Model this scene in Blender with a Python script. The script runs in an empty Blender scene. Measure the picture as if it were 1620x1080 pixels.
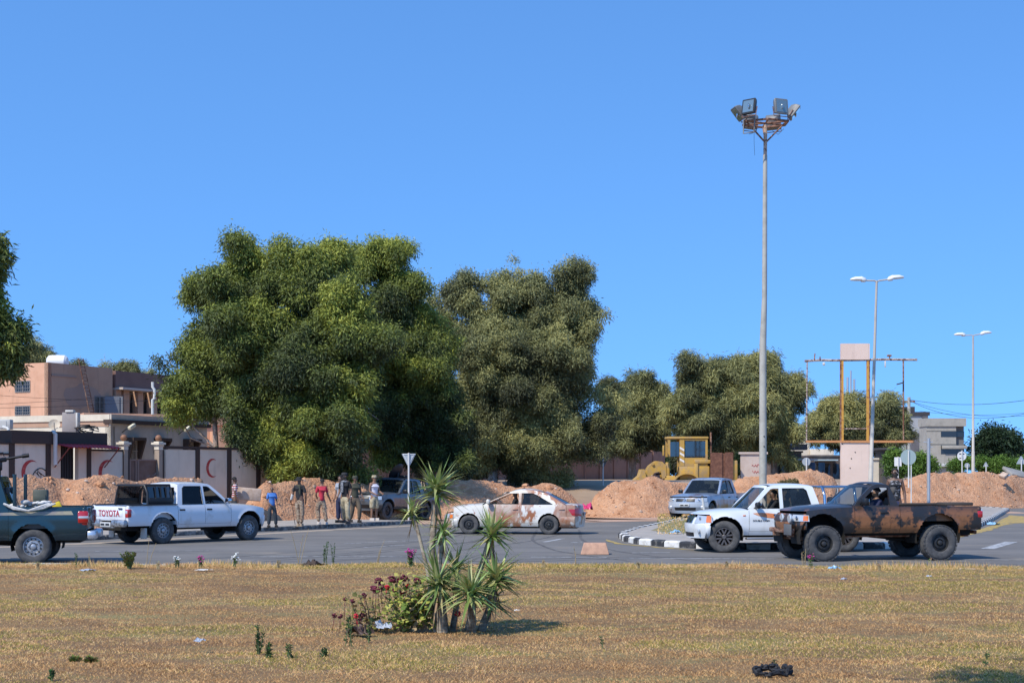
import bpy, math, random
import numpy as np
from mathutils import Vector, Matrix, noise
from mathutils.geometry import tessellate_polygon
R = math.radians
random.seed(7)
rng = np.random.default_rng(11)
SC = bpy.context.scene
COL = SC.collection
# ------------------------------------------------------------------ camera
F, HZ, CH = 2400.0, 752.0, 1.87           # focal length in photo pixels, horizon row, eye height
cam_d = bpy.data.cameras.new('camera'); cam = bpy.data.objects.new('camera', cam_d); COL.objects.link(cam)
cam.location = (0, 0, CH); cam.rotation_euler = (R(90), 0, 0)
cam_d.sensor_width = 36; cam_d.lens = 36*F/1620; cam_d.shift_y = (HZ-540)/1620
cam_d.clip_start = .1; cam_d.clip_end = 6000
SC.camera = cam
# ------------------------------------------------------------------ sky and sun
SUN_AZ, SUN_EL = 48, 49                    # sun to the left and behind the camera
world = bpy.data.worlds.new('World'); SC.world = world; world.use_nodes = True
wn = world.node_tree; bg = wn.nodes['Background']
sky = wn.nodes.new('ShaderNodeTexSky'); sky.sky_type = 'NISHITA'; sky.sun_disc = False
sky.sun_elevation = R(SUN_EL); sky.sun_rotation = R(180+90-SUN_AZ)
sky.altitude = 0; sky.air_density = 1.15; sky.dust_density = .25; sky.ozone_density = 4.2
hs = wn.nodes.new('ShaderNodeMix'); hs.data_type = 'RGBA'; hs.blend_type = 'MULTIPLY'; hs.inputs[0].default_value = 1; hs.inputs[7].default_value = (.90, 1.40, 1.84, 1)   # deep clear blue of a dry summer day
# read the sky some way above the true horizon so it stays clear blue down to the rooftops
wtc = wn.nodes.new('ShaderNodeTexCoord'); wsp = wn.nodes.new('ShaderNodeSeparateXYZ'); wcb = wn.nodes.new('ShaderNodeCombineXYZ'); wma = wn.nodes.new('ShaderNodeMath'); wma.operation = 'MULTIPLY_ADD'
wma.inputs[1].default_value = 1.0; wma.inputs[2].default_value = .235
wn.links.new(wtc.outputs['Generated'], wsp.inputs[0]); wn.links.new(wsp.outputs[0], wcb.inputs[0]); wn.links.new(wsp.outputs[1], wcb.inputs[1]); wn.links.new(wsp.outputs[2], wma.inputs[0]); wn.links.new(wma.outputs[0], wcb.inputs[2])
wvn = wn.nodes.new('ShaderNodeVectorMath'); wvn.operation = 'NORMALIZE'; wn.links.new(wcb.outputs[0], wvn.inputs[0]); wn.links.new(wvn.outputs[0], sky.inputs[0])
wn.links.new(sky.outputs[0], hs.inputs[6]); wn.links.new(hs.outputs[2], bg.inputs[0])
bg.inputs[1].default_value = .135
sun_d = bpy.data.lights.new('sun', 'SUN'); sun = bpy.data.objects.new('sun', sun_d); COL.objects.link(sun)
sun_d.energy = 4.6; sun_d.angle = R(.53); sun_d.color = (1, .93, .81)
to_sun = Vector((-math.cos(R(SUN_AZ))*math.cos(R(SUN_EL)), -math.sin(R(SUN_AZ))*math.cos(R(SUN_EL)), math.sin(R(SUN_EL))))
sun.rotation_euler = to_sun.to_track_quat('Z', 'Y').to_euler(); sun.location = to_sun*100
SC.view_settings.view_transform = 'Standard'; SC.view_settings.look = 'None'; SC.view_settings.exposure = 0.0; SC.view_settings.gamma = 1
# ------------------------------------------------------------------ helpers: pixels of the photo to points of the place
def W(px, py, Y): return Vector(((px-810)/F*Y, Y, CH-(py-HZ)/F*Y))
def G(px, py, z=0.0):
    Y = F*(CH-z)/(py-HZ); return Vector(((px-810)/F*Y, Y, z))
def on_line(px, A, d):
    k = (px-810)/F; t = (k*A.y-A.x)/(d.x-k*d.y); return A+d*t
def ZY(py, Y): return CH-(py-HZ)/F*Y
def sstep(a, b, x):
    t = max(0, min(1, (x-a)/(b-a))); return t*t*(3-2*t)
def terr(x, y):
    y0 = 66+22*sstep(14, 27, x)
    return 1.6*sstep(y0, y0+24, y)
# ------------------------------------------------------------------ materials
def lin(c):
    return tuple(((v/255)/12.92 if v/255 <= .04045 else ((v/255+.055)/1.055)**2.4) for v in c)
MC = {}
def mat(name, base, rough=.6, metal=0.0, n=None, bump=None, coat=0, spec=.5, extra=None, alpha=None, trans=None):
    """n = list of (scale, detail, colour2, lo, hi) noise-mixed colours; bump = (scale, strength, distance)"""
    if name in MC: return MC[name]
    m = bpy.data.materials.new(name); m.use_nodes = True; nt = m.node_tree; b = nt.nodes['Principled BSDF']
    b.inputs['Roughness'].default_value = rough; b.inputs['Metallic'].default_value = metal
    b.inputs['Specular IOR Level'].default_value = spec
    if coat: b.inputs['Coat Weight'].default_value = coat; b.inputs['Coat Roughness'].default_value = .08
    tc = nt.nodes.new('ShaderNodeTexCoord'); col = None
    for i, e in enumerate(n or []):
        sc, det, c2, lo, hi = e[:5]
        tx = nt.nodes.new('ShaderNodeTexNoise'); tx.inputs['Scale'].default_value = sc; tx.inputs['Detail'].default_value = det
        tx.inputs['Roughness'].default_value = .65
        mp = nt.nodes.new('ShaderNodeMapping'); mp.inputs['Location'].default_value = (i*3.7, i*1.3, i*5.1)
        if len(e) > 5: mp.inputs['Scale'].default_value = e[5]
        nt.links.new(tc.outputs['Object'], mp.inputs[0]); nt.links.new(mp.outputs[0], tx.inputs[0])
        rp = nt.nodes.new('ShaderNodeMapRange'); rp.inputs[1].default_value = lo; rp.inputs[2].default_value = hi
        nt.links.new(tx.outputs[0], rp.inputs[0])
        mx = nt.nodes.new('ShaderNodeMix'); mx.data_type = 'RGBA'
        nt.links.new(rp.outputs[0], mx.inputs[0])
        if col is None: mx.inputs[6].default_value = (*base, 1)
        else: nt.links.new(col, mx.inputs[6])
        mx.inputs[7].default_value = (*c2, 1); col = mx.outputs[2]
    if col is None: b.inputs['Base Color'].default_value = (*base, 1)
    else: nt.links.new(col, b.inputs['Base Color'])
    if bump:
        tx = nt.nodes.new('ShaderNodeTexNoise'); tx.inputs['Scale'].default_value = bump[0]; tx.inputs['Detail'].default_value = 6
        nt.links.new(tc.outputs['Object'], tx.inputs[0])
        bp = nt.nodes.new('ShaderNodeBump'); bp.inputs['Strength'].default_value = bump[1]; bp.inputs['Distance'].default_value = bump[2]
        nt.links.new(tx.outputs[0], bp.inputs['Height']); nt.links.new(bp.outputs[0], b.inputs['Normal'])
    MC[name] = m; m.diffuse_color = (*base, 1); return m
def glass_mat(name, tint, gloss=.12, clear=.5):
    if name in MC: return MC[name]
    m = bpy.data.materials.new(name); m.use_nodes = True; nt = m.node_tree; nt.nodes.clear()
    out = nt.nodes.new('ShaderNodeOutputMaterial'); tr = nt.nodes.new('ShaderNodeBsdfTransparent'); gl = nt.nodes.new('ShaderNodeBsdfGlossy')
    df = nt.nodes.new('ShaderNodeBsdfDiffuse'); df.inputs[0].default_value = (*[t*.08 for t in tint], 1)
    tr.inputs[0].default_value = (*tint, 1); gl.inputs['Roughness'].default_value = .04
    m0 = nt.nodes.new('ShaderNodeMixShader'); m0.inputs[0].default_value = clear
    nt.links.new(df.outputs[0], m0.inputs[1]); nt.links.new(tr.outputs[0], m0.inputs[2])
    fr = nt.nodes.new('ShaderNodeFresnel'); fr.inputs[0].default_value = 1.5
    ad = nt.nodes.new('ShaderNodeMath'); ad.operation = 'ADD'; ad.use_clamp = True; ad.inputs[1].default_value = gloss
    nt.links.new(fr.outputs[0], ad.inputs[0])
    mx = nt.nodes.new('ShaderNodeMixShader'); nt.links.new(ad.outputs[0], mx.inputs[0])
    nt.links.new(m0.outputs[0], mx.inputs[1]); nt.links.new(gl.outputs[0], mx.inputs[2]); nt.links.new(mx.outputs[0], out.inputs[0])
    MC[name] = m; return m
def attr_mat(name, rough=.6, transl=.25, spec=.3):
    """colour comes from the mesh attribute 'tint' (set per leaf or blade; tree tufts include sunlit tops)"""
    if name in MC: return MC[name]
    m = bpy.data.materials.new(name); m.use_nodes = True; nt = m.node_tree; b = nt.nodes['Principled BSDF']; out = nt.nodes['Material Output']
    a = nt.nodes.new('ShaderNodeAttribute'); a.attribute_name = 'tint'
    nt.links.new(a.outputs['Color'], b.inputs['Base Color']); b.inputs['Roughness'].default_value = rough; b.inputs['Specular IOR Level'].default_value = spec
    if transl:
        t = nt.nodes.new('ShaderNodeBsdfTranslucent'); nt.links.new(a.outputs['Color'], t.inputs[0])
        mx = nt.nodes.new('ShaderNodeMixShader'); mx.inputs[0].default_value = transl
        nt.links.new(b.outputs[0], mx.inputs[1]); nt.links.new(t.outputs[0], mx.inputs[2]); nt.links.new(mx.outputs[0], out.inputs[0])
    MC[name] = m; return m
def plain(name, c, rough=.6, **k): return mat(name, c, rough, **k)
# ------------------------------------------------------------------ mesh builder
def tag(o, label=None, cat=None, group=None, kind=None):
    if label: o['label'] = label
    if cat: o['category'] = cat
    if group: o['group'] = group
    if kind: o['kind'] = kind
    return o
def empty(name, loc=(0, 0, 0), rz=0, label=None, cat=None, group=None, scale=1):
    o = bpy.data.objects.new(name, None); COL.objects.link(o); o.location = loc; o.rotation_euler = (0, 0, rz); o.scale = (scale,)*3
    o.empty_display_size = .2
    return tag(o, label, cat, group)
def link_mesh(name, me, material, parent=None, smooth=None):
    o = bpy.data.objects.new(name, me); COL.objects.link(o)
    if material is not None:
        for m_ in (material if isinstance(material, (list, tuple)) else [material]): me.materials.append(m_)
    if parent: o.parent = parent
    if smooth is not None:
        me.polygons.foreach_set('use_smooth', [True]*len(me.polygons))
        if smooth < 180: me.set_sharp_from_angle(angle=R(smooth))
    return o
class MB:
    def __init__(s): s.v = []; s.f = []; s.m = []; s.mi = 0; s.M = Matrix()
    def add(s, vs, fs):
        k = len(s.v); M = s.M
        s.v += [tuple(M @ Vector(p)) for p in vs]
        s.f += [tuple(i+k for i in f) for f in fs]; s.m += [s.mi]*len(fs); return s
    def box(s, x0, x1, y0, y1, z0, z1, T=None):
        vs = [Vector((x, y, z)) for z in (z0, z1) for y in (y0, y1) for x in (x0, x1)]
        if T is not None: vs = [T @ v for v in vs]
        return s.add(vs, [(0, 2, 3, 1), (4, 5, 7, 6), (0, 1, 5, 4), (2, 6, 7, 3), (0, 4, 6, 2), (1, 3, 7, 5)])
    def rbox(s, x0, x1, y0, y1, z0, z1, r=.02, T=None):
        """box with chamfered vertical and horizontal edges (three stacked rounded rings)"""
        r = min(r, (x1-x0)*.45, (y1-y0)*.45, (z1-z0)*.45); rings = []
        for z, q in ((z0, r), (z0+r*.3, r*.3), (z0+r, 0), (z1-r, 0), (z1-r*.3, r*.3), (z1, r)):
            a, b, c, d = x0+q, x1-q, y0+q, y1-q; e = r
            ring = [(a+e, c, z), (b-e, c, z), (b-.3*e, c+.3*e, z), (b, c+e, z), (b, d-e, z), (b-.3*e, d-.3*e, z), (b-e, d, z), (a+e, d, z), (a+.3*e, d-.3*e, z), (a, d-e, z), (a, c+e, z), (a+.3*e, c+.3*e, z)]
            rings.append([Vector(p) for p in ring])
        if T is not None: rings = [[T @ p for p in q] for q in rings]
        return s.loft(rings)
    def loft(s, rings, cap=True, closed=True):
        n = len(rings[0]); vs = [p for r in rings for p in r]; fs = []
        for i in range(len(rings)-1):
            for j in range(n if closed else n-1):
                a, b = i*n+j, i*n+(j+1) % n; fs.append((a, b, b+n, a+n))
        if cap: fs.append(tuple(range(n))[::-1]); fs.append(tuple((len(rings)-1)*n+j for j in range(n)))
        return s.add(vs, fs)
    def tube(s, pts, rad, n=8, cap=True):
        pts = [Vector(p) for p in pts]; rad = rad if isinstance(rad, (list, tuple)) else [rad]*len(pts); rings = []
        up = None
        for i, p in enumerate(pts):
            d = (pts[min(i+1, len(pts)-1)]-pts[max(i-1, 0)]).normalized()
            if up is None: up = d.orthogonal().normalized()
            up = (up-d*up.dot(d)); up = up.normalized() if up.length > 1e-5 else d.orthogonal().normalized()
            q = d.cross(up); r = rad[i]
            rings.append([p+up*(r*math.cos(2*math.pi*k/n))+q*(r*math.sin(2*math.pi*k/n)) for k in range(n)])
        return s.loft(rings, cap)
    def lathe(s, prof, T=None, n=24, cap=True):
        """profile of (radius, height) about local z"""
        T = T or Matrix(); rings = [[T @ Vector((r*math.cos(2*math.pi*k/n), r*math.sin(2*math.pi*k/n), h)) for k in range(n)] for r, h in prof]
        return s.loft(rings, cap)
    def sph(s, c, r, n=10, m=6):
        c = Vector(c); r = Vector(r) if hasattr(r, '__len__') else Vector((r, r, r)); rings = []
        for i in range(m+1):
            t = math.pi*(i+.02)/(m+.04)
            rings.append([c+Vector((r.x*math.sin(t)*math.cos(2*math.pi*k/n), r.y*math.sin(t)*math.sin(2*math.pi*k/n), -r.z*math.cos(t))) for k in range(n)])
        return s.loft(rings)
    def grid(s, fn, nu, nv, flip=False):
        vs = [fn(i/nu, j/nv) for i in range(nu+1) for j in range(nv+1)]; fs = []
        for i in range(nu):
            for j in range(nv):
                a = i*(nv+1)+j; q = (a, a+1, a+nv+2, a+nv+1); fs.append(q[::-1] if flip else q)
        return s.add(vs, fs)
    def poly(s, outline, holes=(), mp=None, th=None):
        """2-D outline with holes, mapped by mp(a, b, k) to 3-D; k=0 outer face, k=1 inner face when th"""
        loops = [list(outline)]+[list(h) for h in holes]; flat = [p for l in loops for p in l]
        tri = tessellate_polygon([[Vector((p[0], p[1], 0)) for p in l] for l in loops]); n = len(flat)
        vs = [mp(p[0], p[1], 0) for p in flat]; fs = [tuple(t) for t in tri]
        if th:
            vs += [mp(p[0], p[1], 1) for p in flat]; fs += [tuple(i+n for i in t[::-1]) for t in tri]; k = 0
            for l in loops:
                m = len(l)
                for i in range(m): a, b = k+i, k+(i+1) % m; fs.append((a, b, b+n, a+n))
                k += m
        return s.add(vs, fs)
    def build(s, name, material, parent=None, smooth=35, bevel=None, fix=True):
        me = bpy.data.meshes.new(name); me.from_pydata(s.v, [], s.f); me.update()
        if fix and len(s.f) < 60000:
            import bmesh
            bm = bmesh.new(); bm.from_mesh(me); bmesh.ops.remove_doubles(bm, verts=bm.verts, dist=1e-5); 
            if not any(s.m): bmesh.ops.recalc_face_normals(bm, faces=bm.faces)
            bm.to_mesh(me); bm.free()
        if any(s.m) and len(me.polygons) == len(s.m): me.polygons.foreach_set('material_index', s.m)
        o = link_mesh(name, me, material, parent, smooth)
        if bevel:
            b = o.modifiers.new('Bevel', 'BEVEL'); b.width = bevel; b.segments = 2; b.limit_method = 'ANGLE'; b.angle_limit = R(40)
        return o
def quads_mesh(name, P, tint, material, parent=None, nvert=4):
    """P: (N, nvert, 3) array of faces, tint: (N,3)"""
    N = len(P); me = bpy.data.meshes.new(name)
    me.vertices.add(N*nvert); me.vertices.foreach_set('co', np.ascontiguousarray(P, dtype=np.float32).ravel())
    me.loops.add(N*nvert); me.loops.foreach_set('vertex_index', np.arange(N*nvert, dtype=np.int32))
    me.polygons.add(N); me.polygons.foreach_set('loop_start', np.arange(0, N*nvert, nvert, dtype=np.int32))
    try: me.polygons.foreach_set('loop_total', np.full(N, nvert, dtype=np.int32))
    except Exception: pass
    me.update(calc_edges=True)
    a = me.color_attributes.new('tint', 'FLOAT_COLOR', 'POINT')
    c = np.ones((N, nvert, 4), dtype=np.float32); c[:, :, :3] = np.asarray(tint, dtype=np.float32)[:, None, :]
    a.data.foreach_set('color', c.ravel())
    return link_mesh(name, me, material, parent)
def text_obj(name, s, size, material, parent, M, ext=.002, bold=0):
    cu = bpy.data.curves.new(name, 'FONT'); cu.body = s; cu.size = size; cu.extrude = ext; cu.align_x = 'CENTER'; cu.align_y = 'CENTER'; cu.offset = bold
    t = bpy.data.objects.new(name, cu); COL.objects.link(t)
    bpy.context.view_layer.update(); dg = bpy.context.evaluated_depsgraph_get()
    me = bpy.data.meshes.new_from_object(t.evaluated_get(dg)); bpy.data.objects.remove(t)
    me.transform(M); return link_mesh(name, me, material, parent)
def frame(origin, xdir, ydir):
    x = Vector(xdir).normalized(); y = Vector(ydir); y = (y-x*y.dot(x)).normalized(); z = x.cross(y)
    M = Matrix((x, y, z)).transposed().to_4x4(); M.translation = Vector(origin); return M
E1 = Vector((math.cos(R(61)), math.sin(R(61)), 0)); E2 = Vector((-math.sin(R(61)), math.cos(R(61)), 0))   # along the side street, and to its left
# palette
RUST = mat('rust', (.16, .06, .03), .9, n=[(6, 5, (.35, .22, .15), .45, .6)])
BLACK = mat('black_plastic', (.012, .012, .013), .45)
DARK = mat('dark_underbody', (.01, .009, .008), .9)
RUBBER = mat('tyre_rubber', (.055, .055, .056), .85, n=[(9, 4, (.11, .105, .10), .4, .7)], bump=(60, .3, .004))
STEEL = mat('bare_steel', (.35, .35, .36), .35, .8)
CHROME = mat('chrome', (.6, .6, .62), .15, 1)
LAMPG = mat('lamp_glass', (.55, .57, .58), .12, .3, coat=1)
AMBER = mat('amber_lens', (.75, .18, .02), .2, coat=1)
REDL = mat('red_lens', (.45, .012, .012), .2, coat=1)
GLASS = glass_mat('car_glass', (.36, .43, .44), .0, .7)
GDARK = glass_mat('tinted_glass', (.05, .055, .07), .0, .6)
SEAT = mat('seat_fabric', (.09, .085, .08), .9)
# ------------------------------------------------------------------ ground, road, kerbs
KA = G(407, 841); KB = G(661, 828); 
def struct(o): return tag(o, kind='structure')
earth = mat('dry_earth', (.36, .24, .15), .95, n=[(.6, 6, (.28, .2, .13), .4, .65), (.12, 4, (.42, .31, .21), .45, .65)], bump=(8, .5, .05))
mb = MB()
def gfn(u, v):
    x = -900+1800*((u-.5)*abs(u-.5)*2*2/2+.5) if False else 0
    return (x, 0, 0)
xs = [-3000, -1500, -700, -300, -150, -90]+[-70+2.5*i for i in range(57)]+[90, 150, 300, 700, 1500, 3000]
ys = [-300, -60, -20, 0, 10, 20, 30, 40, 50]+[56+2*i for i in range(40)]+[150, 180, 250, 400, 800, 1600, 4500]
vs = [(x, y, terr(x, y)-.02) for x in xs for y in ys]; fs = []
for i in range(len(xs)-1):
    for j in range(len(ys)-1):
        a = i*len(ys)+j; fs.append((a, a+len(ys), a+len(ys)+1, a+1))
mb.add(vs, fs); struct(mb.build('ground', earth, smooth=180))
asph = mat('asphalt', (.142, .130, .114), .88, n=[(.25, 5, (.185, .168, .148), .4, .65), (1.2, 6, (.095, .088, .082), .5, .72, (.3, 1.6, 1)), (.5, 3, (.23, .195, .155), .58, .75), (60, 2, (.18, .178, .175), .55, .8)], bump=(90, .35, .006))
def sheet(name, pts, z, material, kind='structure', sub=None):
    m = MB(); m.poly([(p[0], p[1]) for p in pts], mp=lambda a, b, k: (a, b, z))
    o = m.build(name, material, smooth=None)
    if kind: o['kind'] = kind
    return o
def edge_y(x): return 30.6-.055*x+.12*math.sin(x*1.7)+.1*math.sin(x*.63+1)   # near edge of the road
leftfar = on_line(-300, KA, (KB-KA).normalized()); dK = (KB-KA).normalized()
K0 = KA-dK*22; K1 = KB
road = [(-60, 32.5), (60, 27)]; road += [(60, 92), (20, 92), (10, 68), (-1.5, 68), (K1.x, K1.y), (K0.x, K0.y), (-60, 26)]
road = [(-70, 30.2), (70, 26)]+road[2:-1]+[(-70, K0.y-14)]
road = [(-70, 24), (70, 24), (70, 92), (20, 92), (12, 70), (-1, 70), (K1.x, K1.y), (K0.x, K0.y), (-70, K0.y+2)]
sheet('road', road, .004, asph)
# grass field in front
gm = mat('dry_grass_ground', lin((128, 102, 66)), .95, n=[(.35, 5, lin((104, 76, 46)), .42, .62, (1, 2.2, 1)), (.5, 5, lin((126, 120, 72)), .5, .68, (1, 2.5, 1)), (14, 6, lin((92, 64, 36)), .5, .7), (50, 4, lin((178, 148, 100)), .5, .75)], bump=(40, .8, .03))
mb = MB()
def ff(u, v):
    x = -45+90*u; y0 = edge_y(x)-.25; y = -25+(y0+25)*v
    z = .09+.05*noise.noise(Vector((x*.25, y*.25, 0)))+.03*noise.noise(Vector((x*1.1, y*1.1, 3)))
    z -= .05*sstep(.97, 1, v)
    return (x, y, z)
mb.grid(ff, 220, 120); struct(mb.build('grass_field', gm, smooth=180))
conc = mat('weathered_concrete', (.42, .39, .34), .9, n=[(3, 5, (.3, .27, .22), .45, .65), (.9, 3, (.5, .45, .38), .5, .7)], bump=(25, .3, .01))
mb = MB()
for i in range(-36, 36):
    x = i*1.0
    if random.random() < .12: continue
    y = edge_y(x+.5); a = (edge_y(x+1)-edge_y(x))
    T = Matrix.Translation((x+.5, y, 0)) @ Matrix.Rotation(a, 4, 'Z'); mb.rbox(-.485, .485, -.12, .1, -.05, .05+random.uniform(-.02, .02), .01, T)
struct(mb.build('kerb', conc))
# sand drifts along the edges, painted markings
sand = mat('road_dust', (.42, .33, .24), .95, n=[(1.5, 6, (.3, .25, .19), .4, .65)], bump=(20, .3, .01))
def blobline(pts, w, nz, seed, z=.008):
    m = MB(); rows = []
    rnd = random.Random(seed); P = []
    for i in range(len(pts)-1):
        a, b = Vector(pts[i]), Vector(pts[i+1]); n = max(2, int((b-a).length/.35))
        for k in range(n): P.append(a.lerp(b, k/n))
    P.append(Vector(pts[-1])); vs = []
    for i, p in enumerate(P):
        d = (P[min(i+1, len(P)-1)]-P[max(0, i-1)]).normalized(); q = Vector((-d.y, d.x, 0))
        n1 = w*(.5+.9*abs(noise.noise(Vector((i*.31, seed, 0)))))*min(1, .15+i*.3, .15+(len(P)-1-i)*.3)
        vs += [(p.x-q.x*n1, p.y-q.y*n1, z), (p.x+q.x*nz, p.y+q.y*nz, z)]
    m.add(vs, [(2*i, 2*i+1, 2*i+3, 2*i+2) for i in range(len(P)-1)]); return m
struct(blobline([G(-60, 868), G(150, 859), G(330, 849), G(520, 838), G(661, 831)], .55, .25, 3).build('roadside_sand', sand, smooth=None))
struct(blobline([Vector((x_, edge_y(x_)+.08, 0)) for x_ in range(-40, 41, 2)], .22, .12, 31, .009).build('roadside_sand', sand, smooth=None))
white_p = mat('worn_white_paint', (.5, .5, .49), .8, n=[(6, 6, (.16, .16, .165), .42, .6)])
yellow_p = mat('worn_yellow_paint', (.5, .33, .05), .85, n=[(5, 6, (.2, .17, .12), .42, .62)])
def stripe(a, b, w, material, z=.009, name='road_marking'):
    a = Vector(a); b = Vector(b); d = (b-a).normalized(); q = Vector((-d.y, d.x, 0))*w/2
    m = MB(); m.add([(p.x, p.y, z) for p in (a-q, b-q, b+q, a+q)], [(0, 1, 2, 3)]); return struct(m.build(name, material, smooth=None, fix=False))
for (x0, y0, x1, y1, w) in ((395, 880.5, 700, 880.5, .12), (840, 881, 960, 882, .12), (980, 882.5, 1230, 884, .13), (1040, 893, 1100, 893, .1), (1500, 885, 1640, 886, .1),
                            (150, 872, 330, 871, .1), (545, 860, 690, 853, .1), (860, 857.5, 890, 852, .15), (1000, 874.5, 1060, 874, .12), (905, 858, 925, 857, .12), (1562, 868, 1600, 857, .35), (575, 866, 640, 862, .08)):
    stripe(G(x0, y0), G(x1, y1), w, white_p)
struct(blobline([G(960, 853), G(985, 860), G(1050, 866), G(1120, 871)], .3, -.02, 9, .010).build('yellow_line', yellow_p, smooth=None))
struct(blobline([G(1490, 852), G(1540, 842), G(1590, 826), G(1600, 815)], .5, .1, 12, .010).build('yellow_line', yellow_p, smooth=None))
sheet('yellow_patch', [G(1575, 828), G(1640, 827), G(1640, 818), G(1600, 815), G(1585, 821)], .0095, yellow_p)
tm = mat('tyre_marks', (.075, .07, .066), .9, n=[(3, 5, (.13, .12, .11), .45, .6)])
for k, pts in enumerate((((300, 886), (520, 870), (700, 853), (760, 838)), ((420, 888), (600, 874), (760, 856), (830, 842)), ((1000, 888), (880, 872), (840, 855), (850, 838)), ((700, 889), (1000, 880), (1300, 884), (1500, 893)))):
    for o_ in (0, 1.45):
        P_ = [G(a, b)+Vector((o_, 0, 0)) for a, b in pts]; Q = [P_[0]]
        for i in range(len(P_)-1):
            for t in (.25, .5, .75, 1): Q.append(P_[i].lerp(P_[i+1], t))
        Q = [Q[0]]+[(Q[i-1]+Q[i]*2+Q[i+1])/4 for i in range(1, len(Q)-1)]+[Q[-1]]
        struct(blobline(Q, .06, .05, 40+k, .0062+.0002*k).build('tyre_marks', tm, smooth=None))
# left pavement with kerb
pave = mat('pavement_concrete', (.34, .31, .27), .9, n=[(1.2, 5, (.42, .36, .3), .4, .65), (5, 5, (.26, .235, .2), .5, .7)], bump=(18, .3, .01))
kb_dark = mat('kerb_dark_paint', (.09, .09, .09), .85, n=[(5, 5, (.32, .29, .25), .45, .62)])
kb_yel = mat('kerb_yellow_paint', (.5, .33, .07), .85, n=[(5, 5, (.33, .29, .23), .5, .66)])
kb_wht = mat('kerb_white_paint', (.7, .68, .63), .8, n=[(4, 5, (.4, .36, .3), .5, .68)])
kb_blk = mat('kerb_black_paint', (.03, .03, .032), .75, n=[(5, 5, (.25, .23, .2), .52, .7)])
side = Vector((-dK.y, dK.x, 0))
mb = MB(); L = (K1-K0).length
def pv(u, v):
    p = K0+dK*(L*u)+side*(.3+4.2*v); return (p.x, p.y, .13+.01*noise.noise(Vector((p.x*.8, p.y*.8, 0))))
mb.grid(pv, 60, 4); struct(mb.build('pavement', pave, smooth=180))
mb = MB(); mb.mi = 0; t = 0
kerbL = {'kerb_dark': MB(), 'kerb_yellow': MB()}
i = 0
while t < L:
    p = K0+dK*(t+.5); key = 'kerb_yellow' if (i % 4 in (1,) and t < 21) else 'kerb_dark'
    T = frame(p, dK, side); kerbL[key].rbox(-.49, .49, 0, .3, -.05, .14, .02, T); t += 1; i += 1
for k, m_ in kerbL.items(): struct(m_.build(k, kb_dark if k == 'kerb_dark' else kb_yel))
# traffic island
isl = [G(978, 850), G(986, 856), G(1010, 861), G(1050, 864.5), G(1100, 867.5), G(1180, 869), G(1300, 869), G(1400, 868), G(1440, 864), G(1490, 851), G(1550, 834), G(1574, 822), G(1597, 808), G(1560, 805), G(1300, 808), G(1098, 819), G(1060, 828), G(1000, 842)]
def ring_pts(pts, step):
    out = []
    for i in range(len(pts)):
        a, b = pts[i], pts[(i+1) % len(pts)]; n = max(1, round((b-a).length/step))
        out += [a.lerp(b, k/n) for k in range(n)]
    return out
def inset(pts, d):
    n = len(pts); out = []
    for i in range(n):
        t = (pts[(i+1) % n]-pts[i-1]).normalized(); out.append(pts[i]+Vector((-t.y, t.x, 0))*d)
    return out
dense = ring_pts(isl, .62)
inner = inset(dense, .22)
sheet('island_paving', [(p.x, p.y) for p in inner], .15, pave)
kw, kk = MB(), MB()
for i in range(len(dense)):
    a, b = dense[i], dense[(i+1) % len(dense)]; c, d = inner[i], inner[(i+1) % len(dense)]
    e = .03; a2, b2 = a.lerp(b, e), a.lerp(b, 1-e); c2, d2 = c.lerp(d, e), c.lerp(d, 1-e); q = (c2-a2)*.25
    m_ = kw if i % 2 else kk
    m_.loft([[Vector((p.x, p.y, -.02)) for p in (a2, b2, d2, c2)], [Vector((p.x, p.y, .13)) for p in (a2, b2, d2, c2)],
             [Vector((p.x, p.y, .17)) for p in (a2+q, b2+q, d2, c2)]])
struct(kw.build('kerb_white', kb_wht)); struct(kk.build('kerb_black', kb_blk))
gi = mat('island_grass_ground', (.22, .19, .08), .95, n=[(2, 5, (.3, .24, .13), .4, .6), (.8, 4, (.16, .17, .06), .5, .7)], bump=(30, .6, .03))
mb = MB()
isg = [G(1030, 846.5), G(1110, 853), G(1260, 855), G(1400, 855), G(1440, 848), G(1500, 832), G(1530, 815), G(1330, 812), G(1120, 822), G(1062, 832)]
sheet('island_soil', [(p.x, p.y) for p in ring_pts(isg, 2)], .156, gi)
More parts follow.
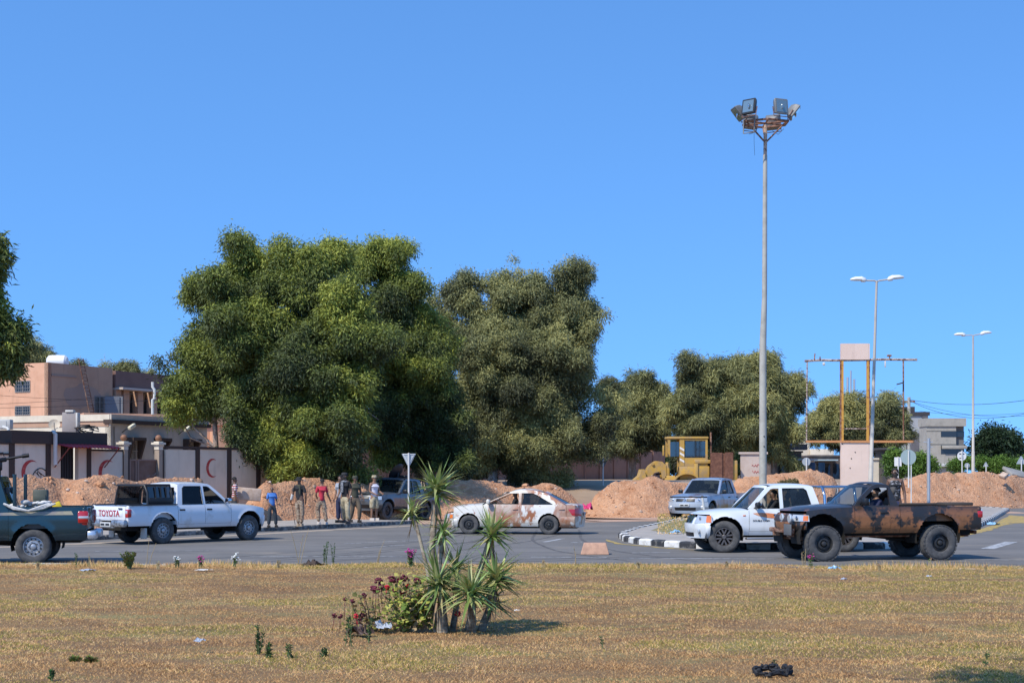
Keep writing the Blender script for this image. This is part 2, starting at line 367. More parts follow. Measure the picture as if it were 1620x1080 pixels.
# ------------------------------------------------------------------ dirt mounds
dirt = mat('red_brown_dirt', (.55, .285, .15), .95, n=[(.45, 5, (.60, .37, .235), .5, .68), (1.3, 6, (.42, .195, .095), .45, .62), (4, 6, (.62, .36, .21), .48, .68), (22, 4, (.43, .22, .115), .5, .66)], bump=(11, 1.0, .10))
rockm = mat('pale_rubble', (.55, .42, .33), .95, n=[(5, 4, (.42, .3, .22), .4, .6)])
def mound(label, crest, seed, slope=1.25, foot=None, base=0, rough=.13, back=2.2):
    """crest: list of (px, py, Y) of the skyline; rows run from the front foot over the crest to the back foot"""
    P = []
    for i in range(len(crest)-1):
        a, b = crest[i], crest[i+1]; A, B = W(*a), W(*b); n = max(1, int((B-A).length/.14))
        for k in range(n): P.append(A.lerp(B, k/n))
    P.append(W(*crest[-1])); nv = 64; vs = []; n = len(P)
    # smooth
    Z = [p.z for p in P]
    for _ in range(6): Z = [Z[0]]+[(Z[i-1]+2*Z[i]+Z[i+1])/4 for i in range(1, n-1)]+[Z[-1]]
    for i, p in enumerate(P):
        e = min(i, n-1-i)*.14; k = min(1, e/1.3)**.7
        view = Vector((p.x, p.y, 0)).normalized(); wob = .5*noise.noise(Vector((i*.05, seed, 1)))
        hgt = max(.05, (Z[i]-base)*k)
        for j in range(nv+1):
            v = j/nv*2-1; wd = (hgt*slope+.5+wob) if v < 0 else hgt*slope*.8+back*.4
            q = Vector((p.x, p.y, 0))+view*(wd*v)
            f = 1-abs(v)**1.25; f = f-.10*math.sin(f*math.pi*1.0)*(v < 0)
            z = base+hgt*f
            N = Vector((q.x*.8, q.y*.8, seed)); s = (1-abs(v)**4)
            z += s*rough*(noise.fractal(N, 1.0, 2.1, 4)*.8+.6*noise.fractal(N*3.4, .9, 2.0, 4)-.0)
            c = noise.noise(Vector((q.x*5.5, q.y*5.5, seed+3))); z += s*.05*max(0, c-.1)+s*.03*noise.noise(Vector((q.x*13, q.y*13, seed)))
            if abs(v) > .97: z = base-.12
            vs.append((q.x, q.y, z-.02))
    m = MB(); fs = [(i*(nv+1)+j, i*(nv+1)+j+1, (i+1)*(nv+1)+j+1, (i+1)*(nv+1)+j) for i in range(n-1) for j in range(nv)]
    m.add(vs, [f[::-1] for f in fs]); rnd = random.Random(seed)
    # stones and clods, on the surface
    for _ in range(int(n*3.4)):
        k = rnd.randrange(0, len(vs)); c = Vector(vs[k]); r = rnd.choice([.025, .03, .04, .05, .07, .09]) if rnd.random() < .985 else .17
        rings = []
        for ii in range(5):
            t = math.pi*(ii+.3)/4.6; rings.append([c+Vector((r*math.sin(t)*math.cos(a)*rnd.uniform(.7, 1.2), r*math.sin(t)*math.sin(a)*rnd.uniform(.7, 1.2), -r*.7*math.cos(t))) for a in [x*math.pi/3 for x in range(6)]])
        m.mi = 1 if rnd.random() < .22 else 0
        m.loft(rings)
    return tag(m.build('dirt_mound', [dirt, rockm], smooth=50, fix=False), label, 'dirt mound', 'bulldozed earth banks blocking the side streets')
mound('long reddish earth bank in front of the white compound wall at far left', [(-60, 752, 47), (20, 752, 48), (60, 750, 49), (100, 757, 50), (130, 755, 50), (175, 752, 51), (225, 760, 52.5), (270, 753, 54), (310, 753, 55.5), (350, 772, 57)], 1)
mound('earth bank behind the group of men, rising to a peak', [(366, 775, 59.5), (400, 764, 60), (440, 762, 61), (470, 756, 62), (500, 752.5, 63), (535, 760, 63.5), (575, 762, 64), (610, 766, 65), (650, 762, 66.5)], 2, slope=1.0)
mound('low earth bank under the eucalyptus trees behind the yucca and saloon car', [(640, 768, 67), (690, 760, 67.5), (735, 757, 68), (780, 760, 68.5), (815, 772, 69), (840, 765, 69.5), (870, 763, 70), (905, 777, 70.5), (935, 792, 70)], 3)
mound('bare earth bank in front of the yellow wheel loader', [(915, 805, 68), (945, 780, 69), (970, 765, 69.5), (1000, 757, 70), (1040, 754, 70.5), (1075, 765, 71), (1130, 772, 72), (1165, 765, 72.5)], 4)
mound('earth bank between the tall floodlight mast and the pink sign column', [(1130, 770, 76), (1160, 758, 76.5), (1200, 752, 77), (1240, 748, 77.5), (1282, 743, 78), (1310, 751, 78.5), (1350, 762, 79)], 5)
mound('large pale red earth bank at the right end of the road', [(1372, 790, 83), (1410, 768, 84), (1440, 754, 85), (1475, 747, 86), (1510, 748, 87), (1553, 744, 88), (1590, 749, 89), (1640, 760, 91), (1700, 764, 93)], 6, slope=1.45)
# dirt apron spread over the road in front of the banks
apr = mat('dirt_spread', (.50, .31, .21), .95, n=[(1, 6, (.36, .24, .17), .4, .65), (9, 5, (.5, .36, .26), .5, .7)], bump=(15, .5, .02))
def apron(pts, seed):
    return struct(blobline([Vector(p) for p in pts], .5, 7, seed, .012).build('dirt_spread', apr, smooth=None))
apron([G(662, 829), G(760, 828), G(850, 826), G(950, 825.5), G(1060, 823), G(1100, 818)], 21)
apron([G(1100, 815), G(1200, 812), G(1330, 808), G(1560, 806)], 22)
apron([G(1590, 812), G(1640, 812)], 23)
mb = MB()
def bv(u, v):
    p = K0+dK*(L*1.02*u)+side*(4.2+7*v); return (p.x, p.y, .10+.03*noise.noise(Vector((p.x*.8, p.y*.8, 0))))
mb.grid(bv, 60, 10); struct(mb.build('dirt_verge', apr, smooth=180))
# ------------------------------------------------------------------ vehicles
def paint(name, c, rough=.28, **k): return mat(name, c, rough, coat=k.pop('coat', .6), **k)
RIM_S = mat('silver_wheel', (.42, .43, .45), .4, .6, n=[(8, 3, (.25, .24, .22), .5, .7)])
RIM_D = mat('dark_wheel', (.05, .05, .05), .5, .5)
RIM_A = mat('alloy_wheel', (.16, .14, .13), .45, .7)
ALLOYF = mat('polished_alloy', (.6, .58, .55), .3, .8)
def wheel(parent, x, y, r, tw, style, steer=0, hub=None):
    """outer face towards +y when y>0; wheel > tyre, rim"""
    s = 1 if y > 0 else -1
    T = Matrix.Translation((x, y, r)) @ Matrix.Rotation(steer, 4, 'Z') @ Matrix.Rotation(-s*math.pi/2, 4, 'X')
    rr = r*(.56 if style != 'offroad' else .5); h = tw/2
    d = MB(); d.lathe([(rr*.97, -h*.9), (rr*.95, -h*.2), (.03, -h*.15)], T, 20, cap=False)
    o = d.build('wheel', DARK, parent)
    m = MB(); prof = [(rr, -h*.8), (rr+.03, -h*.98), (r*.86, -h), (r*.955, -h*.86), (r, -h*.62)]
    for k in (-.35, 0, .35): prof += [(r, h*(k-.12)), (r*.978, h*(k-.08)), (r*.978, h*(k+.04)), (r, h*(k+.08))]
    prof += [(r, h*.62), (r*.955, h*.86), (r*.86, h), (rr+.03, h*.96), (rr, h*.78)]
    m.lathe(prof, T, 40, cap=False)
    if style == 'offroad':
        for k in range(28):
            a = 2*math.pi*k/28
            for sg in (-1, 1):
                q = T @ Matrix.Rotation(a+sg*.05, 4, 'Z'); m.rbox(r*.93, r*1.015, -.03, .03, sg*h*.55, sg*h*.98) if False else m.box(r*.95, r*1.012, -.032, .032, min(sg*h*.5, sg*h*.97), max(sg*h*.5, sg*h*.97), q)
    m.build('tyre', RUBBER, o, smooth=40)
    g = MB(); mats = [RIM_S, BLACK] if style == 'steel' else [RIM_D, BLACK] if style in ('offroad', 'black') else [RIM_A, BLACK]
    g.lathe([(rr, h*.8), (rr*.96, h*.82), (rr*.93, h*.6), (rr*.9, h*.3)], T, 32, cap=False)
    if style == 'alloy':
        for k in range(6):
            q = T @ Matrix.Rotation(2*math.pi*k/6, 4, 'Z')
            for sg in (-1, 1): g.loft([[q @ Vector(p) for p in ((rr*.15, sg*.03-.016, z0), (rr*.15, sg*.03+.016, z0), (rr*.95, sg*.05+.02, z0), (rr*.95, sg*.05-.02, z0))] for z0 in (h*.45, h*.66)])
        g.lathe([(rr*.26, h*.4), (rr*.26, h*.68), (rr*.2, h*.76), (.001, h*.76)], T, 18, cap=False)
    else:
        zz = h*.5
        g.lathe([(rr*.9, h*.4), (rr*.72, zz*.9), (rr*.62, zz*1.25), (rr*.42, zz*1.3), (rr*.34, zz*.9), (rr*.3, zz*.85)], T, 32, cap=False)
        g.lathe([(rr*.3, zz*.85), (rr*.27, zz*1.6), (rr*.16, zz*1.75), (.001, zz*1.75)], T, 18, cap=False)
        g.mi = 1
        nh = 12 if style == 'steel' else 8
        for k in range(nh):
            q = T @ Matrix.Rotation(2*math.pi*(k+.5)/nh, 4, 'Z') @ Matrix.Translation((rr*.77, 0, zz*1.04))
            g.lathe([(rr*.085, -.004), (rr*.085, .004), (.001, .005)], q, 10, cap=False)
        for k in range(5):
            q = T @ Matrix.Rotation(2*math.pi*k/5, 4, 'Z') @ Matrix.Translation((rr*.46, 0, zz*1.3)); g.lathe([(rr*.05, -.004), (rr*.05, .012), (.001, .012)], q, 8, cap=False)
    g.build('rim', mats, o, smooth=30)
    return o
class Car:
    def __init__(s, name, label, cat, loc, heading, P, scale=1, group='pickup trucks on the junction', z=0, roll=(0, 0)):
        s.P = dict(WB=3.085, fo=.83, ro=1.2, w=.88, zb=.42, zB=1.06, zc=1.06, zf=.86, zr=1.72, xc=.42, xA=-.28, xD=-1.35, xE=-1.62, zbed=1.06, ra=.46, r=.365, tw=.25, d=.3, kind='pickup', doors=2, wt=.66, bump_z=(.42, .7), zarch=None, fl=.02, nose=.1, style='steel', steer=0, xB=None, yw=.74)
        s.P.update(P); P = s.P
        s.root = empty(name, loc, heading, label, cat, group, scale)
        s.root.rotation_euler = (roll[0], roll[1], heading); s.root.location.z += z
        s.xf = P['WB']/2; s.xr = -P['WB']/2; s.XF = s.xf+P['fo']; s.XR = s.xr-P['ro']; s.parts = []
    def zs(s, x):
        P = s.P
        if x >= P['xc']:
            t = (x-P['xc'])/(s.XF-P['xc']); return P['zc']+(P['zf']-P['zc'])*(.25*t+.75*t**2.6)
        if x >= P['xE']: return P['zB']
        if P['kind'] == 'sedan':
            t = (P['xE']-x)/(P['xE']-s.XR); return P['zB']-.05*t**2.5
        return P['zbed']
    def zb(s, x):
        P = s.P
        if x > s.xf+.3: return P['zb']+P['nose']*sstep(s.xf+.3, s.XF, x)
        if x < s.xr-.3: return P['zb']+P.get('tailz', .08)
        return P['zb']
    def hw(s, x, z):
        P = s.P; w = P['w']; 
        t = (z-P['zb'])/(P['zB']-P['zb'])
        y = w-.07*max(0, (.35-t)/.35)**2-.045*max(0, (t-.62)/.38)**2
        f = max(0, (x-(s.XF-P['d']-.55))/(P['d']+.55)); y -= .13*f**2
        if P['kind'] == 'sedan': g = max(0, ((s.XR+.75)-x)/.75); y -= .10*g**2
        else: g = max(0, ((s.XR+.25)-x)/.25); y -= .02*g**2
        for xa in (s.xf, s.xr):
            dd = math.hypot(x-xa, z-P['r']*1.0); y += P['fl']*math.exp(-((dd-P['ra'])/.07)**2)
        return y
    def side_grid(s, mb, x0, x1, sg, za=None, zt=None):
        P = s.P; nx = max(2, int((x1-x0)/.045)); nz = 16; ra = P['ra']; idx = {}; vs = []; ins = set()
        for i in range(nx+1):
            x = x0+(x1-x0)*i/nx
            b = s.zb(x) if za is None else za; t = s.zs(x if x0 < x < x1 else x+(1e-4 if x == x0 else -1e-4)) if zt is None else zt
            for j in range(nz+1):
                z = b+(t-b)*j/nz; xx, zz = x, z
                for xa in (s.xf, s.xr):
                    dx, dz = x-xa, z-P['r']-P.get('arch_up', .04); dd = math.hypot(dx, dz)
                    if dd < ra-.022:
                        ins.add((i, j)); k = ra/max(dd, .05); xx, zz = xa+dx*k, P['r']+P.get('arch_up', .04)+dz*k
                        zz = min(zz, t); 
                idx[i, j] = len(vs); vs.append((xx, sg*s.hw(xx, zz), zz))
        fs = []
        for i in range(nx):
            for j in range(nz):
                c = [(i, j), (i+1, j), (i+1, j+1), (i, j+1)]
                if all(k in ins for k in c): continue
                q = tuple(idx[k] for k in c); fs.append(q if sg < 0 else q[::-1])
        mb.add(vs, fs)
    def front(s, u, z, off=0, rear=False):
        """end surface: u -1..1 across, z up"""
        P = s.P
        if not rear:
            d = P['d']; xs = s.XF-d; wy = s.hw(xs, min(z, P['zf'])); e = abs(u)**2.6
            bulge = P.get('bulge', .05)*math.sin(math.pi*max(0, min(1, (z-P['zb'])/(P['zf']+.02-P['zb']))))-P.get('rake', .10)*max(0, (z-P['zf']+.16)/.2)**1.5*.6
            return Vector((xs+d*(1-e)+bulge*(1-e)+off*(1-.6*e), (wy+off*.9*e)*u, z))
        d = P.get('dr', .16); xs = s.XR+d; wy = s.hw(xs, min(z, P['zB'])); e = abs(u)**3
        b = .04*math.sin(math.pi*max(0, min(1, (z-P['zb'])/(P['zB']-P['zb']))))
        return Vector((xs-d*(1-e)-b*(1-e)-off*(1-.6*e), (wy+off*.9*e)*u, z))
    def patch(s, name, mt, u0, u1, z0, z1, off=.012, rear=False, parent=None, sk=True, shape=None, nu=10, nz=4, smooth=40, mb=None):
        m = mb or MB()
        def f(a, b):
            u = u0+(u1-u0)*a; lo, hi = (z0, z1) if shape is None else shape(a)
            e = min(a, 1-a)*nu; ee = min(b, 1-b)*nz; o = off if (e > .5 and ee > .5) else -.01
            return s.front(u, lo+(hi-lo)*b, o, rear)
        ua = [0, .0001]+[i/nu for i in range(1, nu)]+[.9999, 1]; za = [0, .0001]+[i/nz for i in range(1, nz)]+[.9999, 1]
        def g(a, b, o):
            u = u0+(u1-u0)*a; lo, hi = (z0, z1) if shape is None else shape(a); return s.front(u, lo+(hi-lo)*b, o, rear)
        vs = [g(a, b, -.02 if (a in (0, 1) or b in (0, 1)) else off) for a in ua for b in za]; k = len(za)
        m.add(vs, [(i*k+j, i*k+j+1, (i+1)*k+j+1, (i+1)*k+j) for i in range(len(ua)-1) for j in range(k-1)])
        return m.build(name, mt, parent or s.root, smooth=smooth) if mb is None else None
    def build(s, mt, doorm=None, trim=None, no_glass=(), gl=GLASS):
        P = s.P; root = s.root; trim = trim or BLACK; xE, xc, xA, xD = P['xE'], P['xc'], P['xA'], P['xD']; zB, zr = P['zB'], P['zr']
        body = MB(); xs_end = s.XF-P['d']; xsr = s.XR+(P.get('dr', .16) if P['kind'] == 'sedan' else 0)
        xB = P['xB'] if P['xB'] is not None else (xc-.1-(xc-xE)*.52 if P['doors'] == 2 else None)
        dfront = xc-.02
        for sg in (-1, 1):
            s.side_grid(body, dfront+.004, xs_end, sg)
            s.side_grid(body, xE-.10, dfront-.0, sg, None, None) if False else None
            s.side_grid(body, xsr, xE-.006, sg)
            # sill under the doors
            m = MB(); s.side_grid(m, xE, dfront, sg, P['zb'], P['zb']+.10); body.add(m.v, m.f)
            for (a, b, nm) in (((xB+.004, dfront-.004, 'front_door'), (xE+.004, xB-.004, 'rear_door')) if xB is not None else ((xE+.22, dfront-.004, 'front_door'),)):
                m = MB(); s.side_grid(m, a, b, sg, P['zb']+.105, zB)
                dr = m.build(nm, doorm or mt, root, smooth=60)
                hx = a+.14; hz = zB-.13; hy = s.hw(hx, hz)
                h_ = MB(); h_.rbox(hx-.09, hx+.09, *sorted((sg*(hy-.01), sg*(hy+.03))), hz-.022, hz+.022, .012); h_.build('handle', P.get('handle', BLACK), dr)
            if xB is None:
                m = MB(); s.side_grid(m, xE, xE+.215, sg, P['zb']+.1, zB); body.add(m.v, m.f)
            # wheel-arch return and well
            for xa in (s.xf, s.xr):
                za = P['r']+P.get('arch_up', .04); n = 28; pts = []
                for k in range(n+1):
                    a = -.45+(math.pi+.9)*k/n; x, z = xa+P['ra']*math.cos(a), za+P['ra']*math.sin(a)
                    if z < P['zb']-.02: continue
                    pts.append((x, z))
                vs = []; fs = []
                for x, z in pts:
                    y = s.hw(x, z); vs += [(x, sg*y, z), (x, sg*(y-.05), z)]
                body.add(vs, [(2*i, 2*i+1, 2*i+3, 2*i+2) for i in range(len(pts)-1)])
        # bonnet
        def hood(a, b):
            u = b*2-1; xf_ = s.front(u, P['zf'], 0).x; X = xc+(xf_-xc)*a; Xs = xc+(xs_end-xc)*a
            zc = s.zs(Xs); y = s.hw(Xs, zc)*u; cr = P.get('crown', .05)*(1-abs(u)**3.5)*(1-a**6)
            if abs(u) > .8: cr += 0
            return Vector((X, y, zc+cr-.02*(abs(u) > .999)*0))
        body.grid(hood, 22, 24)
        # nose panel
        body.grid(lambda a, b: s.front(b*2-1, s.zb(s.XF)+(P['zf']-s.zb(s.XF))*a, 0), 12, 24)
        if P['kind'] == 'sedan':
            def boot(a, b):
                u = b*2-1; xr_ = s.front(u, P['zB']-.06, 0, True).x; X = xE+(xr_-xE)*a; Xs = xE+(xsr-xE)*a
                return Vector((X, s.hw(Xs, s.zs(Xs))*u, s.zs(Xs)+.05*(1-abs(u)**3.5)*(1-a**6)))
            body.grid(boot, 14, 20)
            body.grid(lambda a, b: s.front(b*2-1, s.zb(s.XR)+(s.zs(xsr)-s.zb(s.XR))*a, 0, True), 12, 20)
        # greenhouse
        wt = P['wt']; wb_ = s.hw((xc+xE)/2, zB)-.012
        def yg(z): return wb_+(wt-wb_)*((z-zB)/(zr-zB))**1.15 if z > zB else wb_
        def gm_(sg): return lambda a, b, k: (a, sg*(yg(b)-(.05 if k else 0)), b)
        ar = P.get('arch', .015); zre = zr-ar; pw = P.get('pil', .07); lean = (xc-xA)/(zre-zB); lr = (xD-xE)/(zre-zB)
        def xw(z): return xc-lean*(z-zB)     # windscreen line
        def xq(z): return xE+lr*(z-zB)
        out = [(xE, zB-.02), (xc+.0, zB-.02)]+[(xw(zB+(zr-zB)*t)-.03*math.sin(math.pi*t)*-1, zB+(zre-zB)*t) for t in (.25, .5, .75, .93)]+[(xA-.05+(xD-xA+.1)*k_/8, zr-.012-ar*(2*k_/8-1)**2) for k_ in range(9)]+[(xq(zB+(zre-zB)*t), zB+(zre-zB)*t) for t in (.93, .7, .4)]
        lo, hi = zB+.025, zre-.085+ar*.5
        mid = xB if xB is not None else None
        fw = [(xw(lo)-pw*1.7, lo), (xw(lo+.22*(hi-lo))-pw*1.35, lo+.22*(hi-lo)), (xw(hi)-pw*1.05-.03, hi-.02), (xw(hi)-pw*1.05-.10, hi)]
        if mid is not None:
            fw += [(mid+.045, hi), (mid+.045, lo)]
            cq = P.get('cpil', .16)
            rw = [(mid-.045, lo), (mid-.045, hi), (xq(hi)+cq+.06, hi), (xq(hi-.04)+cq, hi-.05), (xq(lo)+cq*1.1, lo)]
            if P.get('rwx'): rw = [(mid-.045, lo), (mid-.045, hi)]+P['rwx']
            holes = [fw, rw]
        else:
            e = xq(lo)+.2; fw += [(e, hi), (e, lo)]; holes = [fw]
        for sg in (-1, 1):
            g = MB(); g.poly(out, [h[::-1] for h in holes], gm_(sg), th=True); body.add(g.v, g.f)
            for hi_, h in enumerate(holes):
                if (sg, hi_) in no_glass: continue
                q = MB(); q.poly(h, mp=lambda a, b, k: (a, sg*(yg(b)-.02), b)); q.build('side_window', GDARK if P.get('dark_rear') and hi_ == 1 else gl, root, smooth=None)
                r_ = MB(); pts = [(a, sg*(yg(b)+.002), b) for a, b in h]; r_.tube(pts+[pts[0]], .009, 5, cap=False); r_.build('window_trim', BLACK, root)
            g = MB(); g.box(xE+.05, xc+.02, *sorted((sg*(wb_-.08), sg*(wb_+.0))), zB-.06, zB-.018); g.build('belt_strip', trim, root)
        # roof
        body.grid(lambda a, b: Vector((xA-.05+(xD-xA+.1)*a+.0, (b*2-1)*yg(zr-.006)*1.0, zr-.012-ar*(a*2-1)**2+.045*(1-abs(b*2-1)**4)*(1-abs(a*2-1)**4*.6))), 12, 16)
        # header over the windscreen so roof and glass meet
        def ws(a, b, o=0): 
            z = zB-.01+(zre-.03-zB)*a; u = b*2-1; x = xw(z)+(P.get('wsb', .12)*(1-a*.6))*(1-u*u)-o; return Vector((x-.0, u*(yg(z)-.035), z+(.03*(1-u**4))*a))
        q = MB(); q.grid(lambda a, b: ws(.06+.86*a, .03+.94*b), 6, 12); q.build('windscreen', gl, root, smooth=180)
        f_ = MB()
        f_.grid(lambda a, b: ws(.92+.10*a, b), 2, 12); body.add(f_.v, f_.f)
        f_ = MB(); f_.grid(lambda a, b: ws(.06*a, b, -.004), 1, 12); f_.build('windscreen_base', BLACK, root)
        for sg in (0, 1):
            f_ = MB(); f_.grid(lambda a, b: ws(a, (.035*b if sg == 0 else 1-.035*b)), 6, 1); body.add(f_.v, f_.f)
        # rear screen
        def rs(a, b):
            z = zB-.01+(zre-.02-zB)*a; u = b*2-1; x = xq(z)-(P.get('rsb', .02)*(1-a*.6))*(1-u*u); return Vector((x, u*(yg(z)-.02), z+(.03*(1-u**4))*a))
        q = MB(); q.grid(lambda a, b: rs(.12+.72*a, .09+.82*b), 6, 12); q.build('rear_window', GDARK if P.get('dark_rear') else gl, root, smooth=180)
        for (a0, a1, b0, b1) in ((0, .12, 0, 1), (.84, 1.02, 0, 1), (.12, .84, 0, .09), (.12, .84, .91, 1)):
            f_ = MB(); f_.grid(lambda a, b: rs(a0+(a1-a0)*a, b0+(b1-b0)*b), 4, 10 if b1-b0 > .5 else 1); body.add(f_.v, f_.f)
        if P['kind'] == 'pickup':
            x0, x1 = s.XR+.03, xE-.03; zf = P['zb']+.28; zt = P['zbed']; wi = P['w']-.14
            yo = s.hw((x0+x1)/2, zt)
            for sg in (-1, 1):
                body.box(x0, x1, *sorted((sg*wi, sg*(yo-.008))), zt-.03, zt+.012)
                body.box(x0, x1, *sorted((sg*(wi-.02), sg*wi)), zf, zt)
                # bulkhead end under the cab
            body.box(x0+.05, x1, -wi, wi, zf-.03, zf)
            body.box(x1-.03, x1, -yo+.01, yo-.01, P['zb']+.1, zt-.035)
            body.box(xE-.0, xE+.02, -wb_, wb_, zf, zB)
            tg = MB(); tg.rbox(s.XR-.02, s.XR+.05, -P['w']+.15, P['w']-.15, zf-.06, zt-.01, .02)
            tg.rbox(s.XR-.028, s.XR+.0, -P['w']+.28, P['w']-.28, zf+.06, zt-.12, .012)
            s.tailgate = tg.build('tailgate', P.get('tail_mat', mt), root)
            for sg in (-1, 1):
                body.rbox(s.XR-.01, s.XR+.08, *sorted((sg*(P['w']-.145), sg*(P['w']-.03))), P['zb']+.12, zt-.01, .02)
                t_ = MB(); t_.rbox(s.XR-.035, s.XR+.10, *sorted((sg*(P['w']-.15), sg*(P['w']-.008))), zf+.04, zt-.09, .02); lamp = t_.build('tail_lamp', REDL, root)
                t_ = MB(); t_.rbox(s.XR-.042, s.XR-.0, *sorted((sg*(P['w']-.135), sg*(P['w']-.03))), zf+.14, zf+.23, .01); t_.build('reverse_lens', LAMPG, lamp)
        else: body.box(xE+.02, xE+.05, -wb_+.05, wb_-.05, P['zb'], zB-.03)
        # body shell part with its own interior closing
        s.body = body.build('body', mt, root, smooth=42)
        # underbody, wells, interior tub
        ub = MB(); zu = P['zb']+.06
        ub.box(s.XR+.15, s.XF-.3, -P['yw']+.16, P['yw']-.16, zu-.12, zu+.06)
        for xa in (s.xf, s.xr):
            for sg in (-1, 1):
                T = Matrix.Translation((xa, sg*(P['w']-.33), P['r']+P.get('arch_up', .04))) @ Matrix.Rotation(math.pi/2, 4, 'X'); n = 20
                rgs = []
                for yy in (-.28, .28):
                    rgs.append([T @ Vector(((P['ra']+.01)*math.cos(a), (P['ra']+.01)*math.sin(a), yy)) for a in [(-.3+(math.pi+.6)*k/n) for k in range(n+1)]])
                ub.loft(rgs, cap=False, closed=False)
                yy = sg*(P['w']-.60); ub.add([(xa-P['ra'], yy, zu), (xa+P['ra'], yy, zu), (xa+P['ra'], yy, zB-.12), (xa-P['ra'], yy, zB-.12)], [(0, 1, 2, 3)])
            ub.tube([(xa, -.62, P['r']), (xa, .62, P['r'])], .05, 8)
            ub.sph((xa, .1, P['r']), (.15, .15, .14), 10, 6)
        ub.tube([(s.xr, .1, P['r']), (s.xf-.4, .05, P['zb']+.02)], .04, 8)
        ub.box(xE, xc, -wb_+.10, wb_-.10, P['zb']+.02, P['zb']+.12)
        ub.box(xc-.02, xc+.03, -wb_+.06, wb_-.06, P['zb']+.05, zB-.03)
        ub.build('underbody', DARK, root)
        it = MB(); it.rbox(xc-.42, xc+.02, -wb_+.08, wb_-.08, zB-.22, zB+.03, .05)
        seats = [(xA-.30, sy) for sy in (-.36, .36)]+([(xD+.30, sy) for sy in (-.38, 0, .38)] if P['doors'] == 2 else [])
        it.build('dashboard', SEAT, root)
        for sx, sy in seats:
            it = MB(); z0 = zB-.42
            it.rbox(sx-.1, sx+.42, sy-.22, sy+.22, z0, z0+.14, .05)
            T = Matrix.Translation((sx-.12, sy, z0+.1)) @ Matrix.Rotation(R(-14), 4, 'Y'); it.rbox(-.06, .06, -.21, .21, 0, .56, .05, T)
            it.rbox(-.045, .045, -.11, .11, .60, .76, .04, T); it.box(-.012, .012, -.05, .05, .5, .62, T)
            it.build('seat', P.get('seatm', SEAT), root)
        T = Matrix.Translation((xc-.42, P.get('drv', .36), zB-.06)) @ Matrix.Rotation(R(-65), 4, 'Y')
        st = MB(); st.tube([T @ Vector((.18*math.cos(a), .18*math.sin(a), 0)) for a in [2*math.pi*k/24 for k in range(25)]], .014, 6, cap=False)
        for a in (0, 2.1, 4.2): st.tube([T @ Vector((0, 0, -.02)), T @ Vector((.17*math.cos(a), .17*math.sin(a), 0))], .014, 6)
        st.build('steering_wheel', BLACK, root)
        # wheels
        for x in (s.xf, s.xr):
            for sg in (-1, 1): wheel(root, x, sg*P['yw'], P['r'], P['tw'], P['style'], P['steer'] if x > 0 else 0)
        # mirrors
        for sg in (-1, 1):
            mx, mz = xc-.22, zB+.08
            m = MB(); m.tube([(mx+.02, sg*wb_, mz-.05), (mx+.02, sg*(wb_+.12), mz-.02)], .02, 6)
            m.rbox(mx-.05, mx+.07, *sorted((sg*(wb_+.06), sg*(wb_+.25))), mz-.05, mz+.11, .04)
            o = m.build('wing_mirror', P.get('mirror', BLACK), root)
            q = MB(); q.rbox(mx-.056, mx-.046, *sorted((sg*(wb_+.08), sg*(wb_+.23))), mz-.03, mz+.09, .004); q.build('mirror_glass', CHROME, o)
        return s
    def bumper(s, mt, z0, z1, off=.05, rear=False, umax=1, name='bumper', wrap=True):
        P = s.P; m = MB(); s.patch(None, None, -umax, umax, z0, z1, off, rear, mb=m, nu=20, nz=5)
        if wrap:
            for sg in (-1, 1):
                xe = (s.XF-P['d']) if not rear else (s.XR+P.get('dr', .16)); xi = s.xf+P['ra']+.02 if not rear else s.xr-P['ra']-.02
                def f(a, b):
                    x = xe+(xi-xe)*a; z = z0+(z1-z0)*b; e = off*.9 if .01 < b < .99 else -.005; return Vector((x, sg*(s.hw(x, z)+e*(1-.5*a)), z))
                m.grid(lambda a, b: f(a, b), 5, 6)
        return m.build(name, mt, s.root, smooth=50)
    def headlamps(s, u0=.55, u1=1.0, z0=.70, z1=.86, shape=None, amber=True):
        for sg in (-1, 1):
            sh = shape or (lambda a: (z0+.02*a, z1))
            o = s.patch('headlight', LAMPG, sg*u0, sg*u1, z0, z1, .014, shape=sh)
            if amber:
                w = u1-u0; s.patch('turn_signal', AMBER, sg*(u0+w*.72), sg*(u0+w*.95), z0+.02, z1-.02, .018, parent=o, nu=4)
            m = MB(); c = s.front(sg*(u0+(u1-u0)*.35), (z0+z1)/2, .02); m.sph(c, ((.02), .05, .05)); m.build('bulb_lens', CHROME, o)
def vloc(px, py, dx=0): g = G(px, py); return g
HEAD = lambda b: math.pi+b      # heading left, turned by b towards the camera (b>0: nose nearer)
def place_axles(pf, pr, near, WB, yw, z=0):
    """ground pixel of the near front and near rear wheel -> centre, heading, fitted wheelbase"""
    A, B = G(*pf, z), G(*pr, z); d = (A-B); h = math.atan2(d.y, d.x); u = d.normalized(); n = Vector((-u.y, u.x, 0))
    n = n if n.y > 0 else -n
    return (A+B)/2+n*yw*(d.length/WB), h, d.length/WB
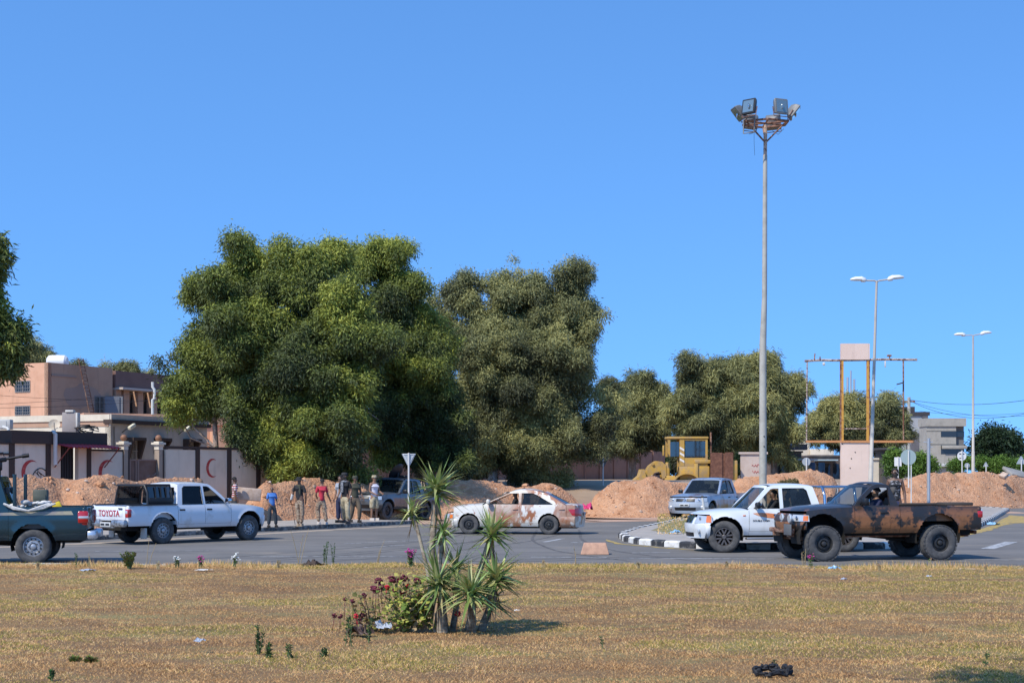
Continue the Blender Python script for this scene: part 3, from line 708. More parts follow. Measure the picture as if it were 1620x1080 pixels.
# ------------------------------------------------------------------ people
SKIN = [mat('skin_brown', (.24, .13, .08), .55), mat('skin_dark', (.15, .08, .05), .55), mat('skin_tan', (.32, .18, .11), .55)]
HAIR = mat('dark_hair', (.012, .01, .009), .8)
WHITE_EYE = mat('eye', (.6, .58, .55), .3); 
def cloth(name, c, n=None): return mat(name, c, .9, n=n, bump=(30, .4, .01))
CAMO = cloth('desert_camouflage', (.30, .22, .15), [(9, 3, (.16, .09, .06), .5, .54), (14, 3, (.42, .34, .25), .56, .6)])
CAMOG = cloth('khaki_cloth', (.42, .36, .24), [(9, 3, (.30, .24, .15), .52, .6)])
def skin_mesh(verts, edges, rad, sub=1):
    me = bpy.data.meshes.new('sk'); me.from_pydata(verts, edges, []); o = bpy.data.objects.new('sk', me); COL.objects.link(o)
    md = o.modifiers.new('s', 'SKIN'); me.skin_vertices[0] if len(me.skin_vertices) else None
    if not me.skin_vertices:
        pass
    sv = me.skin_vertices[0].data if me.skin_vertices else None
    if sv is None:
        with bpy.context.temp_override(object=o, active_object=o): bpy.ops.mesh.customdata_skin_add()
        sv = me.skin_vertices[0].data
    for i, r in enumerate(rad):
        sv[i].radius = r if isinstance(r, (tuple, list)) else (r, r); sv[i].use_root = (i == 0)
    md.use_smooth_shade = True; ss = o.modifiers.new('b', 'SUBSURF'); ss.levels = sub; ss.render_levels = sub
    bpy.context.view_layer.update(); dg = bpy.context.evaluated_depsgraph_get()
    out = bpy.data.meshes.new_from_object(o.evaluated_get(dg)); bpy.data.objects.remove(o); return out
def ball(m, c, r, **k): m.sph(c, r, **k)
def person(label, loc, rz, height, skin, top, bottom, shoe, arms=None, legs=None, hat=None, hairy=True, group='men standing around the roadblock', lean=(0, 0), sleeve=.55, shorts=False, seated=False, turn=0, scarf=None, sleeveless=False, beard=False, extras=None, lower=True):
    """local frame: the figure faces -y, x to its left hand; built 1.75 m tall, then scaled"""
    root = empty('person', loc, rz, label, 'person', group, height/1.75)
    pel = Vector((0, 0, .95)); hd = Vector((0, 0, 0))
    lx, ly = lean
    def up(z): t = max(0, (z-.95)/.8); return Vector((lx*t, ly*t, z))
    sh = {s: up(1.43)+Vector((s*.158, .0, 0)) for s in (-1, 1)}
    arms = arms or {}; legs = legs or {}
    A = {1: ((.25, .02, 1.14), (.27, -.06, .90)), -1: ((-.25, .02, 1.14), (-.27, -.06, .90))}; A.update(arms); A = {k: tuple((x*.84, y, z) for x, y, z in v) for k, v in A.items()}
    Lg = {1: ((.10, 0, .50), (.11, .03, .08)), -1: ((-.10, 0, .50), (-.11, .03, .08))}; Lg.update(legs)
    if seated:
        Lg = {s: ((s*.14, -.42, .98), (s*.14, -.55, .6)) for s in (1, -1)}
    vs = [pel, up(1.10), up(1.28), up(1.41), up(1.50), up(1.55)+Vector((0, -.005, 0)), up(1.60)+Vector((0, -.02, 0)), up(1.665)+Vector((0, -.012, 0)), up(1.72)+Vector((0, 0, 0))]
    rd = [(.13, .10), (.12, .09), (.135, .10), (.12, .085), (.055, .055), (.055, .06), (.07, .085), (.076, .09), (.055, .065)]
    es = [(i, i+1) for i in range(8)]
    def chain(a, pts, rs):
        for p, r in zip(pts, rs): vs.append(Vector(p)); rd.append(r); es.append((a, len(vs)-1)); a = len(vs)-1
        return a
    hands = {}
    for s in (-1, 1):
        e, w = Vector(A[s][0]), Vector(A[s][1]); d = (w-e).normalized(); palm = w+d*.085; hands[s] = (w, palm, d)
        chain(3, [sh[s], sh[s].lerp(e, .5), e, e.lerp(w, .45), w, palm], [.058, .048, .04, .038, .027, (.022, .034)])
        k, an = Vector(Lg[s][0]), Vector(Lg[s][1]); hip = Vector((s*.095, 0, .90))
        chain(0, [hip, hip.lerp(k, .5), k, k.lerp(an, .4), an]+([an+Vector((0, -.10, -.035)), an+Vector((0, -.16, -.05))] if lower else []), [.095, .08, .056, .054, .036]+([.034, .028] if lower else []))
    me = skin_mesh([tuple(v) for v in vs], es, rd)
    m = MB()
    me_v = [tuple(v.co) for v in me.vertices]; me_f = [tuple(p.vertices) for p in me.polygons]; m.add(me_v, me_f)
    top_c = up(1.64)
    ht = Matrix.Translation(top_c) @ Matrix.Rotation(turn, 4, 'Z')
    def H(x, y, z): return ht @ Vector((x, y, z))
    # face and ears
    m.loft([[H(-.011, -.092, .02), H(.011, -.092, .02), H(.008, -.088, .025), H(-.008, -.088, .025)], [H(-.017, -.088, -.022), H(.017, -.088, -.022), H(.009, -.118, -.014), H(-.009, -.118, -.014)]])
    for s in (-1, 1): m.sph(H(s*.082, .002, -.002), (.012, .02, .032), n=6, m=4)
    m.tube([H(-.028, -.088, -.045), H(0, -.097, -.045), H(.028, -.088, -.045)], .008, 5)
    m.sph(H(0, -.078, -.078), (.03, .022, .02), n=8, m=5)
    for s in (-1, 1):
        w, palm, d = hands[s]; side_ = Vector((0, 1, 0)); side_ = (side_-d*side_.dot(d)).normalized(); nrm = d.cross(side_)
        for i, (ln, off) in enumerate(((.075, -.031), (.085, -.011), (.080, .010), (.062, .029))):
            b = palm+side_*off-d*.01; c1 = b+d*ln*.5+nrm*.004; c2 = c1+(d*.8-nrm*s*.5).normalized()*ln*.5
            m.tube([b, c1, c2], [.0095, .0085, .007], 5)
        b = w+d*.03-side_*.028; m.tube([b, b+d*.03-side_*.022, b+d*.06-side_*.026], [.011, .010, .008], 5)
    m.build('body', skin, root, smooth=180)
    for s in (-1, 1):
        e_ = MB(); e_.sph(H(s*.031, -.079, .012), .0115, n=6, m=4); o_ = e_.build('eye', WHITE_EYE, root)
        e_ = MB(); e_.sph(H(s*.031, -.088, .012), .006, n=6, m=4); e_.build('pupil', HAIR, o_)
    if hairy:
        hm = MB(); nz_ = random.Random(len(label))
        def hf(a, b):
            th = a*2*math.pi; ph = b*1.75; fr = max(0, -math.sin(th)); ph *= (1-.42*fr)
            r = 1+.03*math.sin(th*9)+.03*math.sin(th*5+ph*7); return H(.089*r*math.sin(ph)*math.cos(th), .006+.102*r*math.sin(ph)*math.sin(th), .018+.098*r*math.cos(ph))
        hm.grid(hf, 20, 8); hm.build('hair', HAIR, root, smooth=180)
    if beard:
        b_ = MB(); b_.grid(lambda a, b: H(.083*math.cos(math.pi*(1+a)), -.004+.097*math.sin(math.pi*(1+a)), -.028-.065*b+.02*abs(a-.5)*b), 12, 3); b_.build('beard', HAIR, root, smooth=180)
    if hat:
        kind, hmat = hat; q = MB()
        q.lathe([(.096, 0), (.098, .03), (.09, .075), (.06, .095), (.001, .098)], ht @ Matrix.Translation((0, .0, .035)) @ Matrix.Scale(1.1, 4, (0, 1, 0)), 18, cap=False)
        if kind == 'cap': q.loft([[H(x, y, z) for x, y in ((-.08, -.07), (-.06, -.14), (0, -.17), (.06, -.14), (.08, -.07))] for z in (.036, .046)])
        else: q.lathe([(.09, .0), (.17, -.012), (.20, -.035), (.19, -.022), (.09, .014)], ht @ Matrix.Translation((0, 0, .045)), 20, cap=False)
        q.build('cap' if kind == 'cap' else 'hat', hmat, root, smooth=60)
    # shirt
    def garment(name, pts, ed, rr, mt):
        g = skin_mesh([tuple(Vector(p)) for p in pts], ed, rr); o = link_mesh(name, g, mt, root, 180)
        for v in g.vertices:
            n_ = noise.noise(v.co*9+Vector((len(label), 0, 0))); v.co += v.normal*n_*.012
        return o
    pts = [up(1.20), up(1.03), up(.87), up(1.32), up(1.42), up(1.475)]; ed = [(0, 1), (1, 2), (0, 3), (3, 4), (4, 5)]; rr = [(.148, .115), (.150, .120), (.160, .132), (.155, .118), (.115, .09), (.065, .065)]
    if seated: pts[2] = up(.98)
    for s in (-1, 1):
        e, w = Vector(A[s][0]), Vector(A[s][1]); k = len(pts)
        if sleeveless:
            pts += [sh[s]*.8+up(1.43)*.2]; rr += [.06]; ed += [(4, k)]
        else:
            pts += [sh[s], sh[s].lerp(e, .45), sh[s].lerp(e, min(1, sleeve*1.5))]; rr += [.062, .062, .06]; ed += [(4, k), (k, k+1), (k+1, k+2)]
            if sleeve >= 1: pts += [e.lerp(w, .9)]; rr += [.045]; ed += [(k+2, k+3)]
    shirt = garment('shirt', pts, ed, rr, top)
    pts = [Vector((0, 0, 1.03)), Vector((0, 0, .93))]; rr = [(.15, .12), (.15, .12)]; ed = [(0, 1)]
    for s in (-1, 1):
        k_, an = Vector(Lg[s][0]), Vector(Lg[s][1]); hip = Vector((s*.095, 0, .87)); n_ = len(pts)
        if shorts: pts += [hip, hip.lerp(k_, .5), k_.lerp(an, .12)]; rr += [.12, .115, .105]; ed += [(1, n_), (n_, n_+1), (n_+1, n_+2)]
        else: pts += [hip, hip.lerp(k_, .5), k_, k_.lerp(an, .5), an.lerp(k_, .1)]; rr += [.115, .108, .092, .084, .074]; ed += [(1, n_)]+[(n_+i, n_+i+1) for i in range(4)]
    garment('shorts' if shorts else 'trousers', pts, ed, rr, bottom)
    if not seated:
        for s in (-1, 1):
            an = Vector(Lg[s][1]); q = MB(); q.loft([[an+Vector((x*w_, y, z)) for x, y in ((-1, .06), (-1, -.08), (-.7, -.17), (0, -.2), (.7, -.17), (1, -.08), (1, .06), (0, .085))] for w_, z in ((.046, -.08), (.05, -.06), (.045, -.02), (.04, .02))]); q.build('shoe', shoe, root, smooth=60)
    if scarf is not None:
        q = MB(); c = up(1.46); q.tube([c+Vector((.09*math.cos(a), .085*math.sin(a), .012*math.sin(3*a))) for a in [2*math.pi*k/14 for k in range(15)]], .035, 7, cap=False)
        q.loft([[c+Vector((x+sx, -.11*scarf[1], z)) if False else c+Vector((x+scarf[0]*.07, scarf[1]*(.115+dz), z)) for x, dz in ((-.05, 0), (.05, 0), (.05, .02), (-.05, .02))] for z, sx in ((0, 0), (-.2, .01), (-.36, 0))]); q.build('scarf', scarf[2], root, smooth=60)
    if extras: extras(root, hands, up)
    return root
FP = lambda px, py, yhead, z=0: (G(px, py, z), (py-yhead)*G(px, py, z).y/F)
c_blue = cloth('blue_shirt_cloth', (.07, .20, .52)); c_black = cloth('black_cotton', (.018, .018, .02)); c_red = cloth('red_cotton', (.50, .035, .06)); c_white = cloth('white_cotton', (.62, .60, .68))
c_navy = cloth('navy_cloth', (.025, .03, .07)); c_olive = cloth('olive_cloth', (.06, .06, .04)); c_dgrey = cloth('dark_grey_trousers', (.035, .045, .055)); c_grey = cloth('grey_check_scarf', (.25, .26, .28), [(30, 2, (.08, .09, .1), .48, .55)])
c_stripe = mat('red_white_stripes', (.62, .58, .56), .9)
nt = c_stripe.node_tree; wv = nt.nodes.new('ShaderNodeTexWave'); wv.bands_direction = 'Z'; wv.inputs['Scale'].default_value = 3.6
tcx = nt.nodes.new('ShaderNodeTexCoord'); nt.links.new(tcx.outputs['Object'], wv.inputs[0]); rp_ = nt.nodes.new('ShaderNodeValToRGB'); rp_.color_ramp.interpolation = 'CONSTANT'
rp_.color_ramp.elements[0].color = (.42, .03, .05, 1); rp_.color_ramp.elements[1].color = (.62, .58, .56, 1); rp_.color_ramp.elements[1].position = .4
nt.links.new(wv.outputs[1], rp_.inputs[0]); nt.links.new(rp_.outputs[0], nt.nodes['Principled BSDF'].inputs['Base Color'])
LEATHER = mat('black_boot', (.02, .018, .016), .5); SAND_SHOE = mat('tan_shoe', (.4, .3, .2), .8); PALE_SHOE = mat('pale_trainer', (.55, .5, .45), .7)
def stick(root, hands, up):
    w, palm, d = hands[-1]; q = MB(); q.tube([palm+Vector((0, 0, .06)), palm+Vector((-.16, -.02, -.86))], .011, 6); q.rbox(palm.x-.05, palm.x+.04, palm.y-.014, palm.y+.014, palm.z+.05, palm.z+.075, .008)
    o = q.build('walking_stick', BLACK, None); 
    o.parent = root; bpy.context.view_layer.update(); mw = root.matrix_basis @ o.matrix_basis; o.parent = None; o.matrix_world = mw
    tag(o, 'thin black walking stick held by the man in the black wide-brimmed hat', 'walking stick')
    q = MB(); e = w-d*.2; q.tube([e, e.lerp(w, .5), w+d*.02], [.048, .046, .04], 10); q.build('bandage', mat('white_bandage', (.7, .68, .63), .9), root)
KZ = .13
p, hgt = FP(430, 834, 769, KZ); person('bald man in a blue short-sleeved shirt and dark grey trousers, hands before him', p, R(28), hgt, SKIN[1], c_blue, c_dgrey, LEATHER, arms={1: ((.25, .0, 1.15), (.20, -.20, .97)), -1: ((-.25, .02, 1.14), (-.16, -.24, .97))}, hairy=False, legs={1: ((.14, -.04, .5), (.20, .02, .08)), -1: ((-.10, 0, .5), (-.13, .05, .08))})
p, hgt = FP(474, 832, 755, KZ); person('man seen from behind in black T-shirt and black wide-brimmed hat leaning on a stick', p, R(170), hgt, SKIN[1], c_black, CAMO, SAND_SHOE, lean=(.06, -.10), arms={-1: ((.30, .02, 1.15), (.36, -.10, .95)), 1: ((-.27, .03, 1.13), (-.25, -.05, .88))} if False else {1: ((.30, .0, 1.17), (.40, -.08, .98)), -1: ((-.28, .02, 1.13), (-.24, -.08, .90))}, hat=('hat', cloth('black_hat', (.02, .02, .02))), scarf=(-.5, 1, c_olive), legs={1: ((.07, -.03, .5), (.04, .03, .08)), -1: ((-.09, 0, .5), (-.08, .05, .08))},
    extras=lambda root, hands, up: stick(root, {-1: hands[1], 1: hands[-1]}, up))
p, hgt = FP(508, 830, 757, KZ); person('man seen from behind in a red T-shirt and patterned trousers', p, R(205), hgt, SKIN[0], c_red, CAMO, PALE_SHOE, turn=.6, lean=(-.04, 0), legs={1: ((.10, -.10, .52), (.10, .04, .10)), -1: ((-.12, .04, .5), (-.16, .16, .10))}, arms={-1: ((-.29, .04, 1.17), (-.42, .0, .96)), 1: ((.23, -.05, 1.15), (.10, -.20, .99))}, scarf=(-.3, 1, c_grey) if False else None)
p, hgt = FP(536, 827, 752, KZ); person('man in grey shirt and navy trousers half hidden behind the man in khaki trousers', p+Vector((0, .5, 0)), R(-30), hgt, SKIN[0], cloth('light_grey_shirt', (.3, .32, .36)), c_navy, LEATHER)
p, hgt = FP(546, 829, 748, KZ); person('bearded man in dark cap, black T-shirt and khaki trousers striding forward', p, R(-20), hgt, SKIN[0], c_black, CAMOG, LEATHER, hat=('cap', cloth('dark_cap', (.03, .03, .03))), beard=True, turn=-.5, lean=(0, -.06), scarf=(-.6, -1, c_grey), legs={1: ((.16, -.16, .54), (.18, -.10, .10)), -1: ((-.08, .06, .5), (-.14, .26, .12))}, arms={1: ((.27, .02, 1.15), (.25, -.10, .92)), -1: ((-.25, .0, 1.14), (-.24, -.16, .95))})
p, hgt = FP(554, 828, 753, KZ); person('man in olive shirt and olive cap, right behind the bearded man', p+Vector((.08, .9, 0)), R(30), hgt, SKIN[1], c_olive, cloth('brown_cloth', (.13, .10, .07)), LEATHER, hat=('cap', c_olive), turn=.4, legs={1: ((.14, -.12, .53), (.16, -.02, .09)), -1: ((-.08, .04, .5), (-.10, .20, .10))}, arms={1: ((.28, .0, 1.15), (.32, -.12, .95))})
p, hgt = FP(592, 823, 752, KZ); person('man in white sleeveless top, tan camouflage cap and knee-length camouflage shorts', p, R(38), hgt, SKIN[0], c_white, CAMOG, PALE_SHOE, hat=('cap', CAMOG), shorts=True, sleeveless=True, arms={1: ((.26, -.02, 1.15), (.22, -.26, 1.06)), -1: ((-.26, .0, 1.14), (-.10, -.24, 1.02))})
pp = W(371, 830, 57.5); pp.z = .1; person('man with black hair in a red and white striped shirt beyond the white pickup', pp, R(110), 1.72, SKIN[1], c_stripe, c_dgrey, LEATHER, scarf=(0, 1, c_olive))
# ------------------------------------------------------------------ the vehicles themselves
def put(px, py, heading, xl, yl, sc):
    g = G(px, py); c, s_ = math.cos(heading), math.sin(heading); return g-Vector((c*xl-s_*yl, s_*xl+c*yl, 0))*sc
def plate(root, c, xdir, w=.5, h=.13, mt=None, name='number_plate'):
    m = MB(); T = Matrix.Translation(c); m.rbox(-.012, .012, -w/2, w/2, -h/2, h/2, .006, T); m.mi = 1
    s_ = 1 if xdir > 0 else -1
    m.box(*sorted((s_*.012, s_*.0145)), -w*.4, -w*.05, -h*.22, h*.22, T); m.box(*sorted((s_*.012, s_*.0145)), w*.05, w*.4, -h*.22, h*.22, T)
    return m.build(name, [mt or mat('plate_white', (.5, .5, .48), .5), BLACK], root)
WP = paint('white_vehicle_paint', (.72, .73, .75), n=[(2.2, 5, (.5, .46, .40), .56, .8)])
WP2 = paint('clean_white_paint', (.74, .76, .76), n=[(1.5, 5, (.58, .57, .53), .58, .8)])
# 1 white double cab, seen from behind (left)
h1 = R(50)
z0 = dict(WB=3.085, fo=.87, ro=1.18, w=.885, zb=.44, zB=1.075, zc=1.06, zf=.88, zr=1.70, xc=.86, xA=.16, xD=-.93, xE=-1.06, xB=-.10, zbed=1.075, ra=.47, r=.375, style='steel', drv=-.36, mirror=CHROME, dark_rear=True, zbt=1)
S1 = .98
c1 = Car('pickup_truck', 'white double-cab pickup seen from behind with a black roll bar, red lettering on its tailgate', 'pickup truck', put(326, 857, h1, 0, -.78, S1), h1, z0, S1).build(WP, no_glass=((-1, 0),))
c1.bumper(WP, .40, .74, .03)
c1.headlamps(.52, 1.0, .74, .90)
r = c1.root
m = MB()
for sg in (-1, 1):
    m.rbox(c1.XR-.17, c1.XR-.02, *sorted((sg*.28, sg*.86)), .50, .70, .04)
m.rbox(c1.XR-.10, c1.XR-.0, -.3, .3, .46, .58, .02); m.build('rear_bumper', mat('dented_chrome', (.42, .43, .44), .4, .8, n=[(6, 5, (.16, .15, .14), .5, .62)], bump=(9, .6, .03)), r)
plate(r, (c1.XR-.115, .05, .56), -1)
q = text_obj('lettering', 'TOYOTA', .235, mat('red_lettering', (.36, .02, .035), .5), c1.tailgate, frame((c1.XR-.032, 0, .86), (0, -1, 0), (0, 0, 1)), .002, .006)
m = MB(); m.rbox(c1.XR-.05, c1.XR-.02, -.62, -.44, .985, 1.02, .01); m.build('handle', BLACK, c1.tailgate)
# roll bar with ladder panel and tinted side wings
def rollbar(c, mt, wing=True, z0=None):
    P = c.P; zt = P['zbed']; xe = P['xE']; b = MB(); w_ = P['w']-.13; zr = P['zr']-.06
    for dx in (-.12, -.95):
        b.tube([(xe+dx, -w_, zt), (xe+dx+(.03 if dx < -.5 else 0), -w_+.05, zr-.22), (xe+dx+.02, -w_+.16, zr), (xe+dx+.02, w_-.16, zr), (xe+dx+(.03 if dx < -.5 else 0), w_-.05, zr-.22), (xe+dx, w_, zt)], .038, 8)
    for sg in (-1, 1): b.tube([(xe-.12, sg*(w_-.1), zr), (xe-.95, sg*(w_-.1), zr)], .03, 8); b.tube([(xe-.95, sg*w_, zt+.02), (xe-.12, sg*w_, zt+.02)], .03, 8)
    o = b.build('roll_bar', mt, c.root, smooth=60)
    if wing:
        for sg in (-1, 1):
            b = MB(); b.rbox(xe-.92, xe-.14, *sorted((sg*(w_-.01), sg*(w_+.025))), zt+.04, zt+.22, .012)
            for dx in (-.3, -.48, -.66): b.tube([(xe+dx, sg*(w_-.01), zt+.2), (xe+dx, sg*(w_-.06), zr-.05)], .02, 6)
            b.build('side_panel', BLACK, o)
        for sg in (-1, 1):
            b = MB(); b.add([(xe-.88, sg*(w_-.03), zt+.2), (xe-.16, sg*(w_-.03), zt+.2), (xe-.14, sg*(w_-.10), zr-.04), (xe-.90, sg*(w_-.10), zr-.04)], [(0, 1, 2, 3)]); b.build('side_screen', GDARK, o)
        b = MB(); b.add([(xe-.1, -w_+.1, zt+.05), (xe-.1, w_-.1, zt+.05), (xe-.1, w_-.16, zr-.02), (xe-.1, -w_+.16, zr-.02)], [(0, 1, 2, 3)]); b.build('mesh_screen', GDARK, o)
    return o
rollbar(c1, BLACK)
m = MB(); zt = 1.075
for sg in (-1, 1): m.rbox(c1.XR+.02, -1.08, *sorted((sg*.73, sg*.885)), zt+.012, zt+.04, .01)
m.build('bed_liner', BLACK, r)
m = MB()
for sg in (-1, 1): m.rbox(c1.xr-.62, c1.xr-.56, *sorted((sg*.62, sg*.86)), .16, .46, .02)
m.build('mud_flap', mat('pale_mudflap', (.45, .42, .38), .8), r)
# 2 white pickup, right
h2 = math.pi+R(7)
z2 = dict(z0); z2.update(dict(fo=.68, style='alloy', drv=.36, steer=R(-14), tw=.28, r=.40, xc=.95, xA=.36, xD=-.76, xE=-.95, xB=.07, dark_rear=False, mirror=BLACK, doors=2, cpil=.2, w=.90, yw=.77, fl=.03, nose=-.02))
S2 = .97
c2 = Car('pickup_truck', 'clean white double-cab pickup with an orange swoosh on its door, behind the brown pickup', 'pickup truck', put(1146, 874, h2, z2['WB']/2, .80, S2), h2, z2, S2).build(WP2, no_glass=((1, 0), (-1, 0)))
c2.bumper(WP2, .36, .72, .05)
c2.headlamps(.50, 1.06, .74, .95, shape=lambda a: (.73+.03*a, .94-.03*a))
for sg in (-1, 1):
    m = MB(); cc = c2.front(sg*.72, .54, .06); m.sph(cc, (.03, .07, .07)); m.build('fog_lamp', LAMPG, c2.root)
c2.patch('grille', CHROME, -.36, .36, .74, .93, .02); c2.patch('lower_intake', BLACK, -.5, .5, .40, .50, .06)
orange = mat('orange_decal', (.62, .19, .06), .35, n=[(4, 2, (.66, .34, .2), .45, .7)])
m = MB(); xs0 = .94; pl = []
for k in range(13):
    t = k/12; x = xs0-.1-1.1*t; zc_ = .985-.10*t; hh = .075*math.sin(math.pi*min(1, t*1.25))**.7*(1 if t < .8 else 1) if t < .8 else .045*(1-t)/.2
    pl.append((x, c2.hw(x, zc_)+.006, zc_-hh, zc_+hh*.6))
vs = []
for x, y, a, b in pl: vs += [(x, c2.hw(x, a)+.006, a), (x, c2.hw(x, b)+.006, b)]
m.add(vs, [(2*i, 2*i+1, 2*i+3, 2*i+2) for i in range(12)]); m.build('door_decal', orange, c2.root, smooth=None)
text_obj('lettering', 'DOUBLE CABIN', .062, BLACK, c2.root, frame((.62, c2.hw(.62, .80)+.006, .80), (-1, 0, 0), (0, 0, 1)), .001, .001)
m = MB(); m.rbox(1.02, 1.09, c2.hw(1.05, .93)-.01, c2.hw(1.05, .93)+.012, .915, .945, .005); m.build('side_repeater', AMBER, c2.root)
rollbar(c2, CHROME, wing=False)
m = MB()
for sg in (-1, 1): m.rbox(-1.2, 1.0, *sorted((sg*.74, sg*.93)), .33, .38, .02)
m.build('side_step', STEEL, c2.root)
# 3 brown-smeared single cab on big tyres
mud = (.25, .105, .042)
BP = mat('black_paint_smeared_with_mud', (.022, .021, .022), .42, n=[(1.7, 4, mud, .49, .53), (6, 5, (.05, .032, .02), .5, .75)], coat=.35, spec=.4)
nt = BP.node_tree; mx_ = [n_ for n_ in nt.nodes if n_.bl_idname == 'ShaderNodeMix'][0]; lk = mx_.inputs[0].links[0]; src = lk.from_socket   # the mud reaches only up to the window line
sp_ = nt.nodes.new('ShaderNodeSeparateXYZ'); nt.links.new(nt.nodes['Texture Coordinate'].outputs['Object'], sp_.inputs[0]); mr_ = nt.nodes.new('ShaderNodeMapRange'); mr_.inputs[1].default_value = 1.20; mr_.inputs[2].default_value = 1.02; nt.links.new(sp_.outputs[2], mr_.inputs[0])
mm_ = nt.nodes.new('ShaderNodeMath'); mm_.operation = 'MULTIPLY'; nt.links.new(src, mm_.inputs[0]); nt.links.new(mr_.outputs[0], mm_.inputs[1]); nt.links.new(mm_.outputs[0], mx_.inputs[0])
h3 = math.pi+R(11)
z3 = dict(WB=2.66, fo=.64, ro=.99, w=.845, zb=.60, zB=1.17, zc=1.16, zf=1.02, zr=1.665, xc=.64, xA=.12, xD=-.24, xE=-.42, zbed=1.16, ra=.50, r=.385, tw=.30, style='offroad', doors=1, d=.28, drv=.34, yw=.76, arch_up=.14, pil=.065, wt=.62, nose=.08, tailz=.06, fl=.03, rake=.14, crown=.06)
S3 = 1.02
c3 = Car('pickup_truck', 'raised single-cab pickup, black smeared with orange-brown mud, on big off-road tyres', 'pickup truck', put(1394, 887, h3, 0, .80, S3), h3, z3, S3).build(BP, no_glass=((1, 0), (-1, 0)))
c3.headlamps(.62, 1.05, .85, 1.0, shape=lambda a: (.86, 1.0-.01*a))
c3.patch('grille', mat('rusty_grille', (.1, .07, .06), .5, .6), -.5, .5, .86, .99, .015)
c3.patch('front_apron', mat('bare_dark_steel', (.06, .055, .055), .6, .5), -.95, .95, .66, .82, -.02)
r = c3.root; m = MB()
for sg in (-1, 1): m.rbox(c3.XF-.35, c3.XF+.02, *sorted((sg*.38, sg*.46)), .52, .66, .02)
m.rbox(c3.XF-.06, c3.XF+.02, -.66, .66, .60, .70, .02); m.tube([(c3.XF-.3, -.5, .48), (c3.XF-.3, .5, .48)], .04, 8); m.box(c3.XR+.1, c3.XF-.3, .36, .44, .50, .60); m.box(c3.XR+.1, c3.XF-.3, -.44, -.36, .50, .60)
m.rbox(c3.XR-.02, c3.XR+.06, -.6, .6, .56, .64, .02); m.build('chassis', RUST, r)
for sg in (-.2, .25): m = MB(); m.lathe([(.09, 0), (.1, .03), (.085, .05), (.001, .055)], Matrix.Translation((c3.XF+.0, sg+.35, .92)) @ Matrix.Rotation(math.pi/2, 4, 'Y'), 16); m.build('spotlight', LAMPG, r)
m = MB(); m.rbox(c3.XF+.03, c3.XF+.05, .30, .72, .56, .80, .01, Matrix.Rotation(R(0), 4, 'Y')); m.build('front_plate', mat('grey_board', (.12, .12, .12), .7), r)
m = MB(); m.rbox(c3.XR+.12, c3.XR+1.25, -.60, -.54, 1.17, 1.22, .01); m.rbox(c3.XR+.10, c3.XR+.75, .2, .66, 1.18, 1.25, .015); m.build('bed_box', mat('brown_board', (.07, .055, .045), .8), r)
# 4 dark green pickup, cut by the left edge
GP = paint('dark_green_paint', (.005, .028, .040), .25, n=[(3, 4, (.012, .04, .05), .55, .8)])
h4 = math.pi+R(10)
z4 = dict(z0); z4.update(dict(doors=1, xB=None, xc=.30, xA=-.36, xD=-.82, xE=-1.04, zbed=1.20, zB=1.20, zc=1.18, zf=.98, zr=1.86, r=.37, ra=.455, zb=.50, drv=.36, style='steel', ro=1.08, w=.89, fl=.02, tailz=.0))
S4 = 1.0
c4 = Car('pickup_truck', 'dark green pickup with a pale side stripe, cut off by the left edge', 'pickup truck', put(53, 892, h4, -z4['WB']/2, .80, S4), h4, z4, S4).build(GP)
r = c4.root
stp = mat('gold_grey_stripe', (.34, .30, .2), .4, n=[(2, 3, (.2, .18, .2), .45, .6)])
m = MB(); vs = []
for k in range(20):
    t = k/19; x = c4.XR+.30+2.2*t; zc_ = 1.085-.03*t; hh = .045*(1-.45*t)
    vs += [(x+(.05 if False else 0)-hh, c4.hw(x, zc_-hh)+.005, zc_-hh), (x, c4.hw(x, zc_+hh)+.005, zc_+hh*.8)]
m.add(vs, [(2*i, 2*i+1, 2*i+3, 2*i+2) for i in range(19)]); m.build('side_stripe', stp, r, smooth=None)
m = MB(); m.rbox(c4.XR-.20, c4.XR-.02, .30, .88, .52, .70, .04); m.rbox(c4.XR-.20, c4.XR-.02, -.88, -.30, .52, .70, .04); m.rbox(c4.XR-.1, c4.XR, -.3, .3, .48, .58, .02); m.build('rear_bumper', mat('worn_chrome', (.6, .62, .66), .3, .7), r)
for sg in (-1, 1):
    m = MB(); m.rbox(c4.XR-.05, c4.XR+.17, *sorted((sg*.74, sg*(.905))), .86, 1.12, .03); o = m.build('tail_lamp', REDL, r)
    m = MB(); m.rbox(c4.XR-.055, c4.XR+.16, *sorted((sg*.75, sg*(.91))), .95, 1.02, .02); m.build('reverse_lens', LAMPG, o)
for sg in (-1, 1): m = MB(); m.tube([(c4.P['xE']-.12, sg*.80, 1.2), (c4.P['xE']-.12, sg*.80, 1.90)], .04, 10); m.build('bed_post', GP, r)
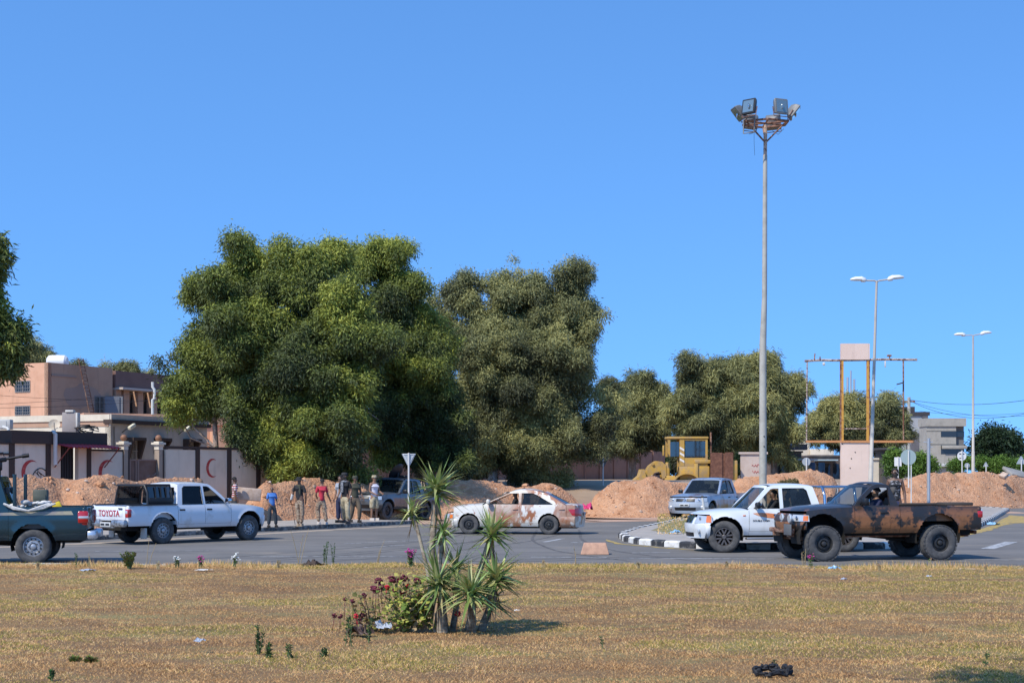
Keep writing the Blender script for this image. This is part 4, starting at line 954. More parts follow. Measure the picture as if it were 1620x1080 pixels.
# 5/6 silver and blue-grey pickups with blunt noses
SLV = paint('silver_paint', (.13, .14, .15), .3, n=[(2, 4, (.06, .06, .06), .5, .7)], metal=.3)
BLU = paint('blue_silver_paint', (.27, .33, .42), .3, n=[(1.1, 3, (.20, .12, .085), .50, .60)], metal=.25)
z5 = dict(WB=3.0, fo=.80, ro=1.2, w=.88, zb=.46, zB=1.10, zc=1.09, zf=.98, zr=1.76, xc=.66, xA=-.05, xD=-1.15, xE=-1.42, zbed=1.12, ra=.47, r=.38, style='black', d=.34, drv=-.36, mirror=BLACK, cpil=.30, rsb=.06, crown=.07, bulge=.06)
def l200(label, px, py, hd, pm, lower, sc, roll=(0, 0), z=0, skid=False):
    pale = paint('pale_silver_bumper', (.42, .47, .53), .35); c = Car('pickup_truck', label, 'pickup truck', put(px, py, hd, z5['WB']/2, -.76 if False else 0, sc), hd, z5, sc, z=z, roll=roll).build(pm)
    c.bumper(pm if skid else pale, .60, .80, .04); c.bumper(lower, .34, .60, .07, name='lower_bumper')
    c.headlamps(.50, .98, .80, .95, shape=lambda a: (.80+.02*a, .93+.03*a), amber=False)
    for sg in (-1, 1): c.patch('grille', BLACK, sg*.08, sg*.48, .82, .93, .02)
    m = MB()
    for k in range(3):
        a = math.pi/2+2*math.pi*k/3; T = frame(c.front(0, .86, .03), (0, 1, 0), (0, 0, 1)) @ Matrix.Rotation(a-math.pi/2, 4, 'Z') @ Matrix.Scale(1.5, 4)
        m.poly([(0, 0), (.028, .042), (0, .084), (-.028, .042)], mp=lambda x, y, kk, T=T: T @ Vector((x, y, kk*.008)), th=True)
    m.build('badge', CHROME, c.root)
    c.patch('lower_intake', BLACK, -.55, .55, .46, .58, .08)
    for sg in (-1, 1):
        m = MB(); m.sph(c.front(sg*.78, .58, .07), (.03, .075, .075)); m.build('fog_lamp', LAMPG, c.root)
    if skid: c.patch('skid_plate', SLV, -.75, .75, .34, .41, .10)
    else: plate(c.root, c.front(0, .67, .06), 1, .42, .11)
    return c
h6 = R(180+61)
c6 = l200('blue-grey pickup smeared with brown mud facing the road, in front of the wheel loader', 1096, 824, h6, BLU, paint('dusty_blue_bumper', (.24, .28, .33), .4), 1.0)
h5 = R(180+62)
c5 = l200('silver and black pickup nosing down the earth bank beside the men', 586, 823, h5, SLV, mat('dark_grey_bumper', (.035, .037, .042), .6), 1.0, roll=(R(-2), R(-2)), z=.02, skid=True)
m = MB()
m.lathe([(.02, 0), (.3, .05), (.42, .16), (.40, .17), (.28, .08), (.001, .03)], Matrix.Translation((-.5, .0, 1.95)) @ Matrix.Rotation(R(55), 4, 'X'), 20); m.tube([(-.5, 0, 1.78), (-.5, 0, 2.0)], .03, 6); m.rbox(-.9, -.55, -.3, .3, 1.80, 1.9, .05)
m.build('roof_dish', BLACK, c5.root)
# 7 the saloon car
SP = mat('cream_paint_smeared_with_mud', (.70, .67, .60), .35, n=[(1.7, 4, (.34, .125, .05), .485, .53, (1, 1, .6)), (5, 6, (.42, .22, .12), .62, .68), (1.0, 5, (.62, .56, .46), .45, .7)], coat=.4)
nt = SP.node_tree
h7 = math.pi-R(7)
z7 = dict(kind='sedan', arch=.075, WB=2.60, fo=.86, ro=1.03, w=.865, zb=.26, zB=.95, zc=.95, zf=.70, zr=1.45, xc=.86, xA=.05, xD=-1.08, xE=-1.86, ra=.36, r=.315, tw=.2, style='black', drv=.34, yw=.745, d=.36, nose=-.02, dr=.2, wt=.56, cpil=.36, crown=.06, rsb=.14, fl=.012, arch_up=.02, mirror=None, bulge=.06, tailz=-.0, pil=.06, handle=None, xB=-.36)
z7['mirror'] = SP; z7['handle'] = SP
S7 = .985
c7 = Car('saloon_car', 'cream white saloon car splashed with red-brown mud, driving past the earth bank', 'car', put(805, 845, h7, 0, .80, S7), h7, z7, S7, group=None).build(SP, no_glass=((1, 0), (-1, 0)))
c7.bumper(SP, .22, .50, .03); c7.bumper(SP, .24, .58, .045, rear=True, name='rear_bumper')
c7.headlamps(.50, 1.0, .50, .66, shape=lambda a: (.52, .64+.03*a)); c7.patch('grille', CHROME, -.34, .34, .52, .63, .012)
for sg in (-1, 1):
    o = c7.patch('tail_lamp', REDL, sg*.60, sg*1.0, .60, .84, .012, rear=True)
    m = MB(); x0 = c7.XR+.2
    def f(a, b, sg=sg): x = x0+.20*a*(.4+.6*b); z = .62+.2*b; return Vector((x, sg*(c7.hw(x, z)+.006), z))
    m.grid(f, 4, 4); m.build('lamp_side', REDL, o)
plate(c7.root, c7.front(0, .66, .03, True), -1, .5, .12)
# drivers
def driver(c, label, skin, top, arm=None, side=1, **k):
    P = c.P; x = P['xA']-.22; y = P['drv']; z = P['zB']-.42-.80
    M = c.root.matrix_basis; pos = M @ Vector((x, y, z)); 
    a = arm or {s_: ((s_*.24, -.12, 1.15), (s_*.14, -.36, 1.17)) for s_ in (1, -1)}
    return person(label, pos, c.root.rotation_euler.z+math.pi/2, 1.66, skin, top, c_dgrey, LEATHER, arms=a, seated=True, lower=False, group='people inside the vehicles', **k)
bpy.context.view_layer.update()
driver(c2, 'driver of the clean white pickup, one arm raised to the window frame', SKIN[1], c_black, {1: ((.26, -.22, 1.18), (.27, -.42, 1.38)), -1: ((-.24, -.12, 1.15), (-.14, -.36, 1.17))})
driver(c3, 'bearded driver in a dark shirt at the wheel of the mud-smeared pickup', SKIN[2], c_navy, {1: ((.30, -.18, 1.16), (.16, -.42, 1.22)), -1: ((-.24, -.12, 1.15), (-.14, -.36, 1.17))}, beard=True)
driver(c1, 'driver of the white pickup with the roll bar, elbow on the window sill', SKIN[1], c_red, {-1: ((-.36, -.05, 1.20), (-.26, -.32, 1.18)), 1: ((.24, -.12, 1.15), (.14, -.36, 1.17))})
driver(c7, 'driver in black seen through the open window of the muddy saloon car', SKIN[1], c_black)
bed = W(1416, 800, 42); bed.z = .15
person('man in black patterned vest and long black hair standing right behind the mud-smeared pickup', bed, R(-15), 1.93, SKIN[1], cloth('black_patterned_vest', (.02, .02, .022), [(18, 3, (.25, .25, .27), .56, .6)]), c_navy, LEATHER, sleeveless=True, beard=True, arms={1: ((.27, .02, 1.14), (.30, -.06, .88)), -1: ((-.25, .02, 1.14), (-.27, -.05, .9))}, group='men standing around the roadblock')
# cargo in the green truck
M4 = c4.root.matrix_basis; bx, by = -1.55, .2
pt = M4 @ Vector((-1.62, .25, .80))
m = MB(); m.rbox(-.15, .15, -.15, .15, 0, .77, .03); m.rbox(-.12, .12, .15, .165, .50, .66, .01); m.tube([(-.08, 0, .77), (-.07, 0, .80), (.07, 0, .80), (.08, 0, .77)], .012, 6)
o = m.build('metal_case', mat('olive_metal', (.07, .08, .06), .6), None); o.location = pt; o.rotation_euler = (0, 0, c4.root.rotation_euler.z); tag(o, 'dark olive metal case standing in the bed of the green pickup', 'case')
m = MB(); rnd = random.Random(5)
for k in range(18):
    a = rnd.uniform(-.38, .38); m.sph((a, rnd.uniform(-.12, .12), rnd.uniform(.02, .16)*(1-abs(a)*.5)), (rnd.uniform(.05, .11), rnd.uniform(.05, .09), rnd.uniform(.03, .055)), n=8, m=5)
for k in range(3): m.tube([(-.55+.06*k, .28, .1), (-.3, .33, .0+.03*k), (0, .34, -.05), (.3, .33, .03-.02*k), (.5, .3, .10)], .022, 6)
o = m.build('tarpaulin_bundle', mat('white_tarpaulin', (.62, .60, .56), .85, n=[(5, 4, (.35, .32, .28), .5, .7)], bump=(12, .7, .03)), None, smooth=70); o.location = M4 @ Vector((-1.45, .60, 1.18)); o.rotation_euler = (0, 0, c4.root.rotation_euler.z); tag(o, 'crumpled white cloth bundle lying over the side of the green pickup bed', 'cloth bundle')
m = MB(); m.rbox(-.1, .1, -.03, .03, 0, .22, .03, Matrix.Rotation(R(25), 4, 'Y')); o = m.build('plastic_can', mat('yellow_plastic', (.7, .5, .02), .5), None); o.location = M4 @ Vector((-2.05, .62, 1.10)); o.rotation_euler = (0, 0, c4.root.rotation_euler.z); tag(o, 'small yellow plastic item on the rim of the green pickup bed', 'plastic can')
# machine gun on its mount
g = empty('machine_gun', M4 @ Vector((-.78, .35, 1.50)), c4.root.rotation_euler.z+math.pi, 'black machine gun mounted behind the cab of the green pickup, barrel pointing right', 'machine gun')
gmt = mat('gun_metal', (.02, .02, .022), .4, .6)
m = MB(); m.tube([(0, 0, -.75), (0, 0, .62)], .035, 8); m.rbox(-.06, .06, -.05, .05, .48, .66, .02); m.build('mount', gmt, g)
m = MB(); m.rbox(-.45, .25, -.035, .035, .64, .74, .02, Matrix.Rotation(R(-8), 4, 'Y')); m.rbox(-.3, -.1, -.06, .06, .50, .64, .02); m.tube([(-.2, 0, .74), (-.18, 0, .83), (.08, 0, .86), (.1, 0, .78)], .012, 6); m.rbox(-.75, -.45, -.02, .02, .58, .68, .02); m.build('receiver', gmt, g)
T = Matrix.Rotation(R(-10), 4, 'Y'); m = MB(); m.tube([T @ Vector((.2, 0, .69)), T @ Vector((.62, 0, .69))], .028, 8); m.tube([T @ Vector((.6, 0, .69)), T @ Vector((.74, 0, .69))], .045, 8); m.build('barrel', gmt, g)
# ------------------------------------------------------------------ buildings, walls and fences
def wallmat(name, c, c2=None, sc=1.2): return mat(name, c, .92, n=[(sc, 6, c2 or tuple(v*.8 for v in c), .45, .7), (.35, 4, tuple(v*1.08 for v in c), .5, .7), (2.5, 5, tuple(v*.72 for v in c), .56, .8, (1.4, 1.4, .18))], bump=(20, .25, .01))
cream = wallmat('cream_render', (.68, .60, .47)); cream_shade = wallmat('shaded_cream_render', (.54, .47, .39)); peach = wallmat('peach_render', (.66, .37, .235), (.58, .31, .19)); darkb = mat('dark_brown_trim', (.055, .036, .028), .8)
brown_and_shade = wallmat('brown_and_shade_render', (.46, .285, .19), (.40, .24, .16)); whitew = wallmat('white_wall_paint', (.72, .62, .48), (.62, .52, .39), .7)
pinkw = wallmat('pink_brown_wall', (.36, .20, .145), (.28, .16, .12)); concg = wallmat('grey_concrete_wall', (.30, .285, .26), (.22, .21, .19)); gl_d = mat('dark_window', (.02, .022, .026), .15, coat=.5); redp = mat('crescent_red', (.42, .035, .03), .7, n=[(8, 4, (.5, .2, .16), .5, .75)])
def seg_T(a, b):
    """frame on the wall foot a->b: x along, y up, z towards the viewer side"""
    d = (b-a); d.z = 0; return frame(a, d, (0, 0, 1))
# compound wall, along the side street
WA = Vector(W(122, 752, 55.5)); WA.z = 0
def wp(px, off=0):
    p = on_line(px, Vector((WA.x, WA.y, 0)), E1); return p
def wpanel(m, px0, px1, ytop, th=.18, out=0, ybot=None):
    a, b = wp(px0), wp(px1); T = seg_T(a, b); L_ = (b-a).length; z1 = (ZY(ytop, a.y)+ZY(ytop, b.y))/2
    m.box(0, L_, -.1 if ybot is None else ZY(ybot, a.y), z1, -th, out, T); return T, L_, z1
cw = empty('compound_wall', wp(20), 0, 'white panelled compound wall with dark brown posts and red crescents, behind the left earth bank', 'wall'); cwl = cw.location.copy()
def cbuild(m, name, mt, parent=None, **k):
    o = m.build(name, mt, cw if parent is None else parent, **k)
    if parent is None: o.location = -cwl
    else: o.location = (0, 0, 0)
    return o
crescents = {}
for (a, b, yt, cres) in ((-30, 14, 701, None), (22, 72, 701, (49, 747, 17, 40)), (79, 96, 701, None), (124, 137, 701, None), (143, 194, 713, (170, 747, 17, 40)), (262, 309, 711, None), (315, 359, 710.5, (336, 740, 12, 30)), (365, 405, 710.5, None), (411, 450, 711, None), (456, 470, 712, None)):
    m = MB(); T, L_, z1 = wpanel(m, a, b, yt); pan = cbuild(m, 'wall_panel', whitew)
    if cres:
        px, py, w_, h_ = cres; c = wp(px); s_ = F/c.y; R_ = h_/2/s_; zc = ZY(py, c.y); xx = (c-wp(a)).length
        m = MB(); n = 26; o_, i_ = [], []
        for k in range(n+1):
            t = R(52)+R(256)*k/n; o_.append((xx+R_*math.cos(t), zc+R_*math.sin(t)))
        q = .82; dx = .26*R_
        aa = math.atan2(R_*math.sin(R(52)), R_*math.cos(R(52))-dx)
        r2 = math.hypot(R_*math.sin(R(52)), R_*math.cos(R(52))-dx)
        for k in range(n+1):
            t = (2*math.pi-aa)+(aa-(2*math.pi-aa))*k/n; i_.append((xx+dx+r2*math.cos(t), zc+r2*math.sin(t)))
        m.poly(o_+i_[1:-1], mp=lambda x, y, k: T @ Vector((x, y, .006))); cr = cbuild(m, 'crescent', redp, pan, smooth=None)
        if a == 22:
            lg = mat('dark_emblem_paint', (.05, .045, .04), .8); m = MB(); cx = xx+(wp(64)-wp(49)).length; T2 = T
            pts = [T2 @ Vector((cx+.42*math.cos(t), zc-.35+.5*math.sin(t), .01)) for t in [math.pi*k/14 for k in range(15)]]; m.tube(pts, .02, 4)
            for k in range(5):
                ph = .3+k*.6; m.tube([T2 @ Vector((cx+.36*math.cos(ph)*.3, zc-.3+.1*k*.5, .01)), T2 @ Vector((cx+.3*math.cos(ph), zc-.2+.06*k, .01)), T2 @ Vector((cx+.12*math.cos(ph+1), zc-.05+.04*k, .01))], .014, 4)
            cbuild(m, 'emblem', lg, pan, smooth=None)
for (a, b, yt) in ((14, 22, 700), (72, 79, 700), (137, 143, 701), (194, 197, 712), (309, 315, 709), (359, 365, 709), (405, 411, 709), (450, 456, 710)):
    m = MB(); wpanel(m, a, b, yt, .2, .05); cbuild(m, 'wall_post', darkb)
for (a, b, y0, y1) in ((143, 194, 711, 713.5), (262, 470, 708.5, 711.5), (-30, 14, 700, 702), (-30, 14, 717, 719)):
    m = MB(); p, q = wp(a), wp(b); T = seg_T(p, q); m.box(0, (q-p).length, (ZY(y1, p.y)+ZY(y1, q.y))/2, (ZY(y0, p.y)+ZY(y0, q.y))/2+.02, -.22, .04, T); cbuild(m, 'coping', darkb)
# gatehouse parapet over the door, door, awning
m = MB(); p, q = wp(15), wp(166); T = seg_T(p, q); Lq = (q-p).length; m.box(0, Lq, ZY(701, p.y), ZY(680, p.y), -3.0, .12, T); cbuild(m, 'parapet', darkb)
m = MB(); p, q = wp(96), wp(124); T = seg_T(p, q); Lq = (q-p).length; m.box(0, Lq, -.1, ZY(701, p.y), -.35, -.25, T)
for k in range(7): m.box(Lq*(k+.3)/7, Lq*(k+.6)/7, -.1, ZY(701, p.y), -.25, -.22, T)
cbuild(m, 'door', mat('black_iron', (.02, .018, .018), .6))
m = MB(); p, q = wp(83), wp(165); T = seg_T(p, q); Lq = (q-p).length; z1 = ZY(701, p.y)
def awn(u, v): return T @ Vector((Lq*u, z1-.02-.12*v+.02*math.sin(u*90), .13+.75*v))
m.grid(awn, 120, 4); m.grid(lambda u, v: T @ Vector((Lq*u, z1-.02-.12*v+.02*math.sin(u*90)-.02, .13+.75*v)), 120, 4); aw = cbuild(m, 'awning', mat('red_awning', (.5, .035, .045), .6), smooth=None)
m = MB()
for u in (.02, .98): m.tube([T @ Vector((Lq*u, z1-.85, .06)), T @ Vector((Lq*u, z1-.14, .80))], .025, 6)
cbuild(m, 'bracket', mat('red_brown_steel', (.2, .05, .04), .7), aw)
m = MB(); p = wp(79.5); T = seg_T(p, wp(90)); m.tube([T @ Vector((.05, ZY(688, p.y), -.1)), T @ Vector((.05, ZY(683, p.y), .1)), T @ Vector((.05, ZY(686, p.y), .2)), T @ Vector((.05, ZY(735, p.y), .2))], .075, 10); cbuild(m, 'drain_pipe', mat('white_pipe', (.6, .58, .53), .6))
p = wp(16); m = MB(); m.tube([W(5, 675, 58), W(12, 677, 56), W(15, 684, 53), W(15, 700, 53), W(13, 716, 53)], .05, 8); cbuild(m, 'drain_pipe', MC['white_pipe'])
# gateway
gt = empty('metal_gate', wp(230), 0, 'brown double metal gate between cream posts with ball finials', 'gate'); gl_ = gt.location.copy()
def gbuild(m, name, mt, parent=None, **k):
    o = m.build(name, mt, parent or gt, **k); 
    if parent is None: o.location = -gl_
    return o
gtm = mat('brown_gate_paint', (.16, .085, .055), .7, n=[(2, 5, (.2, .12, .09), .45, .65)])
for (a, b) in ((206, 217), (219, 260)):
    m = MB(); p, q = wp(a), wp(b); T = seg_T(p, q); Lq = (q-p).length; z1 = ZY(726, p.y); m.box(0, Lq, -.05, z1, -.12, -.06, T)
    leaf = gbuild(m, 'gate_leaf', gtm)
    m = MB()
    for (x0, x1, y0, y1) in ((0, Lq, z1-.06, z1), (0, .06, -.05, z1-.065), (Lq-.06, Lq, -.05, z1-.065)): m.box(x0, x1, y0, y1, -.055, -.02, T)
    gbuild(m, 'gate_frame', mat('gate_frame_paint', (.26, .17, .13), .7), leaf, smooth=None); 
    if a == 219:
        m = MB(); rnd = random.Random(3)
        for k in range(14):
            x = Lq*(.3+.42*rnd.random()); z = z1*.55+z1*.22*rnd.random(); m.tube([T @ Vector((x, z, -.05)), T @ Vector((x+rnd.uniform(.05, .2), z+rnd.uniform(-.04, .04), -.05)), T @ Vector((x+rnd.uniform(.1, .25), z+rnd.uniform(0, .1), -.05))], .012, 4)
        gbuild(m, 'faded_writing', mat('faded_white_paint', (.30, .22, .18), .8), leaf, smooth=None)
for px in (197, 252):
    p = wp(px); T = seg_T(p, wp(px+6)) @ Matrix.Identity(4); m = MB(); m.box(-.10, .10, -.05, ZY(711, p.y), -.16, .08, T); po = gbuild(m, 'gate_post', wallmat('tan_render', (.36, .28, .21)))
    m = MB(); m.box(.101, .2, -.05, ZY(711, p.y), -.16, .08, T); gbuild(m, 'post_side', darkb, po)
    m = MB(); z0_ = ZY(711, p.y)
    for i, (w_, a, b) in enumerate(((.12, 0, .14), (.15, .14, .2), (.20, .2, .28), (.13, .28, .32))): m.box(-w_, w_, z0_+a, z0_+b, -.04-w_, -.04+w_, T)
    gbuild(m, 'capital', cream, po); m = MB(); m.sph(T @ Vector((0, z0_+.45, -.04)), .13, 14, 8); gbuild(m, 'ball_finial', mat('terracotta', (.26, .12, .06), .6), po)
# houses --------------------------------------------------------------
def facade(corner_px, corner_Y, ytop, ang, depth_l, depth_r, name, label, mt_l, mt_r, grp=None):
    """house with a vertical corner seen at corner_px: right face runs along ang, left face perpendicular"""
    c = W(corner_px, 752, corner_Y); c.z = 0; top = ZY(ytop, corner_Y); d = Vector((math.cos(R(ang)), math.sin(R(ang)), 0)); l = Vector((-d.y, d.x, 0))
    root = empty(name, c, 0, label, 'house' if 'apart' not in name else 'building', grp)
    return root, c, top, d, l
def hb(m, name, mt, root, parent=None, **k):
    o = m.build(name, mt, parent or root, **k)
    if parent is None: o.location = -root.location
    return o
def opening(root, wallo, T, x0, x1, z0, z1, glassm=gl_d, framem=None, bars=True, deep=.10, hood=None, sill=True, names='window'):
    framem = framem or mat('window_frame', (.2, .19, .18), .6)
    m = MB(); w_ = .07; m.box(x0, x1, z1-w_, z1, .0, .035, T); m.box(x0, x1, z0, z0+w_, .0, .035, T); m.box(x0, x0+w_, z0+w_, z1-w_, .0, .035, T); m.box(x1-w_, x1, z0+w_, z1-w_, .0, .035, T)
    xm = (x0+x1)/2; m.box(xm-.025, xm+.025, z0+w_, z1-w_, .0, .03, T)
    fr = m.build(names, framem, root, smooth=None); fr.location = -root.location
    m = MB(); m.box(x0+w_, x1-w_, z0+w_, z1-w_, .001, .012, T); m.build('pane', glassm, fr, smooth=None)
    if bars:
        m = MB()
        for k in range(1, 7): x = x0+(x1-x0)*k/7; m.box(x-.012, x+.012, z0, z1, .05, .065, T)
        for k in (1, 2): z = z0+(z1-z0)*k/3; m.box(x0, x1, z-.012, z+.012, .067, .08, T)
        m.build('bars', framem, fr, smooth=None)
    if hood:
        m = MB(); m.box(x0-.18, x1+.18, z1+.08, z1+.22, 0, .45, T)
        for x in (x0-.18, x1+.06): m.poly([(0, z0), (.45, z1+.08), (0, z1+.08)], mp=lambda a, b, k, x=x: T @ Vector((x+k*.12, b, a)), th=True)
        m.build('hood', hood, fr, smooth=None)
    return fr
# low cream house; the side wall's shade is greyed into its cream
hr, c, top, d, l = facade(175, 70, 655, 66, 14, 12, 'low_house', 'low flat-roofed cream house with side wall greyed for shade, directly behind the gate', cream, cream_shade)
Tr = frame(c, d, (0, 0, 1)); Tl = frame(c+l*18, -l, (0, 0, 1)); e_ = on_line(327.5, c, d); LR = (e_-c).length
m = MB(); m.box(0, LR, -.1, top-.42, -.3, 0, Tr); hb(m, 'side_wall', cream_shade, hr)
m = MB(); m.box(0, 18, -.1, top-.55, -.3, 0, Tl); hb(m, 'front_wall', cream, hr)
m = MB(); m.box(-.06, LR+.05, top-.24, top, -.35, .09, Tr); hb(m, 'parapet', cream_shade, hr)
m = MB(); m.box(0, 18.0, top-.30, top-.002, -.35, .09, Tl); hb(m, 'parapet', cream, hr)
m = MB(); m.box(-.1, LR+.12, top-.42, top-.24, -.34, .16, Tr); hb(m, 'dark_band', darkb, hr)
m = MB(); m.box(0, 17.9, top-.55, top-.30, -.34, .03, Tl); hb(m, 'brown_band', brown_and_shade, hr)
m = MB(); m.poly([(c-d*.0)[:2] if False else (c.x, c.y), ((c+d*LR).x, (c+d*LR).y), ((c+d*LR+l*18).x, (c+d*LR+l*18).y), ((c+l*18).x, (c+l*18).y)], mp=lambda a, b, k: (a, b, top-.3)); hb(m, 'roof', concg, hr, smooth=None)
def alongR(px, A=None, dd=None): A = A or c; dd = dd or d; return (on_line(px, A, dd)-A).length
for (a, b, y0, y1) in ((203, 216, 699, 735), (247, 257, 700, 712), (293, 305, 701, 712)):
    xa, xb = alongR(a), alongR(b); Y_ = (c+d*xa).y; opening(hr, None, Tr, xa, xb, ZY(y1+6, Y_), ZY(y0, Y_), hood=darkb, framem=mat('tan_frame', (.4, .34, .27), .7))
for px, py in ((193, 684), (282, 687)):
    xa = alongR(px); Y_ = (c+d*xa).y; m = MB(); z = ZY(py, Y_); m.tube([Tr @ Vector((xa, z, 0)), Tr @ Vector((xa+.05, z+.25, .35))], .018, 5); o = hb(m, 'lamp_bracket', BLACK, hr)
    m = MB(); T = Tr @ Matrix.Translation((xa+.15, z+.27, .45)) @ Matrix.Rotation(R(25), 4, 'Z'); m.rbox(-.22, .22, -.09, .09, -.09, .09, .04, T); m.build('lamp_head', mat('cream_lamp', (.7, .64, .46), .5), o)
# things on the low house
m = MB(); Y_ = 66; a, b = W(98, 652, Y_), W(120, 680, Y_); m.rbox(a.x, b.x, Y_, Y_+.7, b.z-.4, a.z, .02); o = tag(m.build('stair_tower', wallmat('grey_block_render', (.30, .265, .25))), 'grey rendered block rising above the dark gatehouse parapet', 'chimney block')
m = MB(); m.rbox(b.x+.02, b.x+.1, Y_-.1, Y_+.3, b.z+.1, b.z+.75, .02); m.rbox(a.x+.15, b.x-.1, Y_-.05, Y_+.3, a.z+.005, a.z+.1, .02); m.build('white_box', mat('white_pipe', (.6, .58, .53)), o)
def dish(px, py, Y, r, label, az=0, el=25, mt=None):
    p = W(px, py, Y); T = Matrix.Translation(p) @ Matrix.Rotation(R(az), 4, 'Z') @ Matrix.Rotation(R(90-el), 4, 'X')
    root = empty('satellite_dish', p, 0, label, 'satellite dish'); T = Matrix.Rotation(R(az), 4, 'Z') @ Matrix.Rotation(R(90-el), 4, 'X')
    m = MB(); m.lathe([(r, .25*r), (r*.7, .1*r), (r*.3, .02*r), (.001, 0), (.001, -.02), (r*.3, -.01), (r*.7, .08*r), (r*1.01, .24*r)], T, 24, cap=False); m.build('reflector', mt or mat('cream_dish', (.55, .46, .34), .6, n=[(5, 4, (.4, .27, .17), .5, .7)]), root, smooth=60)
    m = MB(); m.tube([T @ Vector((0, -r*.9, .2*r)), T @ Vector((0, 0, r*.9))], .02, 5); m.tube([(0, .1, -r*1.4), (0, .1, 0)], .03, 6); m.build('arm', STEEL, root)
dish(86, 672, 64, .24*1, 'tan satellite dish on the dark gatehouse parapet', 15)
m = MB(); p = W(4, 671, 60); m.rbox(p.x-.4, p.x+.3, 60, 60.4, p.z-.2, p.z+.2, .03); m.box(p.x-.3, p.x+.15, 59.985, 59.999, p.z-.14, p.z+.14); tag(m.build('air_conditioner', mat('ac_white', (.5, .49, .46), .6)), 'white air conditioner box beside the parapet at the left edge', 'air conditioner')
m = MB(); p = W(132, 682, 57); rnd = random.Random(2)
for k in range(5): m.tube([p+Vector((.3*math.cos(t)+rnd.uniform(-.05, .3), rnd.uniform(-.05, .05), .12*math.sin(t)+.03*k)) for t in [2*math.pi*j/12 for j in range(11)]], .02, 5)
m.tube([p+Vector((.2, 0, .15)), p+Vector((.45, -.3, .05)), p+Vector((.48, -.75, -.4)), p+Vector((.48, -.75, -.75))], .02, 5)
tag(m.build('cable_coil', BLACK), 'tangle of black cable on the gatehouse parapet', 'cable coil')
# tall peach house behind; brown on its side stands for shade
hr2, c2_, top2, d2, l2 = facade(76, 92, 573, 64, 14, 12, 'tall_house', 'tall peach house with its shaded side coloured brown and a white tank on its roof', peach, brown_and_shade)
Tr2 = frame(c2_, d2, (0, 0, 1)); Tl2 = frame(c2_+l2*16, -l2, (0, 0, 1)); LR2 = (on_line(178, c2_, d2)-c2_).length
m = MB(); m.box(0, LR2, -.1, top2, -.3, 0, Tr2); hb(m, 'side_wall', brown_and_shade, hr2)
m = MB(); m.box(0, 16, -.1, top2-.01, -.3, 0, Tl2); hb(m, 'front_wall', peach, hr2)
m = MB(); T = frame(c2_+d2*LR2, l2, (0, 0, 1)); m.box(0.01, 16, -.1, top2-.02, -.3, 0, T); hb(m, 'back_wall', brown_and_shade, hr2)
for (x0, x1, y0, y1) in ((24, 48, 604, 622), (24, 48, 643, 658)):
    xa = (on_line(x0, c2_+l2*16, -l2)-(c2_+l2*16)).length; xb = (on_line(x1, c2_+l2*16, -l2)-(c2_+l2*16)).length; opening(hr2, None, Tl2, xa, xb, ZY(y1, 94), ZY(y0, 94))
xa, xb = alongR(149, c2_, d2), alongR(165, c2_, d2); Y_ = (c2_+d2*xa).y; opening(hr2, None, Tr2, xa, xb, ZY(656, Y_), ZY(626, Y_))
m = MB()
for k in range(2):
    xq_ = alongR(166+7*k, c2_, d2); T = Tr2 @ Matrix.Translation((xq_, 0, 0)) @ Matrix.Rotation(R(-50-20*k), 4, 'Y'); m.box(0, .9, ZY(655, 97), ZY(627, 97), 0, .05, T)
sh_ = hb(m, 'shutter', mat('blue_grey_shutter', (.17, .18, .20), .6), hr2)
m = MB(); z = top2-.8; m.box(.3, LR2*.42, z, z+.12, .0, .04, Tr2); hb(m, 'patched_render', mat('grey_patch', (.34, .24, .19), .9), hr2)
m = MB(); rnd = random.Random(8); pts = []
for k in range(22):
    t = 2*math.pi*k/22; pts.append((LR2*.53+1.9*math.cos(t)*(1+rnd.uniform(-.15, .1)), top2-1.95+.75*math.sin(t)*(1+rnd.uniform(-.25, .2))))
m.poly(pts, mp=lambda a, b, k: Tr2 @ Vector((a, b, .008))); hb(m, 'patched_render', mat('grey_patch', (.34, .24, .19), .9), hr2, smooth=None)
# ladder
ld = empty('ladder', Tr2 @ Vector((alongR(118, c2_, d2), 0, .3)), 0, 'rusty ladder fixed to the brown side of the tall peach house', 'ladder'); m = MB(); xa, xb = alongR(117, c2_, d2), alongR(128, c2_, d2); zA, zB_ = top2+.4, ZY(655, 95)
for o_ in (0, .42): m.tube([Tr2 @ Vector((xa+o_, zA, .35)), Tr2 @ Vector((xb+o_-.1, zB_, .8))], .035, 6)
for k in range(16): t = (k+.5)/16; m.tube([Tr2 @ Vector((xa+(xb-.1-xa)*t, zA+(zB_-zA)*t, .35+.45*t)), Tr2 @ Vector((xa+.42+(xb-.1-xa)*t, zA+(zB_-zA)*t, .35+.45*t))], .022, 5)
o = m.build('rails_and_rungs', RUST, ld); o.location = -ld.location
# water tank
m = MB(); p = W(91, 575, 95); T = Matrix.Translation(p) @ Matrix.Rotation(R(90), 4, 'Y') @ Matrix.Rotation(0, 4, 'Z'); m.lathe([(.001, -.62), (.3, -.62), (.42, -.5), (.44, 0), (.42, .5), (.3, .62), (.001, .62)], Matrix.Translation((0, 0, .1)) @ Matrix.Rotation(R(90), 4, 'Y'), 20); m.rbox(-.5, .5, -.3, .3, -.42, -.2, .02)
o = m.build('water_tank', mat('white_tank', (.78, .77, .74), .5)); o.location = p; tag(o, 'white water tank lying on the roof of the tall peach house', 'water tank')
